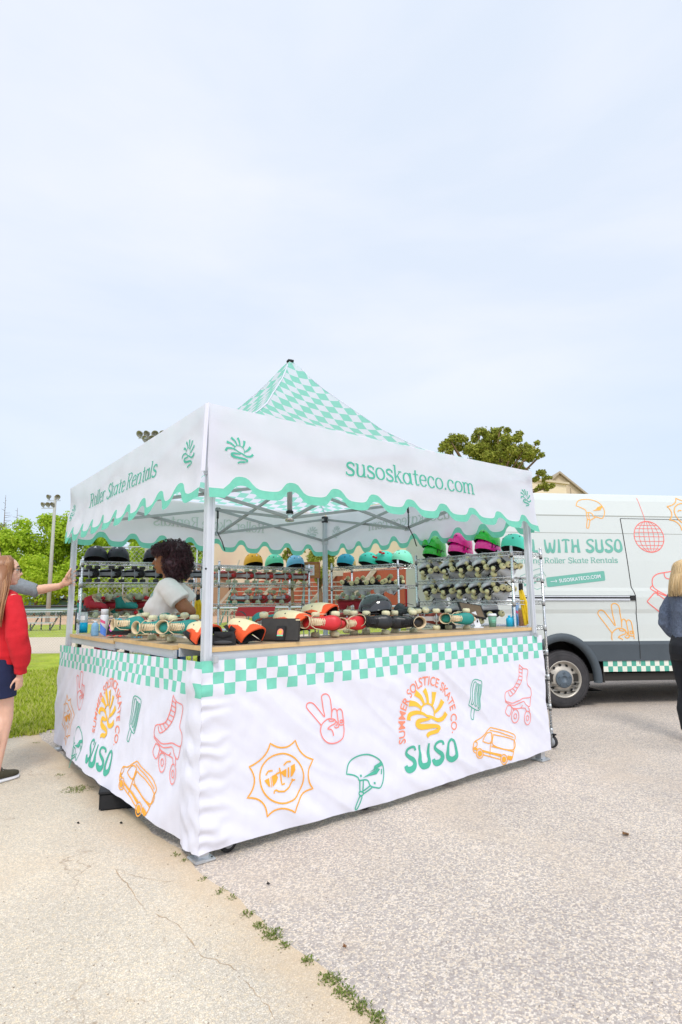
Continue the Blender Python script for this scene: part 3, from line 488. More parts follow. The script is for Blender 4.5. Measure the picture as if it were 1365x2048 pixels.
# ---- chain link fence, windscreen fence, poles
def local(px, D): p = atd(px, 1200, D); p.z = 0; return p
RZ = math.atan2(RH.y, RH.x)
def chain(name, px0, px1, D, z0, z1, cell, wr, pr, dp, lab, rail=True, wirem='wire'):
    a = local(px0, D); b = local(px1, D); Ln = (b-a).length; t = thing(name, a, math.atan2(b.y-a.y, b.x-a.x), lab, 'fence')
    w = MB(); h = z1-z0; n = int(Ln/cell)
    for i in range(-int(h/cell), n+1):
        for s in (1, -1):
            x0 = i*cell if s == 1 else i*cell+h; x1 = x0+s*h; za, zb = z0, z1
            if x0 < 0 or x1 < 0 or x0 > Ln or x1 > Ln:
                if s == 1:
                    if x0 < 0: za = z0-x0; x0 = 0
                    if x1 > Ln: zb = z0+(Ln-i*cell); x1 = Ln
                else:
                    if x1 < 0: zb = z0+x0; x1 = 0
                    if x0 > Ln: za = z0+(x0-Ln); x0 = Ln
                if za >= zb: continue
            w.tube([(x0, s*wr, za), (x1, s*wr, zb)], wr, 3, sm=False, cap=False)
    w.build('wire_mesh', wirem, t); k = int(Ln/dp)
    for i in range(k+1): MB().tube([(i*dp, .04, 0), (i*dp, .04, z1+.03)], pr, 8).build('post', 'galv', t)
    if rail: MB().tube([(0, 0, z1+.01), (Ln, 0, z1+.01)], pr*.9, 8).build('top_rail', 'galv', t)
    return t
chain('chain_link_fence', -160, 905, 15.8, .06, 1.17, .075, .0022, .03, 2.47, 'low galvanised chain link fence crossing behind the whole stall')
chain('chain_link_fence', 196, 415, 58, .1, 6.9, .45, .012, .06, 2.4, 'tall chain link backstop behind the left rack')
t = thing('windscreen_fence', local(-150, 74), RZ, 'long low fence with green windscreen cloth and black top tube', 'fence')
MB().box((20, 0, 1.0), (40, .05, 1.85)).build('windscreen', 'screen', t)
MB().tube([(0, -.1, 2.0), (40, -.1, 2.0)], .12, 8).build('top_tube', 'blackplastic', t)
for i in range(11): MB().tube([(i*4, .1, 0), (i*4, .1, 2.1)], .06, 6).build('post', 'galv', t)
t = thing('windscreen_fence', local(-160, 52), RZ, 'nearer green field fence with a padded black rail', 'fence')
MB().box((12, 0, .92), (24, .05, .55)).build('windscreen', 'screen', t)
MB().tube([(0, -.05, 1.2), (20, -.05, 1.2)], .09, 8).build('top_tube', 'blackplastic', t)
for i in range(9): MB().tube([(i*3, .1, 0), (i*3, .1, 1.25)], .045, 6).build('post', 'galv', t)
def pole(px, D, h, lean, lamps, lab, ls=1.0):
    t = thing('light_pole', local(px, D), RZ, lab, 'light pole'); MB().tube([(0, 0, 0), (0, 0, h*.5), (0, 0, h)], [.165, .13, .10], 12).build('pole', 'post_concrete', t)
    for z, xs in lamps:
        MB().box(((xs[0]+xs[-1])/2, 0, z), (abs(xs[-1]-xs[0])+.3, .1, .08)).build('crossarm', 'alu', t)
        for x in xs:
            d = V((random.uniform(-.6, -.2) if x < .1 else .3, -1, -.5)).normalized(); q = d.to_track_quat('Z', 'Y').to_matrix().to_4x4(); q.translation = V((x, -.12, z+.28)); q = q @ Matrix.Scale(ls, 4)
            g = MB(); g.lathe([(.05, -.20), (.09, -.16), (.19, .03), (.205, .07), (.18, .07), (.08, -.08), (.02, -.10)], 14, mtx=q); g.tube([(x, 0, z), (x, -.05, z+.15)], .04, 6); g.build('floodlight', mat('lamp_housing', (.30, .29, .25), .45, .4, vary=.2, vscale=3), t)
pole(98, 45, 9.7, 0, [(9.35, [-.45, .25]), (8.75, [-.85, -.45, -.1])], 'concrete light pole with floodlights left of the tent')
pole(290, 40, 12.9, 0, [(12.85, [-.75, -.25, .3, .85]), (12.5, [-.35, .1])], 'far light pole whose floodlights show above the left valance', 1.25)
t = thing('small_bleacher', local(52, 31), RZ, 'small metal bleacher on the field edge by the red sweatshirt', 'bleacher')
for i in range(3):
    MB().box((.6+.0, -.5+i*.5, .40+.28*i), (2.4, .28, .05)).build('seat_plank', 'alu', t)
f = MB()
for x in (-.4, .6, 1.6): f.bar((x, -.5, 0), (x, .6, .95), .05, .05); f.bar((x, -.5, .0), (x, -.5, .4), .05, .05); f.bar((x, .6, 0), (x, .6, 1.0), .05, .05)
f.build('frame', 'darkmetal', t)
# dugout
t = thing('dugout', local(368, 62), RZ, 'brown field dugout with a sloping red roof edge behind the left rack', 'dugout')
MB().box((2.4, 1.2, 2.1), (4.6, 2.4, 4.2)).build('wall', mat('dugout_wall', (.34, .22, .13), .9, vary=.1, vscale=1), t)
b = MB(); b.prism([(-.4, -.3, 6.0), (-.4, -.3, 6.15), (5.6, -.3, 3.3), (5.6, -.3, 3.15)], (0, 3, 0)); b.build('roof', 'roofred', t)
b = MB(); b.prism([(.1, -.02, 4.2), (.1, -.02, 5.8), (3.4, -.02, 4.2)], (0, .2, 0)); b.build('gable_wall', mat('dugout_wall', (.34, .22, .13)), t)
# ---- hall: long wall and gable
A_ = local(418, 69); B_ = local(892, 31.5); wl = B_-A_; Lw = wl.length; rzw = math.atan2(wl.y, wl.x)
t = thing('sports_hall', A_, rzw, 'long hall with cream upper wall over a red brick base behind the stall', 'building')
MB().box((Lw/2, 5, 5.9), (Lw, 10, 5.2)).build('upper_wall', 'wallcream', t); MB().box((Lw/2, 5, 1.66), (Lw+.1, 10.1, 3.3)).build('brick_base', 'wallred', t)
b = MB()
for i in range(9): b.box((3+i*Lw/9, -.1, 4.2), (.5, .3, .12))
b.build('ledge', 'gable', t); MB().box((Lw/2, 5, 8.55), (Lw+.3, 10.3, .12)).build('coping', 'gable', t)
for i in range(7): x = 5+i*5.2; MB().bar((x, -.12, 3.3), (x-.8, -2.6, .2), .35, .25).build('buttress', 'benchwood', t)
t = thing('gabled_hall', local(1135, 40), RZ, 'tan gabled building end rising above the van roof', 'building')
g = MB(); g.prism([(-5.2, 0, 0), (5.2, 0, 0), (5.2, 0, 5.4), (0, 0, 9.95), (-5.2, 0, 5.4)], (0, 14, 0)); g.build('wall', 'gable', t)
g = MB()
for s in (-1, 1): g.prism([(s*5.5, -.25, 5.15), (0, -.25, 9.97), (0, -.25, 10.12), (s*5.5, -.25, 5.3)], (0, 14.5, 0))
g.build('roof', mat('tan_roof', (.40, .33, .24), .8), t); g = MB()
for x in (-2.9, -1.1, .75, 2.6): g.box((x, -.012, 2.5+.5*(9.6-abs(x)*.875-2.5)), (.04, .02, 9.6-abs(x)*.875-2.5))
g.build('panel_joint', mat('joint', (.30, .24, .17), .9), t)
# ---- grandstand seating
t = thing('grandstand_bleachers', local(432, 36), math.atan2(RH.y, RH.x), 'weathered grandstand bleachers with teal frames before the red wall', 'bleachers')
for i in range(8):
    MB().box((6.6, i*.62, .55+.30*i), (12.8, .26, .05)).build('seat_plank', 'benchwood', t)
f = MB()
for k in range(9):
    x = .3+k*1.6
    f.bar((x, 0, 0), (x, 4.6, 2.75), .07, .07); f.bar((x, 4.6, 0), (x, 4.6, 3.2), .07, .07); f.bar((x, 2.3, 0), (x, 2.3, 1.6), .07, .07)
    for i in range(8): f.bar((x, i*.62, .25+.30*i), (x, i*.62, .55+.30*i), .04, .04)
    for i in range(0, 8, 2): f.bar((x+.7, i*.62, .2+.30*i), (x+.55, i*.62, .78+.30*i), .03, .03)
f.build('frame', 'bleacherpaint', t)
g = MB()
for x in (0, 2.6, 5.2, 7.8, 10.4, 13.0): g.bar((x, 4.7, 2.4), (x+.5, 5.2, 4.3), .10, .06)
g.box((6.5, 5.1, 3.25), (13.4, .08, .32)); g.build('guard_rail', 'benchwood', t)
o = atd(471, 1231, 15.6); b = MB(); b.prism([(0, 0, .02), (.08, 0, .27), (1.06, 0, .30), (1.0, 0, .0)], (0, .02, 0)); bn = b.build('field_banner', 'banner', loc=(o.x, o.y, .95), rot=(0, 0, RZ), label='crimson banner tied low on the chain link fence', cat='banner')
# ================================================================== TENT
ART = {"peace":[[[733,579],[688,630],[641,683],[635,703],[647,716],[670,715],[692,701],[729,662],[763,623],[754,674],[742,730],[741,746],[754,756],[774,757],[794,747],[804,728],[813,676],[816,640],[814,613]],[[816,640],[824,659],[839,662],[852,650],[858,615],[867,559],[858,551],[843,550],[833,560]],[[854,643],[865,656],[880,656],[894,641],[900,602],[906,570],[900,561],[879,562],[867,569]],[[879,589],[893,589],[895,575],[879,577],[879,589]],[[840,584],[853,583],[854,567],[842,565]],[[733,579],[753,595],[778,606],[803,608],[833,601],[843,590],[838,575],[808,567],[781,553],[806,545],[819,528],[823,506]],[[796,606],[800,594],[828,592],[833,599]],[[733,579],[728,546],[743,506],[777,474],[817,463],[857,465],[894,485],[906,522],[905,560]]],"sun":[[[378,527],[401,513],[423,502],[445,495],[467,492],[488,492],[510,496],[531,504],[552,517],[561,493],[572,472],[584,453],[599,437],[615,423],[634,411],[654,401],[676,393],[659,373],[646,353],[638,333],[634,313],[636,293],[642,273],[653,253],[669,232],[645,231],[623,227],[603,219],[585,208],[569,194],[555,177],[543,157],[533,134],[510,150],[487,161],[465,169],[442,173],[421,172],[399,168],[378,159],[357,147],[355,171],[349,193],[340,211],[327,227],[310,241],[290,252],[266,260],[239,265],[257,283],[269,301],[277,320],[281,340],[280,360],[274,381],[264,402],[249,423],[274,428],[297,436],[317,445],[335,457],[350,471],[362,487],[371,506],[378,527]],[[601,324],[602,303],[600,282],[594,263],[584,245],[571,230],[556,216],[538,206],[518,199],[497,196],[475,195],[452,198],[430,204],[409,213],[389,224],[370,238],[354,255],[340,272],[329,292],[321,312],[317,332],[315,352],[317,372],[323,391],[331,409],[343,424],[357,437],[374,448],[393,456],[414,461],[436,462],[458,461],[481,456],[503,447],[524,436],[544,422],[561,405],[576,387],[588,367],[596,346],[601,324]],[[441,386],[450,352],[457,294],[478,295]],[[401,258],[405,272],[420,272]],[[413,275],[433,263],[468,257],[508,271],[532,302]],[[523,310],[535,303],[547,303]],[[354,362],[371,379],[399,377]],[[467,396],[487,412],[514,410]],[[422,356],[451,363]]],"sunfill":[[[342,336],[373,344],[379,296],[365,304]],[[392,349],[423,357],[434,334],[419,311],[396,294]],[[384,347],[388,347],[390,293],[386,293]],[[447,361],[485,375],[487,327],[468,338]],[[493,378],[503,381],[508,322],[498,322]],[[514,385],[541,393],[544,358],[528,328],[516,323]]],"helmet":[[[915,271],[933,322],[981,354],[1045,363],[1110,351],[1176,315],[1209,273],[1211,211],[1178,151],[1139,154],[1095,172],[1080,203],[1053,215],[1010,219],[1000,237],[968,256],[915,271]],[[1012,218],[1014,152]],[[1040,215],[1035,148]],[[1112,164],[1041,135]],[[1093,175],[1034,151]],[[1005,142],[1014,129],[1034,129],[1039,140],[1028,149],[1009,151],[1005,142]],[[1006,122],[971,66],[989,61],[1025,114],[1017,127],[1006,122]],[[1192,223],[1197,254]]],"helmetfill":[[[1198,299],[1136,283],[1128,264],[1097,251],[1203,274]],[[1164,264],[1108,247],[1037,229],[1152,231],[1184,255]],[[1016,250],[1030,249],[1032,237],[1018,237]],[[1122,189],[1136,188],[1136,175],[1122,178]]],"pop":[[[2093,543],[2112,626],[2134,704],[2164,723],[2214,713],[2243,689],[2216,573],[2194,495],[2093,543]],[[2119,551],[2135,624],[2153,697],[2174,703],[2176,684],[2154,601],[2137,545],[2119,551]],[[2153,537],[2171,609],[2190,685],[2200,686],[2203,671],[2186,597],[2169,531],[2153,537]],[[2182,523],[2199,596],[2213,676],[2227,674],[2221,637],[2195,516],[2182,523]],[[2129,523],[2109,455],[2121,439],[2140,445],[2158,506]]],"skate":[[[2731,791],[2720,734],[2685,673],[2642,628],[2584,608],[2522,591],[2514,536],[2563,514],[2613,504],[2690,517],[2740,527],[2843,527],[2857,588],[2815,627],[2824,684],[2838,742],[2781,758],[2731,791]],[[2771,761],[2756,702],[2711,636],[2652,590],[2580,559],[2558,593]],[[2514,536],[2520,518],[2611,486],[2688,495],[2738,504],[2770,473],[2824,457],[2843,527]],[[2537,494],[2588,477],[2558,411],[2510,444],[2537,494]],[[2574,492],[2600,467],[2694,454],[2725,474]],[[2591,475],[2614,452]],[[2695,456],[2756,449],[2773,422]],[[2793,460],[2809,420]],[[2726,762],[2768,748]],[[2720,734],[2762,722]],[[2707,706],[2752,696]],[[2685,679],[2733,669]],[[2664,652],[2711,638]],[[2637,629],[2682,613]],[[2609,616],[2649,590]],[[2578,605],[2609,575]],[[2672,397],[2668,381],[2660,367],[2649,357],[2636,352],[2622,351],[2608,355],[2596,364],[2588,376],[2582,391],[2582,407],[2585,423],[2593,436],[2604,447],[2617,452],[2631,453],[2645,449],[2657,440],[2666,428],[2671,413],[2672,397]],[[2643,400],[2642,394],[2639,389],[2635,386],[2630,383],[2625,383],[2620,385],[2615,388],[2612,393],[2610,398],[2610,404],[2611,410],[2614,415],[2618,419],[2623,421],[2628,421],[2633,419],[2638,416],[2641,412],[2643,406],[2643,400]],[[2820,365],[2816,349],[2809,335],[2799,325],[2788,319],[2775,318],[2764,322],[2754,331],[2746,343],[2742,358],[2741,374],[2745,390],[2752,404],[2761,415],[2773,421],[2785,422],[2797,418],[2807,409],[2815,397],[2819,381],[2820,365]],[[2796,368],[2795,362],[2792,357],[2788,353],[2783,351],[2778,350],[2774,352],[2770,355],[2767,360],[2765,366],[2765,372],[2766,377],[2769,383],[2773,386],[2777,389],[2782,389],[2787,387],[2791,384],[2794,380],[2796,374],[2796,368]]],"vanicon":[[[2190,186],[2199,182]],[[2121,205],[2097,224],[2099,255],[2118,286],[2197,300],[2300,348],[2353,347],[2587,271],[2578,211],[2553,143],[2522,97],[2477,106]],[[2308,338],[2421,308],[2577,250]],[[2209,273],[2237,303],[2276,324],[2327,312],[2293,249],[2209,273]],[[2342,303],[2576,231],[2544,163],[2326,229],[2342,303]],[[2324,312],[2301,241],[2269,163]],[[2194,183],[2392,118]],[[2305,224],[2554,149]],[[2195,191],[2193,181],[2187,173],[2179,167],[2169,164],[2158,164],[2147,167],[2138,173],[2131,182],[2127,192],[2126,202],[2128,212],[2133,220],[2142,227],[2152,230],[2162,230],[2173,227],[2182,220],[2190,212],[2194,202],[2195,191]],[[2470,105],[2467,95],[2461,86],[2452,80],[2441,76],[2429,76],[2418,80],[2408,87],[2401,96],[2396,106],[2395,117],[2398,128],[2404,137],[2413,143],[2423,147],[2435,147],[2446,143],[2457,136],[2464,127],[2469,117],[2470,105]],[[2118,286],[2142,275],[2132,250],[2107,246]]],"vanfill":[[[2192,217],[2289,187],[2409,152],[2400,135],[2287,173],[2191,203]],[[2101,247],[2140,237],[2129,222],[2100,231]],[[2476,134],[2542,116],[2524,99],[2470,111]],[[2183,193],[2179,183],[2170,176],[2159,175],[2147,180],[2139,189],[2137,200],[2141,211],[2150,217],[2162,218],[2173,214],[2181,205]],[[2457,107],[2453,97],[2443,90],[2430,89],[2418,94],[2410,104],[2408,115],[2412,126],[2421,133],[2434,134],[2446,129],[2455,119]]],"rays":[[[1459,517],[1474,549],[1537,558],[1594,545],[1632,525]],[[1471,626],[1539,612],[1591,577]],[[1538,688],[1588,653],[1618,606]],[[1632,700],[1652,657],[1658,601]],[[1727,674],[1718,625],[1696,585]],[[1808,607],[1771,564],[1723,536]],[[1840,518],[1805,489],[1744,483],[1679,511],[1622,528]],[[1632,525],[1664,513],[1642,502],[1556,500],[1538,480],[1583,458],[1713,448],[1757,430],[1726,412],[1652,404],[1626,389]],[[1575,551],[1581,580],[1610,598],[1650,604],[1693,587],[1715,555],[1713,513]]],"v_helmet":[[[350,2526],[385,2589],[458,2614],[561,2614],[661,2580],[717,2510],[724,2436],[681,2361],[614,2373],[566,2382],[548,2419],[515,2436],[477,2434],[466,2471],[400,2506],[350,2526]],[[472,2434],[471,2332]],[[501,2434],[499,2349]],[[588,2372],[508,2329]],[[470,2335],[448,2237],[475,2233],[505,2336],[470,2335]]],"v_helmetfill":[[[706,2535],[636,2508],[621,2490],[704,2497]],[[664,2497],[612,2480],[564,2459],[675,2468],[690,2495]]],"v_tick":[[[-506,1581],[-221,1702],[-167,1639],[-149,1592]],[[-291,1450],[-174,1490]],[[-487,1448],[-313,1504]]],"v_skate":[[[1576,1681],[1479,1663],[1348,1642],[1286,1614],[1248,1568],[1242,1488],[1296,1425],[1444,1347]],[[1418,1651],[1422,1602],[1450,1579],[1514,1568]],[[1242,1492],[1212,1440],[1410,1355],[1441,1411]],[[1293,1425],[1284,1362]],[[1243,1396],[1150,1305],[1148,1273],[1276,1172],[1301,1169],[1384,1251]],[[1243,1396],[1268,1393],[1373,1315]]]}
def art(k): return [[(a/1000, b/1000) for a, b in l] for l in ART[k]]
W_ = 3.0; O_ = .045
tent = thing('canopy_tent', (0, 0, 0), 0, 'white pop-up canopy tent with mint checks and scalloped valances over the skate counter', 'canopy tent')
HIP = [(0, 3.62), (.02, 3.595), (.083, 3.455), (.115, 3.374), (.172, 3.272), (.25, 3.139), (.329, 3.008), (.391, 2.895), (.508, 2.752), (.58, 2.67), (.68, 2.60), (.862, 2.488), (1, 2.437)]
def hipz(s):
    for (a, b), (c, d) in zip(HIP, HIP[1:]):
        if s <= c: return b+(d-b)*(s-a)/(c-a)
    return HIP[-1][1]
HALF = 1.5+O_
def roofpt(k, t, u, o=0):                  # face k, t 0 peak..1 eave, u -1..1 across
    z = hipz(t)-.22*t*(1-t)*(1-u*u)+.006*noise.noise(V((u*3, t*7, k)))*t*(1-t)*4
    x, y = u*t*HALF, -t*HALF
    for _ in range(k): x, y = -y, x
    return V((1.5+x, 1.5+y, z+o))
# checked cloth: the colour of the weave follows the cloth's own (u, v)
cm = bpy.data.materials.new('checked_canopy_cloth'); cm.use_nodes = True; nd = cm.node_tree.nodes; lk = cm.node_tree.links; b_ = nd['Principled BSDF']
uvn = nd.new('ShaderNodeUVMap'); ch_ = nd.new('ShaderNodeTexChecker'); ch_.inputs['Scale'].default_value = 1; ch_.inputs[1].default_value = (.36, .78, .64, 1); ch_.inputs[2].default_value = CLOTH+(1,)
ofs = nd.new('ShaderNodeVectorMath'); ofs.inputs[1].default_value = (.0, .0, .5); lk.new(uvn.outputs[0], ofs.inputs[0]); lk.new(ofs.outputs[0], ch_.inputs[0])
lk.new(ch_.outputs[0], b_.inputs['Base Color']); b_.inputs['Roughness'].default_value = .85; b_.inputs['Specular IOR Level'].default_value = .2
tr_ = nd.new('ShaderNodeBsdfTranslucent'); lk.new(ch_.outputs[0], tr_.inputs[0]); ms_ = nd.new('ShaderNodeMixShader'); ms_.inputs[0].default_value = .58; lk.new(b_.outputs[0], ms_.inputs[1]); lk.new(tr_.outputs[0], ms_.inputs[2]); lk.new(ms_.outputs[0], nd['Material Output'].inputs[0]); M['check'] = cm
b = MB(); b.uv = []; CK = .108
for k in range(4):
    nu, nv = 28, 40; Ls = [0]
    for j in range(nv): Ls.append(Ls[-1]+(roofpt(0, (j+1)/nv, 0)-roofpt(0, j/nv, 0)).length)
    b.grid(lambda a, c: roofpt(k, .012+.988*c, a*2-1), nu, nv)
    for j in range(nv+1):
        for i in range(nu+1): b.uv.append((((i/nu*2-1)*(.012+.988*j/nv)*HALF)/CK+40, (Ls[-1]-Ls[j])/CK+.35))
b.build('roof', 'check', tent)
b = MB()
for k in range(4): b.tube([roofpt(k, t/20, 1, .004) for t in range(1, 21)], .006, 5)
b.build('hip_seam', 'cloth', tent)
b = MB(); b.lathe([(.032, 3.60), (.036, 3.610), (.03, 3.622), (.0, 3.625)], 14, mtx=Matrix.Translation((1.5, 1.5, 0)))
for i in range(4): b.box((1.5+.03*math.cos(i*pi/2+.6), 1.5+.03*math.sin(i*pi/2+.6), 3.615), (.012, .012, .014))
b.build('peak_cap', 'black', tent)
# valances: side k, s along 0..1, w 0 bottom..1 top
VL = W_+2*O_
def valpt(k, s, z, o=0):
    """k 0 front-right, 1 far right, 2 far left, 3 near left; s metres from that side's own left end seen from outside"""
    f = (2.437-z)/.5; out = .012+.055*f*f*(1 if k in (0, 3) else .3)+.024*noise.noise(V((s*.9+z*1.5, z*5.0+s*.9, k*5)))*min(1, f*2)*min(1, (1.06-f)*3)+.009*noise.noise(V((s*5, z*9+s*2, k+9)))*min(1, f*2)+.012*math.sin(2*pi*s/.335)*max(0, f-.55)
    e = min(s, VL-s); out -= .03*max(0, 1-e/.25)*f
    x, y = s-O_, -O_-out-o
    for _ in range(k): x, y = 3.0-y, x
    return V((x, y, z-.008*math.sin(pi*s/VL)*(z > 2.4)))
def wave(s, p): c = math.cos(2*pi*s/p+.35*math.sin(2*pi*s/p)); return math.tanh(1.5*c)/math.tanh(1.5)
def hem(k, s):
    e = min(s, VL-s)
    if k == 0:
        if s < .09: return 1.89
        z = 1.938+.036*wave(s-.20, .335)
    elif k == 3: z = 1.915+.042*wave(VL-s-.25, .305)
    else: z = 1.935+.046*wave(s-.26, .315)
    return z if e > .12 else z*(e/.12)+1.892*(1-e/.12)
def sunlogo(mb, fn, off, mi, u0, z0, sx, sz, thick=1.0):
    P = art('rays'); X = [p[0] for l in P for p in l]; Z = [p[1] for l in P for p in l]; ax, bx, az, bz = min(X), max(X), min(Z), max(Z)
    for i, l in enumerate(P):
        q = [(u0+(p[0]-ax)/(bx-ax)*sx, z0+(p[1]-az)/(bz-az)*sz) for p in smooth([(a, b, 0) for a, b in l], 4)]
        w = .030*sx/.25*thick
        if i == 8: wf = lambda d, p, t: w*.34
        elif i in (0, 6): wf = lambda d, p, t: w*(1.15-.75*(t if i == 0 else t)) 
        elif i == 7: wf = lambda d, p, t: w*(.35+.75*math.sin(pi*min(1, t*1.1))**2+.45*(t > .8))
        else: wf = lambda d, p, t: w*(1.25-.7*t)
        mb.strip(q, 0, fn, off+i*.00015, mi, step=.012, wf=wf)
TX = {0: 'susoskateco.com', 3: 'Roller Skate Rentals', 1: 'susoskateco.com', 2: 'Roller Skate Rentals'}
# outside of side 1 reads susoskateco.com, of side 2 Roller Skate Rentals: both seen from inside, mirrored
for k in range(4):
    b = MB(); nu, nv = 150, 16; TR = .055
    for part in (0, 1):
        def fn(a, c, part=part):
            s = a*VL; h = hem(k, s); z = (h+TR+(2.437-h-TR)*c) if part == 0 else h+TR*c; return valpt(k, s, z)
        b.grid(fn, nu, nv if part == 0 else 2, 0 if part == 0 else 1)
    f = lambda u, v, o: valpt(k, u, v, o)
    g = lambda u, v, o: valpt(k, u, v, -o)
    if k == 0:
        slab(b, TX[k], .975, 2.275, 2.143, .125, f, .003, 2); sunlogo(b, f, .003, 2, .10, 2.105, .17, .155, .62); sunlogo(b, f, .003, 2, 2.88, 2.11, .155, .15, .62)
    elif k == 3:
        slab(b, TX[k], VL-2.31, VL-.72, 2.14, .118, f, .003, 2, slant=.12); sunlogo(b, f, .003, 2, VL-.27, 2.095, .17, .17, .62); sunlogo(b, f, .003, 2, .09, 2.09, .17, .165, .62)
    else:
        slab(b, TX[k], .9, 2.25, 2.14, .12, f, .003, 2); sunlogo(b, f, .003, 2, .12, 2.11, .16, .155); sunlogo(b, f, .003, 2, 2.80, 2.11, .16, .155)
        slab(b, TX[k], .9, 2.25, 2.14, .12, g, .003, 3); sunlogo(b, g, .003, 3, .12, 2.11, .16, .155, .62); sunlogo(b, g, .003, 3, 2.80, 2.11, .16, .155, .62)
    b.build('valance', ['cloth', 'mint', 'mintdk', 'mintpale'], tent)
# near corner welt
b = MB(); b.bar((-O_-.014, -O_-.022, 2.43), (-O_-.045, -O_-.055, 2.03), .022, .004); b.build('corner_strap', 'cloth', tent)
# frame
for x, y in ((0, 0), (W_, 0), (0, W_), (W_, W_)):
    b = MB(); h = 2.36; s = .046
    poly = [(-s/2, -s/2), (-.008, -s/2), (-.008, -s/2+.006), (.008, -s/2+.006), (.008, -s/2), (s/2, -s/2), (s/2, -.008), (s/2-.006, -.008), (s/2-.006, .008), (s/2, .008), (s/2, s/2), (-s/2, s/2), (-s/2, .008), (-s/2+.006, .008), (-s/2+.006, -.008), (-s/2, -.008)]
    b.prism([(x+p[0], y+p[1], .03) for p in poly], (0, 0, h)); p = b.build('post', 'alupale', tent)
    b = MB(); b.box((x, y, .008), (.115, .115, .012), bev=.004); b.box((x, y, .05), (.056, .056, .09)); b.box((x-.03 if x == 0 else x+.03, y-.03, .0145), (.05, .05, .006)); b.build('foot_plate', 'alu', p)
    b = MB(); b.lathe([(.006, 0), (.006, .002)], 10, mtx=Matrix.Translation((x+(.04 if x == 0 else -.04), y-.04, .018))); b.build('peg_hole', 'black', p)
    b = MB(); b.box((x, y, 2.08), (.062, .062, .07), bev=.005); b.box((x, y, 2.045), (.054, .054, .02)); q = b.build('slider', 'alu', p)
    if (x, y) != (0, 0): MB().box((x, y, 2.36), (.062, .062, .08), bev=.004).build('top_bracket', 'darkmetal', p)
    MB().tube([(x+(.024 if x else -.024), y-.024, 1.5), (x+(.026 if x else -.026), y-.026, 1.5)], .006, 8).build('lock_pin', 'black', p)
def trussbar(a, b_, w=.028, h=.014, off=0):
    MB().bar(a, b_, h, w).build('truss_bar', 'strut', tent)
ZT, ZB = 2.36, 2.085
for (a, c) in (((0, 0), (3, 0)), ((3, 0), (3, 3)), ((3, 3), (0, 3)), ((0, 3), (0, 0))):
    A3, C3 = V((a[0], a[1], 0)), V((c[0], c[1], 0)); Mi = (A3+C3)/2; n = V((0, 0, 1)).cross((C3-A3).normalized())*.02
    for P, o in ((A3, 1), (C3, -1)):
        trussbar(P+V((0, 0, ZT))+n*o, Mi+V((0, 0, ZB))+n*o); trussbar(P+V((0, 0, ZB))-n*o, Mi+V((0, 0, ZT))-n*o)
    j = MB(); j.box(Mi+V((0, 0, ZB)), (.05, .05, .045), bev=.006); j.build('truss_joint', 'alu', tent); j = MB(); j.box(Mi+V((0, 0, ZT)), (.05, .05, .04), bev=.006); j.build('truss_joint', 'darkmetal', tent)
    ctr = V((1.5, 1.5, 0)); dd = (Mi-ctr).normalized(); n2 = V((0, 0, 1)).cross(dd)*.018
    trussbar(Mi+V((0, 0, ZT))+n2, ctr+V((0, 0, 2.09))+dd*.03+n2); trussbar(Mi+V((0, 0, ZB))-n2, ctr+V((0, 0, 2.40))+dd*.03-n2)
b = MB(); b.tube([(1.5, 1.5, 2.08), (1.5, 1.5, 3.6)], .024, 12); ms = b.build('mast', 'alu', tent)
b = MB(); b.lathe([(.03, 2.05), (.042, 2.055), (.042, 2.11), (.03, 2.115)], 16, mtx=Matrix.Translation((1.5, 1.5, 0))); b.build('mast_collar', 'chrome', ms)
b = MB(); b.lathe([(.034, 2.125), (.034, 2.15)], 14, mtx=Matrix.Translation((1.5, 1.5, 0))); b.build('black_band', 'black', ms)
for (x, y, s) in ((1.5, 3, -1), (3, 1.5, 1)):
    q = V((x, y, 0)); r = RH*(.0 if s < 0 else .0)
    b = MB(); b.tube([q+V((-.02, -.04, 2.34)), q+V((-.03, -.06, 2.25))], .012, 6); 
    b.tube([q+V((-.03, -.06, 2.27)), q+V((-.035, -.06, 2.1)), q+V((.02, -.08, 1.99)), q+V((.05, -.09, 1.89))], .006, 6); b.build('pull_strap', 'darkmetal', tent)
# ---- half walls
SEG = .0677
def fold(u, z, k):
    d = (u*.8+z*1.0); e = (u*.5-z*.85)
    rg = 1-abs(noise.noise(V((d*4.5, e*1.1, k+20))))*2.2; return .013*noise.noise(V((d*3.2, e*.9, k)))+.009*noise.noise(V((d*8, e*2.0, k+3)))+.0045*max(0, rg)**3+.0028*noise.noise(V((d*15, e*5, k+6)))+.0016*noise.noise(V((u*18, z*13, k)))
def rskirt(u, z, o=0):
    top = max(0, min(1, (z-.80)/.2)); cr = .006*math.sin(z*75+3*noise.noise(V((u*9, z*9, 0))))*max(0, 1-u/.16)*(1-top*.5)
    gath = .004*math.sin(u*47+4*nf(u, 0, 3))*top
    y = -.035-.018*(1-z)*1.0-fold(u, z, 1)*(1-.55*top)*1.25-cr-gath-o-.025*math.exp(-((z-.1)/.12)**2)*max(0, nf(u, 2, 1.2)+.3)
    return V((u, y, z))
def lskirt(u, z, o=0):                     # u from the far end to the near corner
    yy = 3.06-u; q = max(0, min(1, yy/3.0)); top = max(0, min(1, (z-.78)/.2))
    bul = .17*math.sin(pi*q)**1.3*max(0, 1-z)**1.4
    gath = (.008*math.sin(u*40+5*nf(u, 0, 2.2))*(.4+.6*q))*(top*.9+.1)
    dia = (u*.75-z*.9)
    f = .017*noise.noise(V((dia*3.0, (u+z)*.8, 7)))+.010*noise.noise(V((dia*7, (u+z)*1.4, 9)))+.0025*noise.noise(V((u*14, z*8, 4)))
    return V((-.035-bul-f*(1.25-.7*top)-gath-o, yy, z))
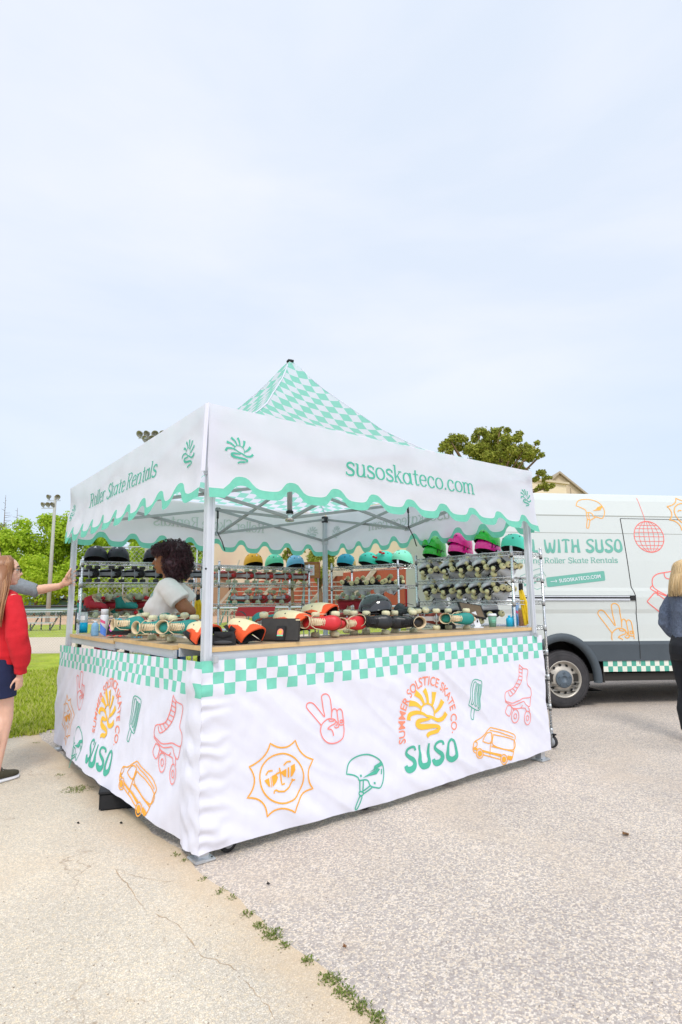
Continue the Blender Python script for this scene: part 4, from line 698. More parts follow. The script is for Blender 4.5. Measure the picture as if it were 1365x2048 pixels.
def rhem(u): return .047+.016*max(0, min(1, (u-.08)/.06))*max(0, 1-u)+.036*max(0, min(1, u/3))-.012*math.sin(pi*max(0, min(1, u/3)))+.004*nf(u, 1, 2)
def lhem(u): q = (3.06-u)/3.0; return .045+.085*max(0, math.sin(pi*max(0, min(1, q))))+.006*nf(u, 4, 2)
def rtop(u): return 1.004+.008*max(0, min(1, u/3))
def ltop(u): q = (3.06-u)/3; return 1.0-.066*q
def skirt(name, fn, hemf, topf, u0, u1, flip):
    b = MB(); ncol = int(round((u1-u0)/SEG)); sub = 7; CH = .0618
    def zrow(u, j):                        # 3 check rows of 3 cells each, then the plain cloth
        t = topf(u)
        if j <= 9: return t-CH*j/3
        return (t-3*CH)+(hemf(u)-(t-3*CH))*(j-9)/64
    nu, nv = ncol*sub, 73; o = len(b.v)
    for j in range(nv+1):
        for i in range(nu+1): u = u0+(u1-u0)*i/nu; b.v.append(tuple(fn(u, zrow(u, j))))
    for j in range(nv):
        for i in range(nu):
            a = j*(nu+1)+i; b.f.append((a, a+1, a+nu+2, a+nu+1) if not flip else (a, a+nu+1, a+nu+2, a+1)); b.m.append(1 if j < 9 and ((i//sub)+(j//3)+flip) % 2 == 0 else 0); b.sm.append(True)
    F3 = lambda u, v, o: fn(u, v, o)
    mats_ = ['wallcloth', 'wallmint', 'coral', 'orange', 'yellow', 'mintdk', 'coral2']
    lw = .0085
    def lines(k, mi, w=lw, off=.004):
        for i, l in enumerate(art(k)):
            l2 = [(p.x, p.y) for p in smooth([(a, c, 0) for a, c in l], 4)] if len(l) > 3 and k not in ('sun',) else l
            b.strip(l2, w, F3, off-.0012+i*.00012, mi, step=.010)
    lines('peace', 2, .0070); lines('sun', 3, .0085); b.fill(art('sunfill'), F3, .003, 3); lines('helmet', 5, .0085); b.fill(art('helmetfill'), F3, .004, 5)
    lines('pop', 5, .0062); lines('skate', 2, .006); lines('vanicon', 3, .0072); b.fill(art('vanfill'), F3, .0044, 3)
    P = art('rays'); X = [p[0] for l in P for p in l]; Z = [p[1] for l in P for p in l]; sunlogo(b, F3, .003, 4, min(X), min(Z), max(X)-min(X), max(Z)-min(Z), .74)
    groovy(b, 'SUSO', [(1.405, .192), (1.925, .187), (1.931, .342), (1.410, .347)], F3, .003, 5, .105, .265)
    # arched line of capitals
    bm = text_bm('SUMMER SOLSTICE SKATE CO.', .008, 1.0); a, c = bmw(bm); Lt = c-a; cx, cz, rr, leg = 1.655, .490, .262, .115
    tot = leg*2+pi*rr; sc = tot/Lt; hs = .088
    for _ in range(2):
        e = [e for e in bm.edges if e.calc_length() > .25]
        if e: bmesh.ops.subdivide_edges(bm, edges=e, cuts=1); bmesh.ops.triangulate(bm, faces=[f for f in bm.faces if len(f.verts) > 3])
    for v in bm.verts:
        s_ = (v.co.x-a)*sc; h = (v.co.y-.35)*hs
        if s_ < leg: p = (cx-rr-h, cz-leg+s_)
        elif s_ > leg+pi*rr: p = (cx+rr+h, cz-(s_-leg-pi*rr))
        else: th = pi-(s_-leg)/rr; p = (cx+(rr+h)*math.cos(th), cz+(rr+h)*math.sin(th)*1.02)
        v.co = (p[0], p[1], 0)
    b.addbm(bm, F3, .003, 6, .03)
    b.build(name, mats_, tent)
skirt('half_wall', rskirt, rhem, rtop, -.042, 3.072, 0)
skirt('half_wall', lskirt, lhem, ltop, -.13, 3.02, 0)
# corner flap of the left wall wrapping the near post
b = MB(); b.grid(lambda a, c: (lambda z: rskirt(-.042, z).lerp(lskirt(2.91, z)+V((-.012, 0, 0)), a)+V((-.012*math.sin(pi*a)-.010*math.sin(pi*a)*math.sin(z*38+4*nf(a, z, 4)), -.004*(1-a), 0)))(.045+.957*c), 8, 50, 0, mf=lambda i, j: 1 if j >= 40 and (j-40)//4 != 1 and i < 3 else 0)
b.build('wall_flap', ['wallcloth', 'wallmint'], tent)
for x, y, z in ((.03, -.05, 1.0), (W_-.03, -.05, 1.01)):
    MB().box((x, y, z+.01), (.03, .03, .035), bev=.004).build('wall_clip', 'alu', tent)

# ---- counters
def counter(name, quad, z0, z1, lab, legs):
    """quad: near-left, near-right, far-right, far-left corners; z0, z1 heights at its ends"""
    c = V((sum(q[0] for q in quad)/4, sum(q[1] for q in quad)/4, 0)); t = thing('counter_table', c, 0, lab, 'counter'); T = .026
    zz = [z0, z1, z1, z0]
    b = MB(); b.prism([V((q[0], q[1], z))-c for q, z in zip(quad, zz)], (0, 0, T)); b.f[1] = b.f[1]; b.m[1] = 1; b.build('tabletop', ['wood', 'woodtop'], t)
    for i in range(4):
        a, d = V(quad[i]+(zz[i],))-c, V(quad[(i+1) % 4]+(zz[(i+1) % 4],))-c
        if (a-d).length > 1.0:
            e = (a+d)/2; inn = V((-e.x, -e.y, 0)).normalized(); nrm = V((d-a)).cross(V((0, 0, 1))).normalized(); nrm = nrm if nrm.dot(inn) > 0 else -nrm
            MB().bar(a+nrm*.02-V((0, 0, .027)), d+nrm*.02-V((0, 0, .027)), .02, .05).build('apron_rail', 'alupale', t)
    for x, y in legs:
        l = MB().bar((x-c.x, y-c.y, .10), (x-c.x, y-c.y, min(zz)-.05), .03, .03).build('leg', 'darkmetal', t)
        k = MB(); k.lathe([(.048, -.014), (.052, -.008), (.052, .008), (.048, .014)], 18, mtx=Matrix.Translation((x-c.x, y-c.y, .052)) @ Matrix.Rotation(pi/2, 4, 'X')); ww = k.build('caster', 'rubber', t)
        k = MB(); k.lathe([(.03, -.016), (.03, .016)], 16, mtx=Matrix.Translation((x-c.x, y-c.y, .052)) @ Matrix.Rotation(pi/2, 4, 'X')); k.box((x-c.x, y-c.y-.022, .08), (.03, .004, .07)); k.box((x-c.x, y-c.y+.022, .08), (.03, .004, .07)); k.box((x-c.x, y-c.y, .113), (.045, .05, .008)); k.build('fork', 'greyplastic', ww)
CZ = 1.046
counter('front', [(.03, -.002), (2.985, -.002), (2.985, .46), (.03, .46)], CZ, CZ+.008, 'long wooden counter along the right side under the susoskateco valance', [(.15, .0), (1.13, .03), (1.90, .07), (2.9, .12), (.15, .4), (2.9, .4)])
counter('left near', [(-.002, .47), (.36, .47), (.36, 1.62), (-.002, 1.62)], CZ-.012, CZ-.012, 'near wooden counter piece on the left side holding the teal skates', [(.06, .55), (.06, 1.5), (.3, 1.5)])
counter('left far', [(-.002, 1.63), (.36, 1.63), (.36, 2.96), (-.002, 2.96)], CZ-.032, CZ-.032, 'far wooden counter piece on the left side holding the bottles', [(.06, 1.8), (.06, 2.85), (.3, 2.85)])
CT = CZ+.030
p = atz(187, 1611, 0)
b = MB(); b.box((0, 0, .055), (.26, .34, .11), bev=.012); b.box((0, 0, .112), (.27, .35, .016), bev=.004)
b.build('storage_box', 'blackfabric', loc=(p.x+.17, p.y-.04, 0), rot=(0, 0, -.35), label='black box on the ground poking out under the left half wall', cat='box')
q = atz(290, 1648, 0); b = MB(); b.tube([(0, 0, .02), (.03, .05, .03), (0, .12, .02)], .012, 6); b.build('yellow_strap', 'yellowstrap', loc=(q.x+.07, q.y, 0), label='end of a yellow strap on the ground under the left wall', cat='strap')
# ================================================================== SKATES, HELMETS, RACKS
PR = {}                                    # prototypes: built once, first use moves the prototype itself
def use(key, maker, mtx, label, cat, group=None):
    if key not in PR: t = maker(); PR[key] = t
    else: t = copy_tree(PR[key])
    t.matrix_world = mtx; tag(t, label, cat, group); return t
def make_skate(boot, sole, wheel, stop, lace='lace', lining='lining', plate='metal', low=False):
    t = thing('roller_skate')
    b = MB(); secs = []
    X = [-.125, -.115, -.09, -.05, 0, .04, .08, .115, .138, .148]; Wd = [.012, .026, .034, .036, .036, .043, .050, .046, .032, .010]; Hh = [.045, .06, .085, .10, .092, .078, .062, .052, .040, .02]
    for x, w_, h in zip(X, Wd, Hh): secs.append([V((x, w_*math.copysign(abs(math.cos(a))**.8, math.cos(a)), .092+h/2+h/2*math.copysign(abs(math.sin(a))**.75, math.sin(a)))) for a in [2*pi*i/14 for i in range(14)]])
    b.loft(secs, 0)
    top = .205 if not low else .195
    sh = [(.115, -.060, .054, .038), (.14, -.062, .056, .042), (.17, -.063, .056, .044), (top, -.064, .057, .045), (top+.010, -.063, .057, .045)]
    ring = lambda z, cx, rx, ry, tl=0: [V((cx+rx*math.cos(a), ry*math.sin(a), z+.016*math.cos(a)*tl)) for a in [2*pi*i/16 for i in range(16)]]
    b.loft([ring(z, cx, rx, ry, .3*i) for i, (z, cx, rx, ry) in enumerate(sh)], 0, cap=False)
    b.loft([ring(top+.010, -.063, .057, .045, 1.2), ring(top+.012, -.063, .053, .041, 1.2), ring(top-.03, -.063, .050, .038, .3), ring(.12, -.060, .042, .032)], 1, cap=False)
    b.loft([ring(.12, -.060, .042, .032), ring(.119, -.060, .002, .002)], 1, cap=True)
    b.build('boot', [boot, lining], t)
    g = MB(); g.loft([[V((.045, y, .165)) for y in (-.018, .018)]+[V((.045, y, .168)) for y in (.018, -.018)], [V((-.012, y, .20)) for y in (-.024, .024)]+[V((-.012, y, .205)) for y in (.024, -.024)], [V((-.004, y, top+.035)) for y in (-.028, .028)]+[V((-.0, y, top+.04)) for y in (.028, -.028)]], 0, True, False)
    g.build('tongue', boot if lace == 'blackfabric' else lining, t)
    g = MB()
    for i in range(8):
        f = i/7; x = .058-.075*f; z = .158+.058*f*f+.012*f; x2 = .058-.075*(f+.08)
        g.tube([(x, -.025, z-.006), (x+.004, 0, z+.008), (x2, .025, z+.002)], .0032, 4); g.tube([(x, .025, z-.006), (x+.006, 0, z+.010), (x2, -.025, z+.002)], .0032, 4)
    g.tube([(-.018, .02, .225), (.01, .045, .215), (.03, .05, .19), (.06, .055, .14)], .003, 4); g.tube([(-.018, -.02, .225), (.012, -.045, .205), (.05, -.05, .16)], .003, 4)
    g.build('laces', lace, t)
    g = MB(); g.loft([[V((x, w_*1.02*math.cos(a), .086+.006*math.sin(a))) for a in [2*pi*i/10 for i in range(10)]] for x, w_ in zip(X, Wd)], 0); g.box((-.085, 0, .078), (.07, .055, .022), bev=.004); g.build('sole', sole, t)
    g = MB(); g.box((-.0, 0, .066), (.235, .036, .008), bev=.003); 
    for x in (-.075, .075): g.box((x, 0, .052), (.045, .05, .022), bev=.006); g.tube([(x, -.088, .031), (x, .088, .031)], .006, 6); g.tube([(x, 0, .055), (x, 0, .034)], .016, 8)
    g.build('truck_plate', plate, t)
    wm = MB(); q = Matrix.Rotation(pi/2, 4, 'X'); wm.lathe([(.010, -.017), (.024, -.017), (.030, -.012), (.031, 0), (.030, .012), (.024, .017), (.010, .017), (.009, .010)], 16, mtx=q)
    me = wm.mesh('wheel', wheel)
    for x in (-.075, .075):
        for y in (-.068, .068):
            o = bpy.data.objects.new('wheel', me); COL.objects.link(o); o.parent = t; o.location = (x, y, .031)
    g = MB(); g.lathe([(.010, .02), (.020, .02), (.022, .005), (.018, -.012), (.004, -.013)], 12, mtx=Matrix.Translation((.132, 0, .045)) @ Matrix.Rotation(-.6, 4, 'Y')); g.build('toe_stop', stop, t)
    return t
SK = dict(red=lambda: make_skate('crimson', 'soletan', 'wheelgreen', 'red', plate='metal'), cherry=lambda: make_skate('red', 'soletan', 'wheelcream', 'red'), teal=lambda: make_skate('teal', 'soletan', 'wheelgreen', 'red'), tealc=lambda: make_skate('teal', 'soletan', 'wheelcream', 'cream'),
          black=lambda: make_skate('blackleather', 'black', mat('black_wheel', (.05, .048, .05), .5, vary=.2, vscale=40), 'black', 'black', 'blackfabric', 'greyplastic'), blackc=lambda: make_skate('blackleather', 'black', 'wheelcream', 'black', 'blackfabric', 'lining'),
          white=lambda: make_skate('whiteleather', 'black', 'wheelyel', 'wheelyel', 'whiteplastic', 'blackfabric', 'darkmetal', low=True))
def skate(kind, pos, toe, up, label, group=None): return use('sk'+kind, SK[kind], basis(toe, up, pos), label, 'roller skate', group)

def make_helmet(col, inner='blackfabric', vents=True, visor=0, col2=None, col3=None, mark=None, rough=.35):
    t = thing('skate_helmet'); b = MB(); nt_, nf_ = 32, 14
    def pt(a, f, k=1):                     # a azimuth 0 front, f 0 rim .. 1 crown
        ca, sa = math.cos(a), math.sin(a); rim = .012+.030*ca*(ca > 0)+(-.012 if ca < -.3 else 0)+.010*abs(sa)**6*-1
        if visor and ca > .5: rim -= .0
        z0 = .150*k; e = f*pi/2; zz = rim+(z0-rim)*math.sin(e); r = (1-math.sin(e)**2.6)**.5 if f < 1 else 0
        return V((.128*k*r*ca+visor*.05*max(0, ca)**3*(1-f)**3, .106*k*r*sa, zz))
    mf = None
    if col2: mf = lambda i, j: 0 if (abs((i/nt_)*2-1)*6+j*.25) > 3.6 else (2 if (abs((i/nt_)*2-1)*6+j*.25) > 2.2 else 3)
    b.grid(lambda u, v: pt(2*pi*u, v), nt_, nf_, mf=mf); b.grid(lambda u, v: pt(-2*pi*u, v, .955)+V((0, 0, -.001)), nt_, 8, 1)
    rim = [pt(2*pi*i/nt_, 0) for i in range(nt_+1)]; b.tube(rim, .0032, 5, 0 if not mark == 'trim' else 1, cap=False)
    b.build('shell', [col, inner]+([col2, col3] if col2 else []), t)
    if vents:
        g = MB()
        for a, f in ((.55, .40), (-.55, .40), (1.25, .55), (-1.25, .55), (2.5, .5), (-2.5, .5), (.22, .72), (-.22, .72)):
            p = pt(a, f, 1.004); n = (p-V((0, 0, .02))).normalized(); g.lathe([(0.001, -.004), (.0075, -.003), (.0075, .0012), (.0055, .0016), (.0045, -.001), (0.001, -.001)], 10, mtx=Matrix.Translation(p) @ n.to_track_quat('Z', 'Y').to_matrix().to_4x4())
        g.build('vent_holes', 'black', t)
    g = MB(); g.tube([(.03, .098, .02), (.035, .10, -.03), (.02, .08, -.045)], .0045, 5); g.tube([(-.03, .10, .02), (.0, .105, -.02), (.02, .08, -.045), (.01, .02, -.03), (.015, -.06, -.035), (.03, -.098, .02)], .0045, 5); g.box((.02, .07, -.04), (.02, .02, .012)); g.build('chin_strap', 'blackfabric', t)
    if mark:
        g = MB(); F2 = lambda u, v, o: (lambda a, f: pt(a, f, 1.0)+ (pt(a, f, 1)-V((0, 0, .03))).normalized()*o)(u/.11, v/.2)
        if mark == 'x': g.strip([(-.014, .10), (.014, .14)], .008, F2, .0015, 0, .008); g.strip([(-.014, .14), (.014, .10)], .008, F2, .0018, 0, .008)
        if mark == 'dot': g.fill([circ(0, .09, .010, .012, 12)[:-1]], F2, .0015, 0)
        g.build('front_emblem', 'whiteplastic', t)
    return t
HC = {'blackm': (.022, .027, .035), 'yel': (.86, .44, .01), 'mint': (.14, .74, .45), 'sky': (.17, .48, .68), 'teal': (.05, .60, .45), 'green': (.01, .48, .02), 'pink': (.90, .012, .32), 'aqua': (.09, .70, .50), 'pale': (.24, .78, .54)}
for k, c in HC.items(): M['h'+k] = mat('helmet_'+k, c, .22 if k in ('green', 'pink') else .55, coat=.6 if k in ('green', 'pink') else 0, spec=.5)
M['htri1'] = mat('helmet_blue', (.02, .38, .52), .6); M['htri2'] = mat('helmet_yellow', (.80, .55, .18), .6); M['htri3'] = mat('helmet_peach', (.85, .42, .36), .6)
def helmet(kind, pos, face, up, label, group=None, visor=0, mark=None, tag_=''):
    mk = lambda: make_helmet('h'+kind, visor=visor, mark=mark) if kind != 'tri' else make_helmet('htri1', col2='htri2', col3='htri3')
    return use('he'+kind+str(visor)+str(mark), mk, basis(face, up, pos+V((0, 0, .004)), 1.09), label, 'helmet', group)

# wire rack: front-left corner FL, direction to front-right, length, shelf heights
def rack(FL, ang, Lr, Dr, hs, label, top=None):
    t = thing('wire_rack', FL, ang, label, 'shelving rack'); key = (Lr, Dr); top = top or hs[0]+.02
    b = MB(); e = .003
    for z in (0, -.034):
        for a, c in (((0, 0), (Lr, 0)), ((Lr, 0), (Lr, Dr)), ((Lr, Dr), (0, Dr)), ((0, Dr), (0, 0))): b.tube([(a[0], a[1], z), (c[0], c[1], z)], .0038, 5)
    n = int(Lr/.045)
    for y in (0, Dr):
        for i in range(n): b.tube([(i*Lr/n, y, 0), ((i+.5)*Lr/n, y, -.034), ((i+1)*Lr/n, y, 0)], .002, 3, cap=False)
    m_ = int(Dr/.045)
    for x in (0, Lr):
        for i in range(m_): b.tube([(x, i*Dr/m_, 0), (x, (i+.5)*Dr/m_, -.034), (x, (i+1)*Dr/m_, 0)], .002, 3, cap=False)
    k = int(Lr/.026)
    for i in range(1, k): b.tube([(i*Lr/k, 0, .003), (i*Lr/k, Dr, .003)], .0021, 3, cap=False)
    for y in (Dr*.33, Dr*.67): b.tube([(0, y, -.003), (Lr, y, -.003)], .003, 4, cap=False)
    me = b.mesh('shelf', 'chrome')
    for z in hs: o = bpy.data.objects.new('shelf', me); COL.objects.link(o); o.parent = t; o.location = (0, 0, z)
    for x, y in ((0, 0), (Lr, 0), (0, Dr), (Lr, Dr)):
        p = MB(); p.tube([(x, y, .13), (x, y, top+.02)], .0125, 10)
        z = .2
        while z < top: p.tube([(x, y, z), (x, y, z+.002)], .0131, 10); z += .0254
        p.lathe([(.013, top+.02), (.013, top+.026), (.004, top+.03)], 10, mtx=Matrix.Translation((x, y, 0))); po = p.build('rack_post', 'chrome', t)
        p = MB()
        for z in hs: p.lathe([(.0140, z-.042), (.0155, z-.01), (.0145, z+.006)], 12, mtx=Matrix.Translation((x, y, 0)))
        p.build('shelf_collar', 'alu', po); p = MB()
        for z in hs: p.lathe([(.0150, z-.05), (.0150, z-.043)], 12, mtx=Matrix.Translation((x, y, 0)))
        p.build('shelf_clip', 'black', po)
        c = MB(); cy = -.02; c.lathe([(.026, -.014), (.052, -.013), (.052, .013), (.026, .014)], 20, mtx=Matrix.Translation((x+.012, y+cy, .055)) @ Matrix.Rotation(pi/2+.0, 4, 'X') ); ca = c.build('caster', 'rubber', t)
        c = MB(); c.lathe([(.040, -.0150), (.040, .0150)], 20, mtx=Matrix.Translation((x+.012, y+cy, .055)) @ Matrix.Rotation(pi/2, 4, 'X')); c.build('hub', 'greyplastic', ca)
        c = MB()
        for s in (-1, 1): c.prism([(x-.022, y+cy+s*.019, .115), (x+.034, y+cy+s*.019, .115), (x+.024, y+cy+s*.019, .06), (x+.012, y+cy+s*.019, .045), (x, y+cy+s*.019, .06)], (0, .003, 0))
        c.box((x, y+cy+.003, .118), (.055, .055, .01), bev=.003); c.tube([(x, y, .12), (x, y, .14)], .014, 8); c.build('fork', 'alu', ca)
        c = MB(); c.box((x+.035, y+cy, .118), (.035, .03, .012)); c.build('brake_lever', 'black', ca)
    return t
def ang(A, B): return math.atan2(B[1]-A[1], B[0]-A[0])
RD = dict(A=((.136, 3.20), ang((.136, 3.20), (1.30, 2.95)), 1.2, .44, [1.74, 1.53, 1.17, .80, .42, .16]),
          B=((1.61, 3.16), ang((1.61, 3.16), (2.90, 3.20)), 1.28, .44, [1.745, 1.54, 1.30, 1.0, .6, .16]),
          C=((3.05, 2.93), -pi/2+.27, .98, .44, [1.745, 1.50, 1.21, .85, .5, .16]),
          D=((3.005, 1.38), -pi/2, 1.20, .45, [1.745, 1.515, 1.305, 1.075, .85, .63, .37, .16]))
RL = dict(A='chrome wire rack on the far left with the black helmets on top', B='chrome wire rack in the back with yellow, mint and blue helmets on top', C='chrome wire rack right of the rear tent post with teal helmets on top', D='chrome wire rack at the right end full of white skates under pink and green helmets')
for k, (fl, a, Lr, Dr, hs) in RD.items(): rack((fl[0], fl[1], 0), a, Lr, Dr, hs, RL[k])
def onrack(k, px, py, depth, z):           # point over rack k, seen in pixel column px, `depth` behind the front edge
    fl, a, Lr, Dr, hs = RD[k]; d = V((math.cos(a), math.sin(a), 0)); n = V((-d.y, d.x, 0)); A = V((fl[0], fl[1], 0))+n*depth; p = atl(px, py, A, A+d); p.z = z; return p
W1 = .0055
# --- helmets on top of the racks
def hrow(k, items):
    for px, kind, dz, face, up, lab, kw in items: helmet(kind, onrack(k, px, 1110, .20, RD[k][4][0]+W1-.012+dz+.0), face, up, lab, 'helmets lined up on the wire racks', **kw)
U = (0, 0, 1)
hrow('A', [(193, 'blackm', .02, (.25, .95, 0), U, 'matt black helmet with white emblem at the far left of the rack top', dict(mark='x')), (237, 'blackm', .02, (.2, .95, 0), U, 'matt black helmet second from the left on the rack top', dict(mark='x')), (310, 'blackm', .02, (.1, .95, 0), U, 'matt black helmet half hidden by the curly hair', dict(mark='x')), (352, 'blackm', .02, (.1, .95, 0), U, 'black helmet on the rack top behind the curly hair', dict(mark='x'))])
hrow('B', [(507, 'yel', .02, (.45, .8, 0), U, 'mustard yellow helmet on the back rack', dict(mark='dot')), (549, 'mint', .02, (.45, .8, 0), U, 'mint helmet between the yellow and the blue helmets', dict(mark='dot')), (591, 'sky', .02, (.4, .8, 0), U, 'light blue helmet at the right of the back rack', dict(mark='dot'))])
hrow('C', [(693, 'tri', .02, (-.6, .8, 0), U, 'helmet in blue, yellow and peach bands beside the rear tent post', {}), (738, 'teal', .02, (-.75, .6, 0), U, 'teal helmet with a red bow, left of the pair', {}), (771, 'teal', .02, (-.75, .6, 0), U, 'teal helmet with a red bow, right of the pair', {}), (805, 'pale', .02, (-.75, .6, 0), U, 'pale mint helmet at the right end of the second back rack', dict(mark='dot'))])
for px, py, l in ((751, 1115, 'left'), (764, 1106, 'right')):
    p = onrack('C', px, py, .06, 0); p = p; q = atl(px, py, onrack('C', 700, 1110, .06, 0), onrack('C', 800, 1110, .06, 0)); b = MB(); b.ell((0, 0, 0), (.012, .012, .012), 8, 6)
    for s in (-1, 1): b.ell((.022*s, 0, .004), (.018, .01, .015), 8, 6)
    bb = b.build('bow', 'red', loc=(q.x, q.y, q.z), rot=(0, .3, RZ), label='small red bow on the %s teal helmet' % l, cat='bow')
dt = RD['D'][4][0]+W1-.012
for px, k1, k2, l1, l2 in ((870, 'green', 'green', 'lower bright green helmet of the left stack', 'upper bright green helmet of the left stack'), (922, 'pink', 'pink', 'lower magenta helmet of the all pink stack', 'upper magenta helmet of the all pink stack'), (977, 'pink', 'green', 'magenta helmet under a green one', 'green helmet resting on a magenta one')):
    p = onrack('D', px, 1110, .2, dt+.02); helmet(k1, p, (-.8, .55, 0), U, l1, 'stacked helmets on the right rack')
    helmet(k2, p+V((-.012, .0, .080)), (-.85, .5, .10), (.1, 0, 1), l2, 'stacked helmets on the right rack')
helmet('aqua', onrack('D', 1030, 1100, .2, dt+.02), (-.75, .65, 0), U, 'plain aqua helmet at the right end of the right rack', 'helmets lined up on the wire racks')
# --- skates on the racks
n_ = [0]
def srow(k, lev, kind, items, lab, toe, up, dep=.16, lift=.085, group='skates lying on the wire racks'):
    for px, w_ in items:
        z = RD[k][4][lev]+W1+lift; p = onrack(k, px, 1160+45*lev, dep, z); j = random.uniform(-.12, .12)
        skate(kind, p, (toe[0]+j*.4, toe[1]+j, toe[2]+j*.1), up, lab % w_, group)
SU = (0, -1, .12)
srow('A', 1, 'black', [(158, 'at the far left'), (204, 'below the first black helmet'), (251, 'below the second black helmet'), (294, 'just left of the woman in the white shirt'), (392, 'right of the curly hair')], 'black skate on its side, sole showing, %s', (1, .1, 0), SU)
srow('A', 2, 'red', [(187, 'farthest left on the rack'), (312, 'beside the white shirt')], 'crimson skate standing on cream wheels, %s', (1, .35, 0), (0, 0, 1), .2, .0)
srow('A', 2, 'teal', [(253, 'in the middle of the rack')], 'teal skate standing on cream wheels %s', (1, .4, 0), (0, .2, 1), .16, .0)
srow('A', 2, 'teal', [(178, 'at the far left'), (243, 'behind the standing teal one'), (292, 'by the white shirt')], 'upturned teal skate, wheels up, on the left rack %s', (1, -.3, 0), (0, -.15, -1), .33, .25)
srow('A', 2, 'red', [(214, 'behind the spray can'), (270, 'right of the middle')], 'upturned crimson skate, wheels up, on the left rack %s', (1, .3, 0), (0, -.1, -1), .33, .25)
srow('A', 3, 'red', [(205, 'behind the spray cans'), (300, 'left of the white shirt')], 'crimson skate on the lower shelf, %s', (1, .5, 0), (0, -.1, -1), .2, .26)
srow('B', 1, 'red', [(442, 'farthest left, by the near tent post'), (520, 'second of the dark red ones'), (597, 'farthest right')], 'dark red skate on its side, upper back rack, %s', (1, .1, 0), SU)
srow('B', 1, 'teal', [(480, 'between two red ones'), (558, 'near the middle')], 'teal skate on its side on the back rack %s', (1, .1, 0), SU)
srow('B', 2, 'red', [(505, 'left of the middle pair'), (553, 'right of the middle pair')], 'red skate upside down on the lower back shelf, %s', (1, .5, 0), (.1, -1, -.35), .2, .09)
srow('B', 2, 'tealc', [(482, 'at the left'), (528, 'in the middle')], 'teal skate upside down on the lower back shelf, %s', (1, -.2, 0), (.1, -1, -.35), .2, .09)
srow('C', 1, 'white', [(700, 'by the rear post'), (730, 'second from the left'), (762, 'above the glossy black helmet'), (788, 'at the right end')], 'grey white skate tipped over on the second rack, %s', (.75, .55, -.1), (-.3, -.6, -.7), .2, .10)
srow('C', 2, 'red', [(690, 'left'), (722, 'middle')], 'dark skate with cream wheels up on the second rack, %s', (.8, .5, 0), (.1, -.3, -1), .2, .2)
TO, UP = (-.86, .50, -.08), (.15, -.62, .75)
for lev, xs in ((1, [868, 913, 946, 980, 1012]), (2, [876, 909, 942, 972, 1000]), (3, [884, 925, 986])):
    for i, px in enumerate(xs):
        lab = ['first', 'second', 'third', 'fourth', 'fifth'][i]+' white skate from the left, %s shelf of the right rack' % ['', 'upper', 'middle', 'lower'][lev]
        z = RD['D'][4][lev]+W1; dd = random.uniform(-.07, .07)
        skate('white', onrack('D', px, 1110+45*lev, .14, z+.045), (TO[0], TO[1]+dd, -.05), (.38, -.62+dd, .68), lab, 'white skates on the right rack')
        if lev < 3: skate('white', onrack('D', px+12, 1095+45*lev, .20, z+.175), (TO[0]+.05, TO[1]-dd, .10), (-.12, -.55, -.82), lab.replace('white skate from the left', 'upturned skate from the left behind the row'), 'white skates on the right rack')
# yellow strap bundles hanging with black clips
def straps(px, y0, y1, D, lab, n=5, wd=.04, lean=0):
    a = atd(px, y0, D); c = atd(px+lean, y1, D); L_ = a.z-c.z; t = thing('strap_bundle', (a.x, a.y, a.z), RZ, lab, 'strap bundle'); sh = (c-a).dot(RH); b = MB()
    for i in range(n):
        o = (i/(n-1)-.5)*wd if n > 1 else 0; b.tube([(o*.5, .006*(i % 3), -.10), (o+sh*.4, .01*(i % 2), -L_*.5), (o*1.2+sh, .008*(i % 3), -L_*random.uniform(.96, 1.0)), (o*1.3+sh+.006, .012, -L_*.93)], .0085, 6)
    b.build('strap', 'yellowstrap', t); b = MB()
    for s in (-1, 0, 1): b.box((s*.012, .004*s, -.075), (.016, .016, .065), bev=.004); b.tube([(s*.012, 0, -.05), (s*.018, 0, -.02), (s*.006, 0, .004), (s*.002, 0, -.012)], .0035, 5)
    b.build('clip', 'black', t)
straps(1041, 1157, 1250, 5.35, 'yellow strap bundle with black clips at the right end of the stall', 6, .05, 16)
straps(836, 1196, 1240, 6.25, 'yellow strap bundle hanging on the left post of the right rack', 5, .06, 2)
straps(606, 1208, 1250, 7.6, 'yellow strap bundle hanging on the right post of the back rack', 5, .06, 2)
straps(397, 1180, 1240, 6.1, 'yellow strap bundle hanging between the woman and the near tent post', 5, .06, 0)
# cork board with a sheet
a = atd(604, 1156, 7.75); c = atd(640, 1125, 7.75); wd_, hg = (c-a).dot(RH), c.z-a.z; t = thing('cork_board', (a.x, a.y, a.z), RZ, 'cork notice board with a white sheet beside the rear tent post', 'notice board')
MB().box((wd_/2, 0, hg/2), (wd_, .015, hg)).build('board', 'cork', t); f = MB()
for q in (((0, 0), (wd_, 0)), ((wd_, 0), (wd_, hg)), ((wd_, hg), (0, hg)), ((0, hg), (0, 0))): f.bar((q[0][0], -.008, q[0][1]), (q[1][0], -.008, q[1][1]), .012, .012)
f.build('board_frame', mat('board_frame', (.45, .15, .09), .6), t); b = MB(); b.box((wd_*.45, -.010, hg*.5), (wd_*.5, .002, hg*.68)); F2 = lambda u, v, o: V((u, -.0115-o, v))
b.strip(circ(wd_*.52, hg*.42, .022, .026, 14), .004, F2, .0002, 1); b.fill([circ(wd_*.52, hg*.42, .010, .010, 10)[:-1]], F2, .0004, 1); b.strip([(wd_*.52-.02, hg*.66), (wd_*.52+.02, hg*.66)], .012, F2, .0003, 2); b.build('sheet', ['paper', 'coral', 'vmint'], t)
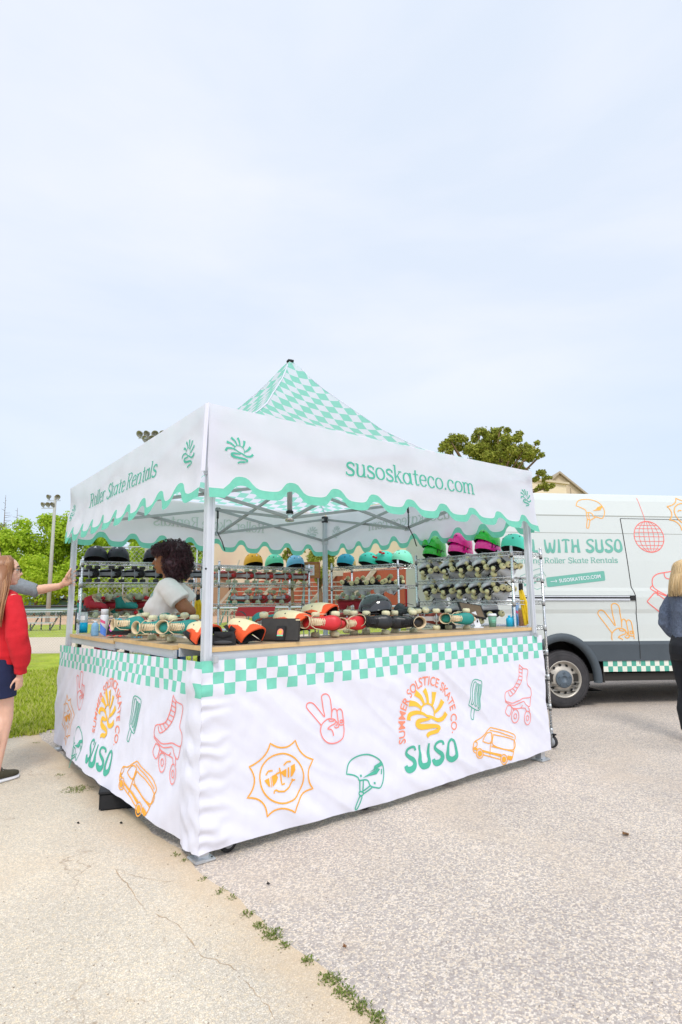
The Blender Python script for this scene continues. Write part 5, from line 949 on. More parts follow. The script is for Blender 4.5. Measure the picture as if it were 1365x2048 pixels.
b = MB(); b.tube([(wd_*.1, .02, hg), (wd_*.1, .02, hg+.0), (wd_*.1, .03, -1.35), ], .008, 6); b.tube([(wd_*.9, .02, hg), (wd_*.9, .03, -1.35)], .008, 6); b.box((wd_/2, .03, -1.37), (.3, .3, .02)); b.build('stand', 'alu', t)

# ================================================================== THINGS ON THE COUNTERS
def onc(px, py, Y, z=CT): p = aty(px, py, Y); p.z = z; return p
CL1, CL2 = CZ-.012+.026, CZ-.032+.026
def onl(px, py, X, z): p = atx(px, py, X); p.z = z; return p
def bottle(name, p, prof, m_, cap_prof, capm, lab, cat, extra=None, n=20):
    t = thing(name, p, RZ, lab, cat); MB().lathe(prof, n).build('body', m_, t); MB().lathe(cap_prof, 16).build('cap', capm, t)
    if extra: extra(t)
    return t
def ex(t):
    MB().lathe([(.0366, .004), (.0366, .10)], 20).build('blue_drink', 'liquid', t); b = MB(); b.tube([(.012, 0, .235), (.040, 0, .24), (.046, 0, .21), (.040, 0, .19)], .004, 6); b.build('carry_loop', 'blackplastic', t)
    b = MB(); b.grid(lambda u, v: V((.0368*math.sin((u-.5)*1.3), -.0368*math.cos((u-.5)*1.3), .125+.04*v)), 8, 1); b.build('sticker', 'paper', t)
bottle('sports_bottle', onl(167, 1265, .14, CL2), [(.001, 0), (.034, .002), (.036, .01), (.036, .17), (.03, .195), (.024, .205)], 'clear', [(.026, .2), (.028, .205), (.028, .235), (.012, .238), (.011, .262), (.0, .264)], 'blackplastic', 'clear sports bottle of blue drink with a black cap at the left counter end', 'bottle', ex)
bottle('thermos', onl(157, 1258, .25, CL2), [(.001, 0), (.036, .002), (.038, .01), (.038, .18), (.03, .2)], 'blackplastic', [(.03, .2), (.03, .225), (.0, .227)], 'blackplastic', 'black flask tucked behind the sports bottle', 'flask')
bottle('soap_bottle', onl(190, 1268, .07, CL2), [(.001, 0), (.030, .002), (.032, .008), (.032, .08), (.026, .105), (.012, .115)], mat('bluepale', (.30, .55, .80), .2, trans=.3), [(.013, .114), (.013, .13), (.0, .131)], 'whiteplastic', 'pale blue ribbed water bottle beside the white spray can', 'bottle')
def can_art(t):
    g = MB(); C2 = lambda r: (lambda u, v, o: V(((r+o)*math.sin(u/r), -(r+o)*math.cos(u/r), v))); f = C2(.0335)
    g.fill([[(-.03, .035), (.03, .0), (.03, .06), (-.03, .12)]], f, .0006, 0, .01); g.fill([[(-.028, .125), (.02, .105), (.02, .128), (-.028, .15)]], f, .0008, 1, .01); g.build('label_print', [mat('labelblue', (.10, .25, .75), .4), mat('labelred', (.75, .10, .25), .4)], t)
bottle('spray_can', onl(208, 1266, .11, CL2), [(.001, 0), (.033, .002), (.033, .175), (.03, .183)], 'whiteplastic', [(.031, .183), (.031, .225), (.03, .23), (.0, .231)], 'whiteplastic', 'white spray can with a tall white cap and blue label at the left', 'spray can', can_art)
# knee pads: cream cap, orange sleeve, dark opening, black strap
def make_pad():
    t = thing('knee_pad'); b = MB(); nu, nv = 56, 36
    def pt(u, v, k=1):                     # dome, long axis x, opening towards +x
        a = (u-.5)*pi*1.05; l = v; r = .078*math.sin(pi*min(.5, .08+.5*l))**.6*k+.018*l*k
        return V((-.115+.21*l+.012*math.cos(a*2)*l, math.sin(a)*r*1.02, math.cos(a)*r*1.1-.012))
    b.grid(lambda u, v: pt(u, v, 1), nu, nv, mf=lambda i, j: (1 if (j > 29+2.5*math.sin(i*.22) or (abs(i-27.5) > 19.5-(j-12)*.28+2*math.cos(j*.2) and j > 3)) else 0)); b.grid(lambda u, v: pt(1-u, v, .90), nu, nv, 2); b.grid(lambda u, v: pt(u, 1, 1-.1*v), nu, 1, 1)
    b.build('pad_shell', ['cream', 'tomato', 'blackfabric'], t)
    b = MB(); b.grid(lambda u, v: V((-.115+.205*u, (-.104+.208*v)*(1-.35*(1-u)), -.030+.018*math.cos((v-.5)*3))), 8, 8, 0); b.build('padding', 'blackfabric', t)
    b = MB(); b.grid(lambda u, v: V((-.04+.045*v, math.sin((u-.5)*2*pi*.62)*.098, -.03+.05*(-math.cos((u-.5)*2*pi*.62))+.035)), 16, 1); b.build('strap', 'blackfabric', t)
    b = MB(); b.ell((-.03, .045, .052), .005, 8, 6); b.ell((-.03, -.045, .052), .005, 8, 6); b.build('rivet', 'black', t)
    return t
def pad(p, face, up, lab, s=1.0): return use('pad', make_pad, basis(face, up, p, s), lab, 'knee pad', 'cream and orange knee pads on the counters')
pad(onc(404, 1270, .30, CT+.06), (.75, .6, -.35), (.1, .3, 1), 'cream and orange knee pad mostly behind the near tent post', .95)
pad(onc(489, 1265, .16, CT+.066), (.80, .50, -.55), (.55, .35, 1), 'orange and cream knee pad between the black pouch and the tablet', .98)
pad(onc(583, 1250, .36, CT+.100), (.82, .45, -.40), (.3, .3, 1), 'orange and cream knee pad standing behind the tablet', 1.12)
pad(onc(638, 1236, .40, CT+.150), (.88, .50, -.30), (.25, .35, 1), 'orange and cream knee pad propped on the red skate', 1.12)
b = MB(); t = thing('knee_pad', onc(472, 1240, .26, CT+.11), RZ, 'black velcro strap end curling up above the orange pad', 'strap')
MB().grid(lambda u, v: V((-.07+.13*u, .035*v, -.06+.13*math.sin(u*2.2)+.006*v)), 14, 1).build('strap', 'blackfabric', t); t.name = 'velcro_strap'
# black pouch
def soft(name, p, dims, lab, cat, m_='blackfabric', rot=0, open_=True):
    t = thing(name, p, RZ+rot, lab, cat); b = MB(); w_, d_, h = dims
    def f(u, v): a = 2*pi*u; s = (1-.18*v*v)*(1+.06*noise.noise(V((u*6, v*4, w_*50)))); return V((math.copysign(abs(math.cos(a))**.55, math.cos(a))*w_/2*s, math.copysign(abs(math.sin(a))**.55, math.sin(a))*d_/2*s, h*v+.006*noise.noise(V((u*5, v*3, 2)))))
    b.grid(f, 32, 10); b.grid(lambda u, v: f(u, 1)*(1)-V((f(u, 1).x*v, f(u, 1).y*v, .012*v*(1-v)*4)), 32, 4); b.build('body', m_, t); return t
t = soft('pouch', onc(449, 1290, .11), (.135, .08, .072), 'black fabric pouch with a flap on the counter corner by the tent post', 'pouch')
b = MB(); b.grid(lambda u, v: V(((u-.5)*.10, -.0435-.004*math.sin(v*3), .075-.035*v*(1-abs(u-.5)*.8))), 10, 4); b.build('flap', 'blackfabric', t); b = MB(); b.ell((0, -.040, .014), (.055, .008, .011), 14, 8); b.build('opening', mat('grey_mesh', (.06, .06, .065), .9), t)
soft('pouch', onc(474, 1290, .16), (.13, .07, .05), 'second flat black pad right of the black pouch', 'pouch', rot=.2)
# tablet in a black case, leaning
a_ = onc(560, 1284, .085); t = thing('tablet', a_, RZ-.35, 'black cased tablet with a sun sticker standing on the front counter', 'tablet')
mt = Matrix.Rotation(-.30, 4, 'X'); b = MB(); b.box((0, 0, 0), (.265, .016, .142), bev=.006)
for i, v in enumerate(b.v): v = V(v); b.v[i] = tuple(mt @ (v+V(((v.z+.07)*-.10, 0, .073))))
b.build('case', mat('tablet_case', (.03, .025, .02), .38, vary=.25, vscale=30), t); b = MB(); b.box((.005, -.014, .048), (.062, .012, .092), mtx=None, bev=.004); b.v = [tuple(mt @ V(v)) for v in b.v]; st = b.build('kickstand', 'black', t)
b = MB(); F2 = lambda u, v, o: mt @ V((u, -.0205-o, v)); pts = [(-.020+.005, .028), (.025, .028), (.025, .055)]+[(.005+.020*math.cos(a), .055+.020*math.sin(a)) for a in [pi*i/8 for i in range(9)]]+[(-.015, .055)]
b.fill([pts], F2, .0004, 0, .02); b.fill([circ(.005, .053, .011, .011, 12)[:-1]], F2, .0008, 1); 
for i in range(7): an = pi*(i+.0)/6; b.strip([(.005+.012*math.cos(an), .055+.012*math.sin(an)), (.005+.017*math.cos(an), .055+.017*math.sin(an))], .003, F2, .0008, 1)
b.fill([[(-.015, .029), (.025, .029), (.025, .037), (-.015, .037)]], F2, .0008, 2); b.build('sticker', ['coral', 'yellow', 'pale' if 'pale' in M else 'hmint'], st)
b = MB(); b.box((.108, -.0095, .132), (.028, .003, .006)); b.v = [tuple(mt @ V(v)) for v in b.v]; b.build('camera_slot', 'cream', t)
# skates on the counters
TG = 'skates laid out on the counters'
skate('tealc', onl(284, 1265, .17, CL1+.086), (.80, .50, .14), (-.50, .80, .12), 'teal skate with its cream lining facing out, farthest left on the counter', TG)
skate('tealc', onl(328, 1268, .18, CL1+.086), (.84, .34, .02), (-.34, .9, .04), 'middle teal skate of the three on the left counter', TG)
skate('tealc', onl(370, 1270, .19, CL1+.086), (.90, .12, .02), (-.10, .96, .10), 'teal skate with long cream laces next to the orange pad', TG)
skate('cherry', onc(655, 1262, .26, CT+.080), (.90, .40, .04), (-.42, .90, .14), 'bright red skate with cream laces facing the front counter edge', TG)
skate('cherry', onc(686, 1256, .38, CT+.086), (.95, -.2, .0), (.2, .95, .0), 'red skate behind the laced one, cream wheels showing at its right', TG)
skate('blackc', onc(755, 1258, .28, CT+.078), (.90, .35, 0), (-.38, .9, .12), 'black laced skate under the glossy black helmet', TG)
skate('blackc', onc(806, 1256, .30, CT+.080), (-.9, .2, .0), (.25, .95, .0), 'black skate with its tan lining open toward the front', TG)
skate('tealc', onc(856, 1249, .36, CT+.085), (1, .05, 0), (0, -1, .1), 'teal and red skate showing its white plate and four cream wheels', TG)
skate('tealc', onc(917, 1247, .30, CT+.084), (.9, .35, .0), (-.40, .9, .05), 'teal skate with its cream opening facing out, on the right part of the counter', TG)
skate('tealc', onc(552, 1262, .42, CT+.086), (.8, -.3, .05), (-.2, -.9, .2), 'teal skate lying behind the black tablet, wheels toward the front', TG)
skate('cherry', onc(716, 1254, .41, CT+.086), (-.9, .2, 0), (.1, -.95, .15), 'red skate on its side behind the gap left of the glossy helmet', TG)
skate('blackc', onc(838, 1250, .42, CT+.086), (.8, -.5, 0), (.3, -.9, .3), 'black skate tucked behind the teal and red one', TG)
skate('tealc', onl(300, 1262, .30, CL1+.086), (.9, -.2, .05), (.1, -.9, .25), 'teal skate in the second row behind the left counter trio', TG)
skate('tealc', onl(349, 1264, .31, CL1+.086), (.9, -.3, .05), (.1, -.9, .25), 'teal skate in the second row nearest the woman', TG)
pad(onc(536, 1272, .30, CT+.05), (.7, .7, -.2), (.2, .2, 1), 'small orange and cream pad peeking out left of the tablet', .8)
soft('pouch', onc(895, 1252, .40), (.14, .09, .06), 'dark padded wrap at the back of the counter before the white skates', 'pouch', rot=.4)
soft('pouch', onc(430, 1290, .20), (.12, .07, .045), 'small black pad right behind the near tent post', 'pouch', rot=-.3)
# cream toe stop wheels come with the skates; the glossy helmet sits behind
M['hgloss'] = mat('helmet_gloss_black', (.012, .012, .014), .08, coat=1)
def make_gloss():
    t = make_helmet('hgloss', visor=0); sh = t.children[0]
    b = MB(); F2 = lambda u, v, o: (lambda a, e: V((.1292*math.cos(e)**.62*math.cos(a)*(1+o*6), .1072*math.cos(e)**.62*math.sin(a)*(1+o*6), .012+.139*math.sin(e)*(1+o*6))))(u, v)
    b.fill([[(.55, .25), (.72, .62), (.62, .60), (.82, 1.05), (.95, .72), (.84, .70), (1.02, .30)]], F2, .002, 0, .12); b.strip([(.60, .75), (.75, 1.15)], .07, F2, .003, 1, .1); b.strip([(.70, .30), (.98, .20)], .06, F2, .003, 2, .1)
    b.build('lightning_decal', [mat('decal_pale', (.62, .68, .62), .3), mat('decal_pink', (.85, .12, .65), .3), mat('decal_blue', (.12, .5, .75), .3)], t); return t
p = onc(750, 1236, .36, CT+.145); use('gloss', make_gloss, basis((.95, .25, -.1), (0, -.15, 1), p), 'large glossy black helmet with a pale lightning bolt on the counter skates', 'helmet')
for c in PR['gloss'].children: pass
b = MB(); b.tube([(-.06, 0, 0), (-.02, -.02, .012), (.03, -.02, .004), (.06, 0, -.006)], .008, 6); p = onc(768, 1240, .22, CT+.11); b.build('pink_strap', mat('pinkstrap', (.80, .04, .55), .5), loc=p, rot=(0, 0, RZ), label='hot pink chin strap under the glossy black helmet', cat='strap')
# card reader stand, cup, bottles at the right end
p = onc(955, 1256, .30); t = thing('tablet_stand', p, RZ+.1, 'white payment stand holding a tilted dark tablet on the right counter', 'tablet stand')
b = MB(); b.box((0, .0, .006), (.09, .09, .012), bev=.004); b.bar((.01, .0, .01), (-.03, .01, .135), .05, .012, up=(0, 1, 0)); b.build('stand', 'whiteplastic', t); b = MB(); b.ell((.002, -.010, .06), (.006, .003, .011), 8, 6); b.build('cable_hole', 'black', t)
b = MB(); b.box((0, 0, 0), (.24, .012, .165), bev=.004); q = Matrix.Translation((-.03, .04, .15)) @ Matrix.Rotation(.35, 4, 'Z') @ Matrix.Rotation(-.75, 4, 'X') @ Matrix.Rotation(.22, 4, 'Y'); b.v = [tuple(q @ V(v)) for v in b.v]; b.build('tablet_case', 'black', t)
b = MB(); b.box((0, -.007, 0), (.205, .002, .135)); b.v = [tuple(q @ V(v)) for v in b.v]; b.build('tablet_back', mat('brown_back', (.16, .11, .065), .3, vary=.2, vscale=20), t)
p = onc(986, 1254, .30); t = thing('paper_cup', p, RZ, 'sage green paper cup with a white lid at the right of the counter', 'cup'); MB().lathe([(.001, 0), (.028, 0), (.038, .10), (.037, .10), (.001, .09)], 24).build('cup_body', mat('cup_green', (.17, .36, .27), .6), t); MB().lathe([(.040, .098), (.041, .108), (.036, .112), (.034, .12), (.0, .12)], 24).build('lid', 'whiteplastic', t)
b = MB(); C3 = lambda u, v, o: V(((.0335+v*.09+o)*math.sin(u/.034), -(.0335+v*.09+o)*math.cos(u/.034), v))
for i in range(2): b.strip([(-.014, .062-.014*i), (.014-.004*i, .062-.014*i)], .006, C3, .002, 0, .004)
b.build('print', 'hpale', t)
bottle('sanitizer_bottle', onc(1020, 1251, .22), [(.001, 0), (.030, .002), (.030, .065), (.024, .08), (.012, .085)], 'cyan', [(.012, .085), (.012, .1), (.004, .102), (.0, .104)], 'cyan', 'small cyan hand sanitizer bottle by the right tent post', 'bottle')
bottle('sanitizer_bottle', onc(1030, 1250, .30), [(.001, 0), (.028, .002), (.028, .075), (.022, .09), (.012, .095)], 'cyan', [(.012, .095), (.012, .11), (.0, .112)], 'cyan', 'second cyan sanitizer bottle half behind the first', 'bottle')
bottle('spray_can', onc(1033, 1249, .40), [(.001, 0), (.033, .002), (.033, .20), (.03, .21)], mat('can_blue', (.30, .52, .86), .35, vary=.1, vscale=30), [(.031, .208), (.031, .25), (.0, .254)], 'whiteplastic', 'tall blue and white spray can with a white cap at the right end', 'spray can', can_art)
bottle('wipes_tub', onc(1046, 1249, .26), [(.001, 0), (.034, .002), (.034, .14), (.03, .15)], mat('tub_orange', (.80, .38, .20), .5, vary=.3, vscale=60), [(.033, .148), (.033, .162), (.0, .164)], 'whiteplastic', 'orange and white wipes tub squeezed behind the right tent post', 'tub')
# bag of pads with a cyan strap on the left counter
t = soft('helmet_bag', onl(240, 1272, .17, CL1), (.20, .13, .12), 'black bag with cyan handles on the left counter', 'bag'); b = MB(); b.grid(lambda u, v: V((-.075+.12*u, -.05+.09*v, .108+.030*math.sin(pi*u)*math.sin(pi*(.15+.8*v)))), 10, 8); b.build('handle', 'cyan', t)
b = MB(); b.grid(lambda u, v: V((-.04+.13*u, -.068-.006*math.sin(pi*u), .062+.045*u+.022*v)), 10, 2); b.build('side_handle', 'cyan', t); b = MB(); F2 = lambda u, v, o: V((u, -.067-o, v)); b.strip([(-.065, .085), (-.052, .06), (-.06, .045), (-.045, .03)], .008, F2, .002, 0); b.strip([(-.055, .09), (-.045, .07)], .007, F2, .002, 1); b.build('logo_print', [mat('decal_pink', (.85, .12, .65)), 'cream'], t)
p = onl(212, 1275, .05, CL2+.004); b = MB(); b.grid(lambda u, v: V((u*.16, v*.05+.01*math.sin(u*6), .006+.012*abs(math.sin(u*7+v*3)))), 16, 4); b.build('red_cloth', mat('red_cloth', (.80, .04, .04), .8), loc=p, rot=(0, 0, RZ-.3), label='crumpled red cloth lying before the bottles on the left counter', cat='cloth')
p = onl(262, 1279, .04, CL1+.003); b = MB(); b.grid(lambda u, v: V((u*.08, v*.03, .004+.008*abs(math.sin(u*8+v*4)))), 12, 3); b.build('cyan_strap', 'cyan', loc=p, rot=(0, 0, RZ-.2), label='cyan strap end beside the teal skates', cat='strap')
# loose scarves and pads heaped behind the left counter
b = MB()
for i in range(26): b.ell((random.uniform(-.3, .34), random.uniform(-.06, .1), .03+random.random()*.05), (random.uniform(.02, .05), .03, random.uniform(.012, .03)), 8, 6, mi=random.randrange(4))
p = onrack('A', 280, 1240, .15, RD['A'][4][3]+.16); b.build('pad_heap', ['blackfabric', mat('blush', (.75, .45, .38), .9), 'crimson', mat('cream_cloth', (.75, .70, .62), .9)], loc=(p.x, p.y, RD['A'][4][3]+.01), rot=(0, 0, RZ), label='heap of black, blush and cream pads on the left rack behind the bag', cat='pads')
# ================================================================== VAN
vd = V((.85, -.526, 0)).normalized(); vin = V((-vd.y, vd.x, 0)); vo_ = V((5.251, 1.132, 0))
vm = Matrix((vd, vin, V((0, 0, 1)))).transposed().to_4x4(); vm.translation = vo_; vm = vm @ Matrix.Rotation(R(.6), 4, 'Y')
van = thing('cargo_van', mtx=vm, label='pale high roof cargo van with skate drawings parked behind the stall', cat='van')
X0, X1, WH, VW = -1.53, 4.62, 3.75, 2.02
def inset(z):
    P = [(.30, .02), (.43, .02), (.55, .012), (.56, 0), (.76, -.012), (.80, .000), (.83, .003), (1.0, .006), (1.14, .012), (1.19, 0), (1.34, -.004), (1.42, .006), (1.46, .018), (1.8, .045), (2.16, .085), (2.385, .115), (2.6, .165), (2.68, .20), (2.72, .26)]
    for (a, b), (c, d) in zip(P, P[1:]):
        if z <= c: return b+(d-b)*max(0, (z-a))/(c-a)
    return .26
def ztop(x):
    if x < 2.75: return 2.70-.012*max(0, .2-(x-X0))*4
    if x < 3.45: t = (x-2.75)/.7; return 2.70-.62*t*t-.25*t
    if x < 3.95: return 1.83-(x-3.45)*1.15
    return 1.255-.35*(x-3.95)**1.3
def arch(x, r): 
    z = .33
    for c in (-.02, WH):
        if abs(x-c) < r*.88: z = max(z, .335+math.sqrt(r*r-((x-c)/.88)**2))
    return z
RA = .50
xs = sorted(set([round(X0+i*.09, 3) for i in range(int((X1-X0)/.09)+1)]+[X1]+[round(c-.02*(c == 0)+RA*.88*math.sin(t*pi/2/9), 4) for c in (0, WH) for t in range(-9, 10)]))
def side(b, zs, mi, zmin, zmax, sgn, da=0, x0=X0, x1=X1, off=0):
    XX = [x for x in xs if x0 <= x <= x1]
    for x, x2 in zip(XX, XX[1:]):
        col = []
        for q in (x, x2):
            lo, hi = max(zmin, arch(q, RA)), min(zmax, ztop(q)-.02*0); hi = max(hi, lo); col.append([min(max(z, lo), hi) for z in zs])
        for i in range(len(zs)-1):
            a, c, d, e = col[0][i], col[1][i], col[1][i+1], col[0][i+1]
            if d-c < 1e-5 and e-a < 1e-5: continue
            yy = lambda z, q: (inset(z)+.28*max(0, (q-3.2)/1.4)**2-off) if sgn < 0 else VW-inset(z)-.28*max(0, (q-3.2)/1.4)**2+off
            vs = [V((x, yy(a, x), a)), V((x2, yy(c, x2), c)), V((x2, yy(d, x2), d)), V((x, yy(e, x), e))]
            b.add(vs, [(0, 1, 2, 3)] if sgn < 0 else [(3, 2, 1, 0)], mi, True)
zs_up = [.80, .83, .9, 1.0, 1.08, 1.14, 1.165, 1.19, 1.26, 1.34, 1.38, 1.42, 1.44, 1.46, 1.6, 1.8, 2.0, 2.15, 2.155, 2.163, 2.168, 2.3, 2.38, 2.386, 2.396, 2.402, 2.5, 2.6, 2.64, 2.68, 2.70]
b = MB()
for s in (-1, 1): side(b, zs_up, 0, .80, 9, s)
# roof, rear and nose
XR = [x for x in xs]
for x, x2 in zip(XR, XR[1:]):
    y = lambda q: inset(ztop(q))+.28*max(0, (q-3.2)/1.4)**2
    za, zb = ztop(x), ztop(x2); b.add([(x, y(x), za), (x2, y(x2), zb), (x2, VW/2, zb+.04), (x, VW/2, za+.04), (x2, VW-y(x2), zb), (x, VW-y(x), za)], [(0, 1, 2, 3), (3, 2, 4, 5)], 0, True)
pr_ = [(inset(z), z) for z in zs_up+[]]
b.add([(X0, y, z) for y, z in pr_]+[(X0, VW-y, z) for y, z in pr_], [(i, i+len(pr_), i+len(pr_)+1, i+1) for i in range(len(pr_)-1)], 0)
b.add([(X1, .3, .35), (X1, VW-.3, .35), (X1, VW-.3, ztop(X1)), (X1, .3, ztop(X1))], [(0, 1, 2, 3)], 0)
F2 = lambda u, v, o: V((u, inset(v)-o, v))
b.strip([(X0+.02, 2.391), (3.0, 2.391)], .014, F2, .0015, 1, .3); b.strip([(X0+.02, 2.159), (3.1, 2.159)], .006, F2, .0015, 1, .3)
b.build('body', ['vanwhite', 'groove'], van)
for s in (-1, 1): b = MB(); side(b, [.56, .60, .70, .745, .75, .76, .80], 0, .56, .80, s); b.build('cladding', 'clad', van)
# flare round each arch
for c in (0, WH):
    b = MB(); n = 26
    for s in (-1, 1):
        rows = []
        for i in range(n+1):
            t = -.16+(pi+.32)*i/n; rr = [(RA-.035, .05), (RA-.03, -.012), (RA+.02, -.022), (RA+.055, -.016), (RA+.07, .010)]
            rows.append([V((c-.02*(c == 0)+r*.88*math.cos(t), (y if s < 0 else VW-y), max(.30, .335+r*math.sin(t)))) for r, y in rr])
        for i in range(n):
            b.add(rows[i]+rows[i+1], [(j, j+1, j+6, j+5) for j in range(4)], 0, True)
    b.build('wheel_arch', 'clad', van)
# checked sill
b = MB(); cs = .0615; x = .505
while x < WH-.53:
    for j in range(2):
        k = int(round((x-.505)/cs)); side_z = .43+j*.0645; z1 = side_z+.0645
        b.add([(x, inset(.5)-.004, side_z), (x+cs, inset(.5)-.004, side_z), (x+cs, inset(.5)-.004, z1), (x, inset(.5)-.004, z1)], [(0, 1, 2, 3)], (k+j) % 2)
    x += cs
b.add([(x, .02, .43), (.505, .02, .43), (.505, .13, .43), (x, .13, .43)], [(0, 1, 2, 3)], 0); b.add([(X0+.05, .015, .43), (-.5, .015, .43), (-.5, .015, .559), (X0+.05, .015, .559)], [(0, 1, 2, 3)], 0)
b.build('sill', ['vancream', 'vmint'], van)
b = MB(); b.box((1.0, VW/2, .36), (X1-X0-1.2, VW-.12, .09)); b.box((0, VW/2, .36), (.25, 1.2, .18)); b.box((.515, .08, .42), (.02, .10, .24)); b.box((-.9, VW/2, .45), (1.0, VW-.3, .25)); b.box((WH, VW/2, .55), (1.5, VW-.66, .5))
for c in (0, WH):
    for y in (.0,): b.loft([[V((c+.49*math.cos(t), y_, .335+.49*math.sin(t))) for t in [pi*i/12 for i in range(13)]]+[V((c+.49, y_, .2)), V((c-.49, y_, .2))][::1] for y_ in (.04, .5)], 0, cap=False)
    b.add([(c-.5, .5, .25), (c+.5, .5, .25), (c+.5, .5, .9), (c-.5, .5, .9)], [(0, 1, 2, 3)])
b.build('underbody', 'vandark', van)
def wheel(c, y, s):
    q = Matrix.Translation((c, y, .345)) @ Matrix.Rotation(pi/2*s, 4, 'X'); w = thing('wheel'); w.parent = van
    b = MB(); b.lathe([(.215, .02), (.235, .025), (.30, .022), (.335, .006), (.345, -.03), (.345, -.19), (.33, -.22), (.22, -.22), (.215, .02)], 48, mtx=q, cap=False)
    for i in range(56):
        a = 2*pi*i/56; r = .3455; b.add([q @ V((r*math.cos(a+e)-0, r*math.sin(a+e), z)) for e, z in ((0, -.005), (.05, -.005), (.05, -.06), (0, -.06))]+[q @ V(((r+.004)*math.cos(a+e), (r+.004)*math.sin(a+e), z)) for e, z in ((0, -.006), (.05, -.006), (.05, -.06), (0, -.06))], [(4, 5, 6, 7), (0, 1, 5, 4), (1, 2, 6, 5), (3, 0, 4, 7)])
    b.strip(circ(0, 0, .285, n=60), .004, lambda u, v, o: q @ V((u, v, .0235+o)), .0, 1, .05); b.strip(circ(0, 0, .318, n=60), .003, lambda u, v, o: q @ V((u, v, .0165+o)), .0, 1, .05)
    b.build('tyre', ['tyre', 'rubber'], w)
    b = MB(); b.lathe([(.218, .018), (.222, .026), (.212, .026), (.200, .0), (.185, -.03), (.155, -.022), (.118, .004), (.105, .006), (.0, .006)], 48, mtx=q, cap=False); rm = b.build('rim', 'rim', w)
    b = MB()
    for i in range(12): a = 2*pi*(i+.3)/12; cc = V((.168*math.cos(a), .168*math.sin(a), -.020)); ee = V((math.cos(a), math.sin(a), .0)); tt = V((-math.sin(a), math.cos(a), 0)); b.add([q @ (cc+V((0, 0, .0035))+ee*.014*math.cos(k*pi/5)+tt*.019*math.sin(k*pi/5)+V((0, 0, -.004*math.cos(k*pi/5)))) for k in range(10)], [tuple(range(10))])
    b.build('rim_hole', 'black', rm)
    b = MB(); b.lathe([(.104, .004), (.106, .016), (.096, .022), (.050, .030), (.038, .034), (.036, .028), (.0, .028)], 40, mtx=q)
    for i in range(5):
        a = 2*pi*i/5+.3; b.lathe([(.018, .02), (.017, .032), (.010, .034), (.009, .026), (0, .026)], 12, mtx=q @ Matrix.Translation((.070*math.cos(a), .070*math.sin(a), 0)))
    b.build('hub_cap', mat('hubcap', (.10, .13, .16), .5), w)
for c in (0, WH): wheel(c, .055, 1); wheel(c, VW-.055, -1)
# sliding door edges and rail
L1 = MB()
L1.strip([(.925, 2.36), (.948, 1.47)], .010, F2, .003, 0, .05); L1.strip([(.948, 1.47), (.975, 1.40), (.985, 1.36), (.983, 1.20), (.985, .80)], .010, F2, .003, 0, .05); L1.strip([(.985, .80), (.985, .44)], .008, F2, .003, 0, .05); L1.strip([(.925, 2.36), (2.25, 2.352)], .006, F2, .003, 0, .05); L1.strip([(2.25, 2.352), (2.28, .44)], .009, F2, .003, 0, .05)
L1.build('door_gap', 'gap', van)
b = MB(); b.add([F2(-1.3, 1.30, .003), F2(.98, 1.30, .003), F2(.98, 1.362, .003), F2(-1.3, 1.362, .003)], [(0, 1, 2, 3)], 0); b.box((-.20, inset(1.35)-.008, 1.350), (2.2, .012, .014), 1); b.box((-.20, inset(1.31)-.010, 1.312), (2.2, .014, .022), 1); b.box((.945, inset(1.33)-.008, 1.332), (.07, .014, .062), 0); b.build('door_rail', ['gap', 'alupale'], van)
b = MB(); b.box((2.12, -.02, 1.22), (.16, .035, .04), bev=.01); b.build('door_handle', 'blackplastic', van)
# cab glass, lamps, mirror on the parts beyond the frame
b = MB(); f3 = lambda u, v, o: V((u, inset(v)+.28*max(0, (u-3.2)/1.4)**2-o, v)); b.fill([[(2.42, 1.5), (3.5, 1.42), (3.30, 1.95), (2.95, 2.12), (2.45, 2.12)]], f3, .004, 0, .2); b.fill([[(2.42, 1.5), (3.5, 1.42), (3.30, 1.95), (2.95, 2.12), (2.45, 2.12)]], lambda u, v, o: V((u, VW-f3(u, v, o).y, v)), .004, 0, .2); b.build('side_window', 'glass', van)
b = MB(); q = [(2.98, 2.30), (3.42, 1.84)]; b.add([(q[0][0], .30, ztop(q[0][0])+.005), (q[1][0], .22, ztop(q[1][0])+.005), (q[1][0], VW-.22, ztop(q[1][0])+.05), (q[0][0], VW-.30, ztop(q[0][0])+.05)], [(0, 1, 2, 3)]); b.build('windshield', 'glass', van)
for s in (0, 1):
    MB().box((3.42, -.14 if not s else VW+.14, 1.55), (.10, .2, .32), bev=.03).build('side_mirror', 'blackplastic', van); MB().box((4.5, .42 if not s else VW-.42, .95), (.26, .22, .24), bev=.05).build('headlight', 'clear', van)
    MB().box((X0-.01, .06 if not s else VW-.06, 1.25), (.03, .10, .55), bev=.01).build('tail_light', 'lampred', van)
b = MB(); b.box((X0-.04, VW/2, .55), (.16, VW-.1, .16), bev=.03); b.build('rear_bumper', 'clad', van); MB().box((X1-.02, VW/2, .52), (.25, VW-.5, .34), bev=.06).build('front_bumper', 'clad', van)
MB().box((-1.3, -.012, .66), (.14, .012, .05), bev=.004).build('side_marker', 'lampred', van)
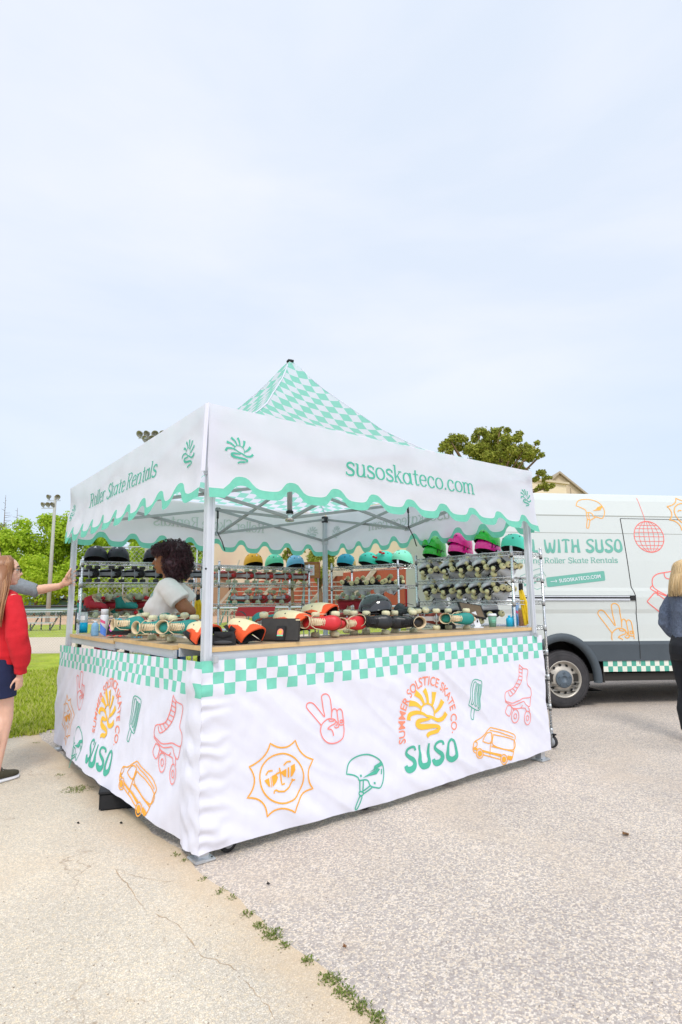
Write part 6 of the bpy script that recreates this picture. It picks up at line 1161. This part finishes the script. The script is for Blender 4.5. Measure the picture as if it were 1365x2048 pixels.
# --- drawings and writing
d = MB()
def ln(polys, w, mi, o=.003, zc=None):
    for i, l in enumerate(polys):
        l = [(p.x, p.y) for p in smooth([(a, c, 0) for a, c in l], 4)] if len(l) > 3 else l
        if zc:
            cur = []
            for p in l:
                if p[1] > zc: cur.append(p)
                else:
                    if len(cur) > 1: d.strip(cur, w, F2, o+i*.00012, mi, .03)
                    cur = []
            if len(cur) > 1: d.strip(cur, w, F2, o+i*.00012, mi, .03)
        else: d.strip(l, w, F2, o+i*.00012, mi, .03)
ln(art('v_helmet'), .011, 2); d.fill(art('v_helmetfill'), F2, .004, 2, .06)
cx, cz, rx, rz = 1.285, 2.122, .203, .205
ln([circ(cx, cz, rx, rz, 40)], .010, 3)
for k in (-.66, -.33, 0, .33, .66): d.strip([(cx+rx*k*math.sin(t), cz-rz*math.cos(t)) for t in [pi*i/18 for i in range(19)]], .006, F2, .0032+.0001*k, 3)
for k in (-.78, -.56, -.3, 0, .28, .52, .74): h = math.sqrt(1-k*k)*rx; d.strip([(cx-h, cz+k*rz), (cx+h, cz+k*rz)], .006, F2, .0036, 3)
d.strip([(1.222, 2.65), (1.240, 2.52), (1.258, 2.40), (1.262, 2.33)], .007, F2, .003, 3)
pk = art('peace'); ax, az = 633, 484
pp = [[(.478+(p[0]*1000-635)/(868-635)*.455*.97/1, 1.335-(.800-p[1])*0) for p in l] for l in pk]
mnx, mxx = min(p[0] for l in pk for p in l), max(p[0] for l in pk for p in l); mnz, mxz = min(p[1] for l in pk for p in l), max(p[1] for l in pk for p in l)
pp = [[(.478+(p[0]-mnx)/(mxx-mnx)*.45, 1.262-(mxz-p[1])/(mxz-mnz)*.60) for p in l] for l in pk]
ln(pp, .012, 2, zc=.808)
ln(art('v_skate'), .012, 3)
sk_ = art('sun'); mnx, mxx = min(p[0] for p in sk_[0]), max(p[0] for p in sk_[0]); mnz, mxz = min(p[1] for p in sk_[0]), max(p[1] for p in sk_[0])
d2 = [[(1.61+(p[0]-mnx)/(mxx-mnx)*.55, 2.20+(p[1]-mnz)/(mxz-mnz)*.46) for p in l] for l in sk_]; ln(d2, .012, 2, .005)
groovy(d, 'ROLL WITH SUSO', [(-.685, 1.890), (.893, 1.912), (.901, 2.085), (-.680, 2.064)], F2, .003, 0, .13, .27)
slab(d, 'nning Roller Skate Rentals', -.475, .807, 1.762, .068, F2, .003, 1, .15, .08, rise=.013); slab(d, 'R', -.56, -.515, 1.761, .068, F2, .003, 1, .10, .06); slab(d, 'u', -.512, -.482, 1.761, .068, F2, .003, 1, .10, .06)
q = [(-.170, 1.584), (.610, 1.673), (.614, 1.550), (-.162, 1.464)]
def rr_(q, r=.014):
    out = []; n = len(q)
    for i in range(n):
        p, a, c = V(q[i]), V(q[i-1]), V(q[(i+1) % n]); u, v = (a-p).normalized(), (c-p).normalized()
        for t in (0, .33, .67, 1): out.append(tuple(p+u*r*(1-t)**2+v*r*t*t))
    return out
d.fill([rr_(q, .02)], F2, .003, 0, .1)
def vtext(txt, p0, p1, h, mi, off, bold=.02):
    bm = text_bm(txt, bold); a, c = bmw(bm); p0, p1 = V(p0), V(p1); e = (p1-p0); n = V((-e.y, e.x)).normalized()
    for v in bm.verts: r = p0+e*((v.co.x-a)/(c-a))+n*(v.co.y/.7*h); v.co = (r.x, r.y, 0)
    d.addbm(bm, F2, off, mi, .1)
vtext('SUSOSKATECO.COM', (.002, 1.523), (.555, 1.583), .044, 4, .0045, .012)
d.strip([(-.114, 1.533), (-.030, 1.542)], .006, F2, .0045, 4); d.strip([(-.050, 1.556), (-.030, 1.542), (-.047, 1.525)], .006, F2, .0047, 4)
vtext('BOOK NOW', (-.474, 1.545), (-.215, 1.612), .034, 1, .003, .0)
ln([[(-.50, 1.60), (-.24, 1.70), (-.20, 1.655), (-.168, 1.60)], [(-.52, 1.54), (-.50, 1.60)], [(-.30, 1.435), (-.18, 1.475)], [(-.52, 1.54), (-.30, 1.435)]], .006, 1)
for i in range(5): d.fill([[(-.46+.055*i, 1.475+.014*i+.026*(i % 2)), (-.41+.055*i, 1.487+.014*i+.026*(i % 2)), (-.41+.055*i, 1.512+.014*i+.026*(i % 2)), (-.46+.055*i, 1.500+.014*i+.026*(i % 2))]], F2, .003, 0)
d.build('side_graphics', ['vlight', 'vlight', 'vorange', 'vcoral', 'whiteplastic'], van)
# ================================================================== PEOPLE
def bake(mb, vox, it=6, name='m', mats='cloth', fn=None):
    me = mb.mesh(name, mats); o = bpy.data.objects.new('tmp', me); COL.objects.link(o)
    r = o.modifiers.new('r', 'REMESH'); r.mode = 'VOXEL'; r.voxel_size = vox; r.use_smooth_shade = True
    s = o.modifiers.new('s', 'SMOOTH'); s.iterations = it; s.factor = .5
    dg = bpy.context.evaluated_depsgraph_get(); n = bpy.data.meshes.new_from_object(o.evaluated_get(dg)); n.name = name; bpy.data.objects.remove(o)
    if fn:
        for v in n.vertices: v.co = fn(v.co)
        n.update()
    n.materials.clear(); n.materials.append(M[mats] if isinstance(mats, str) else mats); return n
from mathutils.bvhtree import BVHTree
def onto(me, sgn):                         # maps (y, z) onto the front (1) or back (-1) of a garment
    bv = BVHTree.FromPolygons([v.co.copy() for v in me.vertices], [tuple(p.vertices) for p in me.polygons])
    def fn(u, v, o):
        h = bv.ray_cast(V((sgn*1.0, u, v)), V((-sgn, 0, 0))); x = h[0].x if h[0] else 0; return V((x+sgn*o, u, v))
    return fn
def link(me, name, parent, **k): o = bpy.data.objects.new(name, me); COL.objects.link(o); o.parent = parent; tag(o, **k); return o
def er(z, cx, cy, rx, ry, n=20, tilt=0): return [V((cx+rx*math.cos(a), cy+ry*math.sin(a), z+tilt*math.cos(a))) for a in [2*pi*i/n for i in range(n)]]
def limb(b, pts, rs):
    for (p, r), (q, s) in zip(zip(pts, rs), list(zip(pts, rs))[1:]): b.tube([p, q], [r, s], 14)
    for p, r in zip(pts, rs): b.ell(p, r, 14, 8)
def hand(b, wr, fwd, palm, s=1, curl=.5, spread=.02, thumb=1):
    """wr wrist, fwd finger direction, palm normal (palm side), five fingers"""
    f = V(fwd).normalized(); n = V(palm); n = (n-f*n.dot(f)).normalized(); t = f.cross(n)*thumb; wr = V(wr)
    b.tube([wr-f*.01, wr+f*.05*s], [.026*s, .034*s], 10); 
    q = Matrix((f, t, n)).transposed().to_4x4(); b.ell(wr+f*.052*s, (.050*s, .040*s, .017*s), 14, 8, mtx=q)
    for i, (o, l) in enumerate(((.030, .072), (.010, .080), (-.010, .074), (-.029, .058))):
        p = wr+f*.085*s+t*o*s; a = 0; pts = [p-f*.02*s]; d = f
        for k in range(3):
            a += curl*(.5+.25*k)*(1+.08*i); d = f*math.cos(a)+n*math.sin(a)+t*(o*1.5); p = p+d*l*s*(.45, .32, .23)[k]; pts.append(p)
        b.tube(pts, [.0095*s, .009*s, .008*s, .007*s], 8); b.ell(pts[-1], .0072*s, 8, 6)
    p = wr+f*.03*s+t*.03*s; b.tube([p, p+(f*.6+t*.7+n*.25*curl)*.042*s, p+(f*1.15+t*.85+n*.6*curl)*.055*s, p+(f*1.6+t*.8+n*.9*curl)*.058*s], [.014*s, .012*s, .010*s, .008*s], 8)
def head(b, c, s=1, face=(1, 0, 0), neck=None):
    """adult head centre c, X forward"""
    f = V(face).normalized(); l = V((0, 0, 1)).cross(f).normalized(); u = f.cross(l); q = Matrix((f, l, u)).transposed().to_4x4(); c = V(c)
    P = lambda x, y, z: c+(f*x+l*y+u*z)*s
    b.ell(P(-.012, 0, .03), (.098*s, .076*s, .092*s), 20, 14, mtx=q); b.ell(P(.022, 0, -.03), (.066*s, .060*s, .078*s), 18, 12, mtx=q); b.ell(P(.058, 0, -.085), (.026*s, .028*s, .022*s), 12, 8, mtx=q)
    b.ell(P(.060, 0, .035), (.030*s, .055*s, .022*s), 12, 8, mtx=q); b.tube([P(.082, 0, .022), P(.102, 0, -.015)], [.008*s, .012*s], 8); b.ell(P(.104, 0, -.018), (.013*s, .014*s, .011*s), 10, 8, mtx=q)
    b.ell(P(.086, 0, -.044), (.013*s, .024*s, .0065*s), 10, 6, mtx=q); b.ell(P(.083, 0, -.056), (.013*s, .021*s, .0075*s), 10, 6, mtx=q)
    for y in (-1, 1): b.ell(P(.052, y*.036, -.012), (.026*s, .022*s, .022*s), 10, 8, mtx=q); b.ell(P(-.012, y*.076, -.005), (.020*s, .009*s, .030*s), 10, 8, mtx=q)
    if neck: b.tube([P(-.03, 0, -.06), V(neck)], [.054*s, .060*s], 14)
    return P, q
def eyes(P, parent, q, s=1, iris=(.06, .03, .015)):
    for y in (-1, 1):
        b = MB(); b.ell(P(.0725, y*.031, .014), .0115*s, 12, 8); b.ell(P(.0806, y*.031, .014), .0052*s, 10, 6, mi=1); b.build('eye', [mat('eye_white', (.50, .47, .44), .3), mat('iris', iris, .3)], parent)
    b = MB()
    for y in (-1, 1): b.tube([P(.082, y*.012, .040), P(.086, y*.03, .046), P(.074, y*.050, .038)], .004*s, 5)
    b.build('eyebrows', mat('brow', (.03, .02, .015), .8), parent)
    b = MB(); b.tube([P(.097, -.020, -.050), P(.101, 0, -.0495), P(.097, .020, -.050)], .0022*s, 5); b.build('mouth', mat('lips', (.30, .08, .06), .5), parent)
def fabric(co, amp, sc, seed=0): return co+V((noise.noise(co*sc+V((seed, 0, 0))), noise.noise(co*sc+V((0, seed+7, 0))), .3*noise.noise(co*sc+V((0, 0, seed+3)))))*amp
def wr(amp=.010, sc=9, seed=0): return lambda co: fabric(fabric(co, amp, V((sc, sc, sc*1.6)) if 0 else sc, seed), amp*.4, sc*2.6, seed+4)

# ---- woman behind the left counter, facing image left; local X faces left in the picture
def pers(px, D, facing, label):
    p = atd(px, 1200, D); p.z = 0; f = (RH*facing[0]-FH*facing[1]).normalized(); return thing('person', p, math.atan2(f.y, f.x), label, 'person')
t = pers(337, 4.85, (-1, .10), 'woman with big dark curly hair and a cream tee behind the left counter')
sk1 = skin('brown_skin', (.30, .115, .045)); K = .98
b = MB(); H0 = (.030, 0, 1.665)
P, q = head(b, H0, 1.0, (1, -.05, -.06), (-.01, 0, 1.50)); b.loft([er(z, cx, 0, rx, ry) for z, cx, rx, ry in ((1.50, -.015, .06, .075), (1.46, -.01, .09, .155), (1.38, .0, .105, .165), (1.25, .015, .115, .15), (1.1, .0, .105, .14), (.98, -.01, .12, .165), (.86, -.02, .125, .175))], 0)
limb(b, [(-.04, .15, 1.42), (-.175, .21, 1.27), (-.205, .21, 1.245)], [.058, .056, .050]); limb(b, [(-.205, .21, 1.25), (-.04, .18, 1.11), (.07, .12, 1.05)], [.050, .042, .030]); hand(b, (.075, .12, 1.05), (1, -.35, -.15), (.1, -.6, -1), 1.0, .6, thumb=-1)
limb(b, [(-.02, -.17, 1.44), (-.08, -.21, 1.19), (.10, -.16, 1.08), (.16, -.10, 1.05)], [.060, .048, .040, .030]); hand(b, (.165, -.10, 1.05), (1, .3, -.2), (0, .6, -1), 1.0, .6)
for s in (-1, 1): limb(b, [(-.02, s*.09, .92), (.0, s*.10, .50), (-.02, s*.10, .09)], [.10, .065, .042]); b.ell((.04, s*.10, .045), (.12, .045, .04), 14, 8)
link(bake(b, .0075, 5, 'body', sk1), 'body', t); eyes(P, t, q)
b = MB(); b.loft([er(z, cx, 0, rx, ry) for z, cx, rx, ry in ((1.505, -.012, .070, .085), (1.475, -.012, .092, .150), (1.44, -.005, .112, .180), (1.34, .025, .135, .175), (1.27, .045, .148, .170), (1.20, .025, .130, .160), (1.10, .005, .122, .155), (1.02, .0, .135, .170), (.97, -.005, .142, .18))], 0)
b.ell((.105, .07, 1.29), (.065, .075, .07), 14, 10); b.ell((.105, -.07, 1.29), (.065, .075, .07), 14, 10)
for s in (-1, 1): b.tube([(-.015, s*.12, 1.445), (-.085, s*.19, 1.38), (-.135, s*.21, 1.325)], [.082, .086, .084], 16); b.ell((-.02, s*.135, 1.435), .086, 14, 8)
tsm = bake(b, .0085, 5, 'tee_shirt', mat('cream_tee', (.88, .82, .77), .9, bump=.25, bscale=220, vary=.04, vscale=12), wr(.010, 9, 1)); link(tsm, 'tee_shirt', t)
b = MB(); sunlogo(b, onto(tsm, 1), .003, 0, .06, 1.36, .06, .05); b.build('chest_print', 'vmint', t)
b = MB(); b.loft([er(z, -.012, 0, rx, ry) for z, rx, ry in ((1.02, .125, .16), (.95, .14, .185), (.86, .145, .19), (.80, .13, .185))], 0)
for s in (-1, 1): b.tube([(-.015, s*.09, .86), (0, s*.10, .5), (-.02, s*.10, .1)], [.115, .082, .068], 16)
link(bake(b, .010, 4, 'jeans', mat('denim', (.05, .12, .26), .9, vary=.15, vscale=30, bump=.2, bscale=250), wr(.007, 10, 3)), 'jeans', t)
b = MB()
for s in (-1, 1): b.loft([er(.0+z, .045, s*.10, rx, .048) for z, rx in ((.0, .13), (.03, .132), (.07, .09), (.1, .06))], 0)
b.build('shoes', 'whiteplastic', t)
hm = hairmat('dark_curls', [(.018, .005, .007), (.075, .018, .028), (.035, .010, .014)], .4); b = MB(); rng = random.Random(5)
HB = [((-.03, 0, 1.74), (.145, .135, .115)), ((-.070, 0, 1.665), (.125, .145, .125)), ((-.075, 0, 1.585), (.095, .130, .085)), ((-.04, .10, 1.635), (.075, .045, .10)), ((-.04, -.10, 1.635), (.075, .045, .10)), ((.065, 0, 1.765), (.080, .10, .050)), ((.045, .06, 1.735), (.085, .065, .05)), ((-.05, .095, 1.56), (.06, .045, .055))]
HB = [(c, tuple(x*.93 for x in r)) for c, r in HB]
for c, r in HB: b.ell(c, tuple(x*.86 for x in r), 16, 12)
def curl(b, c, n, L_, rad, th):
    up = V((0, 0, -1))+n*.9; up.normalize(); X, Y, _ = frame(up); k = 11; ph = rng.random()*6; tw = rng.choice((-1, 1))*rng.uniform(1.1, 1.7)
    b.tube([c+up*L_*i/k+n*(.012*math.sin(i*.4))+(X*math.cos(ph+i*tw)+Y*math.sin(ph+i*tw))*rad*(.5+.5*i/k) for i in range(k)], [th*(1-.05*i) for i in range(k)], 4, cap=False)
for i in range(2600):
    c, r = HB[rng.choices(range(8), [4, 5, 3, 1.3, 1.5, 1.4, 1.3, .8])[0]]; dv = V((rng.gauss(0, 1), rng.gauss(0, 1), rng.gauss(0, 1))).normalized(); p = V(c)+V((dv.x*r[0], dv.y*r[1], dv.z*r[2]))*rng.uniform(.80, .98)
    if p.x > .035 and p.z < 1.715 and p.z > 1.50: continue
    curl(b, p, dv, rng.uniform(.025, .055), rng.uniform(.005, .010), rng.uniform(.0022, .0036))
b.build('curly_hair', hm, t)
def strands(b, roots, n, th, rng, seg=9):
    """roots: function(rng) -> list of control points for one lock"""
    for i in range(n):
        pts = smooth(roots(rng), 3); b.tube(pts, [th*rng.uniform(.7, 1.2)*(1-.75*k/len(pts)) for k in range(len(pts))], 4, cap=False)
# ---- girl in the red sweatshirt, seen from behind, turned to the right
t = pers(4, 4.65, (.40, -.92), 'girl with long red brown hair, red sweatshirt and navy shorts at the left edge')
sk2 = skin('fair_skin', (.78, .46, .34)); b = MB()
P, q = head(b, (.02, -.01, 1.575), .98, (.72, -.70, 0), (-.01, 0, 1.42)); b.loft([er(z, cx, 0, rx, ry) for z, cx, rx, ry in ((1.43, -.01, .055, .07), (1.39, -.01, .085, .14), (1.3, 0, .10, .155), (1.1, .0, .095, .13), (.95, -.02, .115, .16), (.85, -.02, .115, .165))], 0)
for s, sw in ((1, 0), (-1, 1)):
    limb(b, [(-.02, s*.155, 1.35), (-.03, s*.235, 1.12), (.02, s*.235, .90), (.03, s*.22, .80)], [.05, .042, .034, .025]); hand(b, (.03, s*.22, .79), (.10, .05*-s, -1), (.15, -s, 0), .78, .42, thumb=s)
    limb(b, [(-.02, s*.085, .86), (.015+.02*sw, s*.09, .47), (-.02, s*.09, .09)], [.088, .056, .038]); b.ell((.01, s*.09, .40), (.058, .05, .12), 12, 10); b.ell((-.03, s*.09, .33), (.052, .048, .11), 12, 10)
link(bake(b, .0075, 5, 'body', sk2), 'body', t); eyes(P, t, q)
redm = mat('red_sweatshirt', (.60, .012, .022), .92, bump=.35, bscale=190, vary=.06, vscale=14); b = MB()
b.loft([er(z, cx, 0, rx, ry) for z, cx, rx, ry in ((1.435, -.012, .068, .082), (1.40, -.015, .10, .155), (1.34, -.01, .125, .185), (1.2, .0, .135, .19), (1.05, .0, .14, .185), (.93, -.01, .145, .19), (.905, -.01, .13, .178), (.86, -.01, .132, .18))], 0)
for s in (-1, 1): b.tube([(-.015, s*.13, 1.36), (-.03, s*.215, 1.22), (-.035, s*.252, 1.08), (.0, s*.255, .95), (.02, s*.245, .87), (.025, s*.236, .845)], [.075, .078, .078, .074, .060, .046], 16); b.tube([(.02, s*.238, .862), (.03, s*.225, .80)], [.050, .045], 14)
swm = bake(b, .0085, 4, 'sweatshirt', redm, wr(.013, 8, 2)); link(swm, 'sweatshirt', t)
b = MB(); onb = onto(swm, -1)
for (u0, v0, u1, v1) in ((-.045, 1.31, -.045, 1.25), (-.075, 1.31, -.045, 1.28), (-.05, 1.285, -.08, 1.25), (.0, 1.31, .0, 1.25), (.0, 1.25, -.03, 1.25)): b.strip([(u0, v0), (u1, v1)], .011, onb, .003+.001*u0, 0, .008)
b.build('back_print', 'whiteplastic', t)
b = MB(); b.loft([er(z, -.02, 0, rx, ry) for z, rx, ry in ((.96, .12, .165), (.86, .135, .185), (.80, .13, .185))], 0)
for s in (-1, 1): b.tube([(-.02, s*.085, .84), (-.005, s*.092, .62)], [.105, .098], 18)
link(bake(b, .009, 3, 'shorts', mat('navy_shorts', (.010, .016, .06), .9, bump=.2, bscale=200), wr(.006, 10, 5)), 'shorts', t)
def shoe(t, s, x0, upc, solec):
    b = MB(); xs_ = [-.10, -.08, -.03, .03, .09, .14, .165]; ws = [.02, .034, .036, .040, .046, .040, .018]; hs_ = [.06, .085, .085, .075, .055, .045, .035]
    b.loft([[V((x0+x, s+w_*math.cos(a), .022+h/2+h/2*math.sin(a))) for a in [2*pi*i/14 for i in range(14)]] for x, w_, h in zip(xs_, ws, hs_)], 0)
    for i in range(4): b.tube([(x0+.02+.022*i, s-.026, .088-.008*i), (x0+.03+.022*i, s, .096-.009*i), (x0+.02+.022*i, s+.026, .088-.008*i)], .003, 4, 2)
    o = b.build('shoe', [upc, solec, 'greyplastic'], t); b = MB(); b.loft([[V((x0+x*1.04, s+w_*1.12*math.cos(a), .016+.016*math.sin(a))) for a in [2*pi*i/12 for i in range(12)]] for x, w_ in zip(xs_, ws)], 0); b.build('shoe_sole', solec, o)
oliv = mat('olive_canvas', (.06, .055, .035), .9, vary=.15, vscale=60)
for s in (-1, 1): shoe(t, s*.09, .01, oliv, 'whiteplastic')
hb = hairmat('auburn_hair', [(.13, .04, .015), (.34, .14, .05), (.48, .24, .10), (.22, .08, .03)]); b = MB(); rng = random.Random(9)
b.ell((.0, 0, 1.60), (.105, .090, .105), 18, 12); b.loft([er(z, cx, cy, rx, ry) for z, cx, cy, rx, ry in ((1.62, -.03, 0, .085, .09), (1.5, -.06, -.01, .06, .10), (1.35, -.11, -.03, .045, .11), (1.24, -.14, -.045, .03, .09), (1.17, -.15, -.05, .012, .05))], 0)
def rt(r):
    a = r.uniform(-1.0, 1.0)*1.5; y = math.sin(a); bx_ = -math.cos(a); k = r.uniform(.9, 1.05); e = r.uniform(-.02, .02)
    return [V((.035*r.random(), .02*y, 1.70)), V((-.01+.075*bx_*.6, .088*y*k, 1.66)), V((-.0+.10*bx_, .100*y*k, 1.56)), V((-.06+.07*bx_, .118*y*k+e-.02, 1.42)), V((-.11+.05*bx_, .118*y*k+e*2-.035, 1.30)), V((-.13+.04*bx_, .10*y*k+e*3-.05, 1.15+.10*r.random()))]
strands(b, rt, 900, .0055, rng)
b.build('long_hair', hb, t)
b = MB()
for y in (-.033, .033): b.tube([P(.098, y+.022*math.cos(a), .010+.018*math.sin(a)) for a in [2*pi*i/14 for i in range(15)]], .0018, 5, cap=False)
for y in (-1, 1): b.tube([P(.098, y*.055, .018), P(.02, y*.084, .020), P(-.01, y*.084, .005)], .0022, 5)
b.tube([P(.100, -.011, .014), P(.100, .011, .014)], .002, 5); b.build('eyeglasses', 'black', t)
# ---- man behind her, reaching for the left tent post
t = pers(-34, 5.38, (1, -.25), 'man in a grey shirt at the left edge gripping the rear left tent post')
b = MB(); P, q = head(b, (.03, 0, 1.745), 1.0, (1, 0, 0), (-.01, 0, 1.58)); b.loft([er(z, cx, 0, rx, ry) for z, cx, rx, ry in ((1.59, -.01, .06, .075), (1.55, -.01, .09, .16), (1.45, 0, .11, .175), (1.25, .0, .105, .15), (1.05, -.01, .115, .16), (.95, -.01, .115, .165))], 0)
inv = t.matrix_basis.inverted() if False else (Matrix.Translation(t.location) @ Matrix.Rotation(t.rotation_euler.z, 4, 'Z')).inverted()
Lc = lambda p: inv @ V(p)
hw = Lc(V((-.055, 2.955, 0))+V((0, 0, 0))+V((-.02, 0, 1.505))); el = Lc(atd(70, 1181, 5.40)); wrp = Lc(atd(121, 1172, 5.52)); shd = Lc(atd(3, 1160, 5.34)); sh0 = V((-.01, -.16, 1.50))
limb(b, [sh0, shd, el], [.062, .056, .046]); limb(b, [el, el.lerp(wrp, .4), wrp], [.046, .042, .029])
fw = (Lc(V((-.03, 2.965, 1.55)))-wrp).normalized(); post = Lc(V((0, 3, 1.55)))
# hand wrapped round the post: palm against its near face, fingers behind, thumb up in front
pc = Lc(atd(134, 1163, 5.50)); b.tube([wrp, pc], [.028, .030], 12); b.ell(pc, (.042, .026, .045), 14, 10)
for i in range(4):
    z = 1170-i*9.0; a1 = Lc(atd(142, z-4, 5.60)); a2 = Lc(atd(149, z-3, 5.66)); a3 = Lc(atd(152.5, z-1, 5.60)); a4 = Lc(atd(148.5, z+1, 5.515)); b.tube([pc+(a1-pc)*.3, a1, a2, a3, a4], [.012, .010, .010, .009, .0085], 8); b.ell(a4, .009, 8, 6)
th1, th2, th3 = Lc(atd(134, 1152, 5.46)), Lc(atd(139, 1143, 5.46)), Lc(atd(142.5, 1137, 5.48)); b.tube([pc, th1, th2, th3], [.019, .016, .012, .010], 8); b.ell(th3, .0095, 8, 6)
limb(b, [(-.01, .17, 1.50), (-.03, .24, 1.24), (.03, .23, 1.0), (.04, .22, .95)], [.058, .048, .040, .028]); hand(b, (.04, .22, .95), (.1, 0, -1), (.1, -1, 0), 1.05, .45, thumb=1)
for s in (-1, 1): limb(b, [(-.01, s*.095, .95), (.01, s*.10, .52), (-.02, s*.10, .09)], [.10, .062, .042])
sk3 = skin('fair_skin_b', (.74, .42, .29)); link(bake(b, .0075, 4, 'body', sk3), 'body', t); eyes(P, t, q)
gm = mat('grey_shirt', (.22, .24, .26), .92, vary=.12, vscale=90, bump=.25, bscale=200); b = MB()
b.loft([er(z, cx, 0, rx, ry) for z, cx, rx, ry in ((1.595, -.01, .07, .085), (1.56, -.01, .10, .17), (1.5, 0, .125, .20), (1.3, .01, .13, .18), (1.05, .0, .135, .18), (.93, 0, .14, .185))], 0)
b.tube([V(sh0)+V((0, .03, 0)), shd, shd.lerp(el, .75)+V((0, 0, .0)), el+(wrp-el)*.05], [.085, .078, .066, .060], 16); b.tube([el+(wrp-el)*-.12, el+(wrp-el)*.06], [.062, .060], 16); b.tube([(-.01, .15, 1.51), (-.03, .24, 1.26), (-.005, .24, 1.15)], [.08, .066, .062], 16)
link(bake(b, .0085, 4, 'shirt', gm, wr(.013, 11, 8)), 'shirt', t)
b = MB(); b.loft([er(z, -.01, 0, rx, ry) for z, rx, ry in ((1.0, .12, .165), (.92, .13, .18), (.85, .13, .18))], 0)
for s in (-1, 1): b.tube([(-.01, s*.09, .9), (.01, s*.10, .5), (-.02, s*.10, .06)], [.11, .08, .066], 16)
link(bake(b, .010, 4, 'trousers', mat('dark_trousers', (.03, .032, .04), .9), wr(.006, 9, 6)), 'trousers', t)
for s in (-1, 1): shoe(t, s*.10, .02, 'blackplastic', 'rubber')
b = MB(); b.ell((-.002, 0, 1.80), (.108, .088, .088), 18, 12); rng = random.Random(3)
for i in range(700):
    dv = V((rng.gauss(0, 1), rng.gauss(0, 1), abs(rng.gauss(0, 1))+.1)).normalized(); p = V((-.002+dv.x*.104, dv.y*.085, 1.80+dv.z*.085)); b.tube([p, p+dv*.010+V((.008, 0, .004))], [.003, .001], 4, cap=False)
b.build('short_hair', mat('dark_brown_hair', (.035, .02, .014), .5, vary=.3, vscale=40), t)
# ---- blonde woman in a hoodie at the right edge, facing right
t = pers(1377, 5.62, (.97, -.22), 'blonde woman in a slate grey hoodie and black trousers at the right edge')
b = MB(); P, q = head(b, (.04, 0, 1.545), .97, (1, -.1, -.05), (-.01, 0, 1.39)); b.loft([er(z, cx, 0, rx, ry) for z, cx, rx, ry in ((1.40, -.01, .055, .07), (1.36, -.01, .09, .14), (1.27, 0, .105, .155), (1.1, .0, .10, .14), (.95, -.02, .12, .165), (.84, -.035, .13, .17))], 0)
for s in (-1, 1):
    limb(b, [(-.02, s*.155, 1.31), (-.09, s*.20, 1.07), (.06, s*.15, .98), (.12, s*.09, .97)], [.052, .046, .038, .028]); hand(b, (.12, s*.09, .97), (1, -s*.5, -.1), (0, -s*.3, -1), .95, .5, thumb=-s)
    limb(b, [(-.035, s*.085, .84), (.02, s*.09, .46), (-.02, s*.09, .09)], [.10, .062, .04]); 
link(bake(b, .0080, 4, 'body', skin('fair_skin_c', (.76, .48, .36))), 'body', t); eyes(P, t, q)
sl = mat('slate_hoodie', (.12, .145, .205), .92, vary=.32, vscale=70, bump=.25, bscale=200, detail=6); b = MB()
b.loft([er(z, cx, 0, rx, ry) for z, cx, rx, ry in ((1.40, -.015, .07, .085), (1.37, -.015, .10, .15), (1.31, -.01, .125, .18), (1.2, .0, .135, .18), (1.05, .0, .135, .175), (.93, -.01, .145, .185), (.885, -.015, .14, .18), (.85, -.015, .142, .182))], 0)
for s in (-1, 1): b.tube([(-.015, s*.13, 1.33), (-.06, s*.20, 1.20), (-.10, s*.215, 1.07), (-.03, s*.20, .99), (.07, s*.155, .96), (.11, s*.11, .95)], [.072, .070, .066, .064, .056, .042], 16)
b.loft([er(z, cx, 0, rx, ry, tilt=-.02) for z, cx, rx, ry in ((1.345, -.06, .09, .12), (1.385, -.07, .095, .125), (1.42, -.06, .08, .105), (1.435, -.045, .06, .085))], 0)
link(bake(b, .0085, 4, 'hoodie', sl, wr(.014, 10, 12)), 'hoodie', t)
b = MB(); b.loft([er(z, cx, 0, rx, ry) for z, cx, rx, ry in ((.98, -.02, .12, .165), (.88, -.045, .145, .185), (.80, -.05, .145, .185), (.74, -.04, .13, .18))], 0)
for s in (-1, 1): b.ell((-.085, s*.075, .83), (.09, .09, .10), 14, 10); b.tube([(-.035, s*.088, .82), (-.025, s*.09, .62), (-.02, s*.09, .45), (-.055, s*.09, .28), (-.045, s*.09, .10)], [.118, .105, .080, .080, .070], 16)
link(bake(b, .010, 4, 'trousers', mat('black_leggings', (.008, .009, .014), .75), wr(.006, 9, 15)), 'trousers', t)
for s in (-1, 1): shoe(t, s*.09, .0, mat('offwhite_canvas', (.6, .6, .6), .8), 'whiteplastic')
bl = hairmat('blonde_hair', [(.30, .17, .07), (.70, .48, .22), (.85, .66, .38), (.48, .29, .12)]); b = MB(); rng = random.Random(11)
b.ell((.005, 0, 1.572), (.108, .092, .104), 18, 12); b.loft([er(z, cx, 0, rx, ry) for z, cx, rx, ry in ((1.58, -.02, .10, .098), (1.48, -.04, .095, .108), (1.40, -.05, .09, .108), (1.36, -.05, .05, .08))], 0)
def rt2(r):
    a = r.uniform(-1, 1)*1.75; y = math.sin(a); bx_ = -math.cos(a); k = r.uniform(.92, 1.06); e = r.uniform(-.012, .012)
    return [V((.04*r.random(), .02*y, 1.680)), V((.0+.08*bx_, .094*y*k, 1.645)), V((.0+.125*bx_, .112*y*k, 1.55)), V((-.03+.125*bx_+e, .120*y*k+e, 1.45)), V((-.04+.120*bx_+e*2, .122*y*k+e, 1.325+.06*r.random()))]
strands(b, rt2, 900, .0055, rng); b.build('blonde_hair', bl, t)
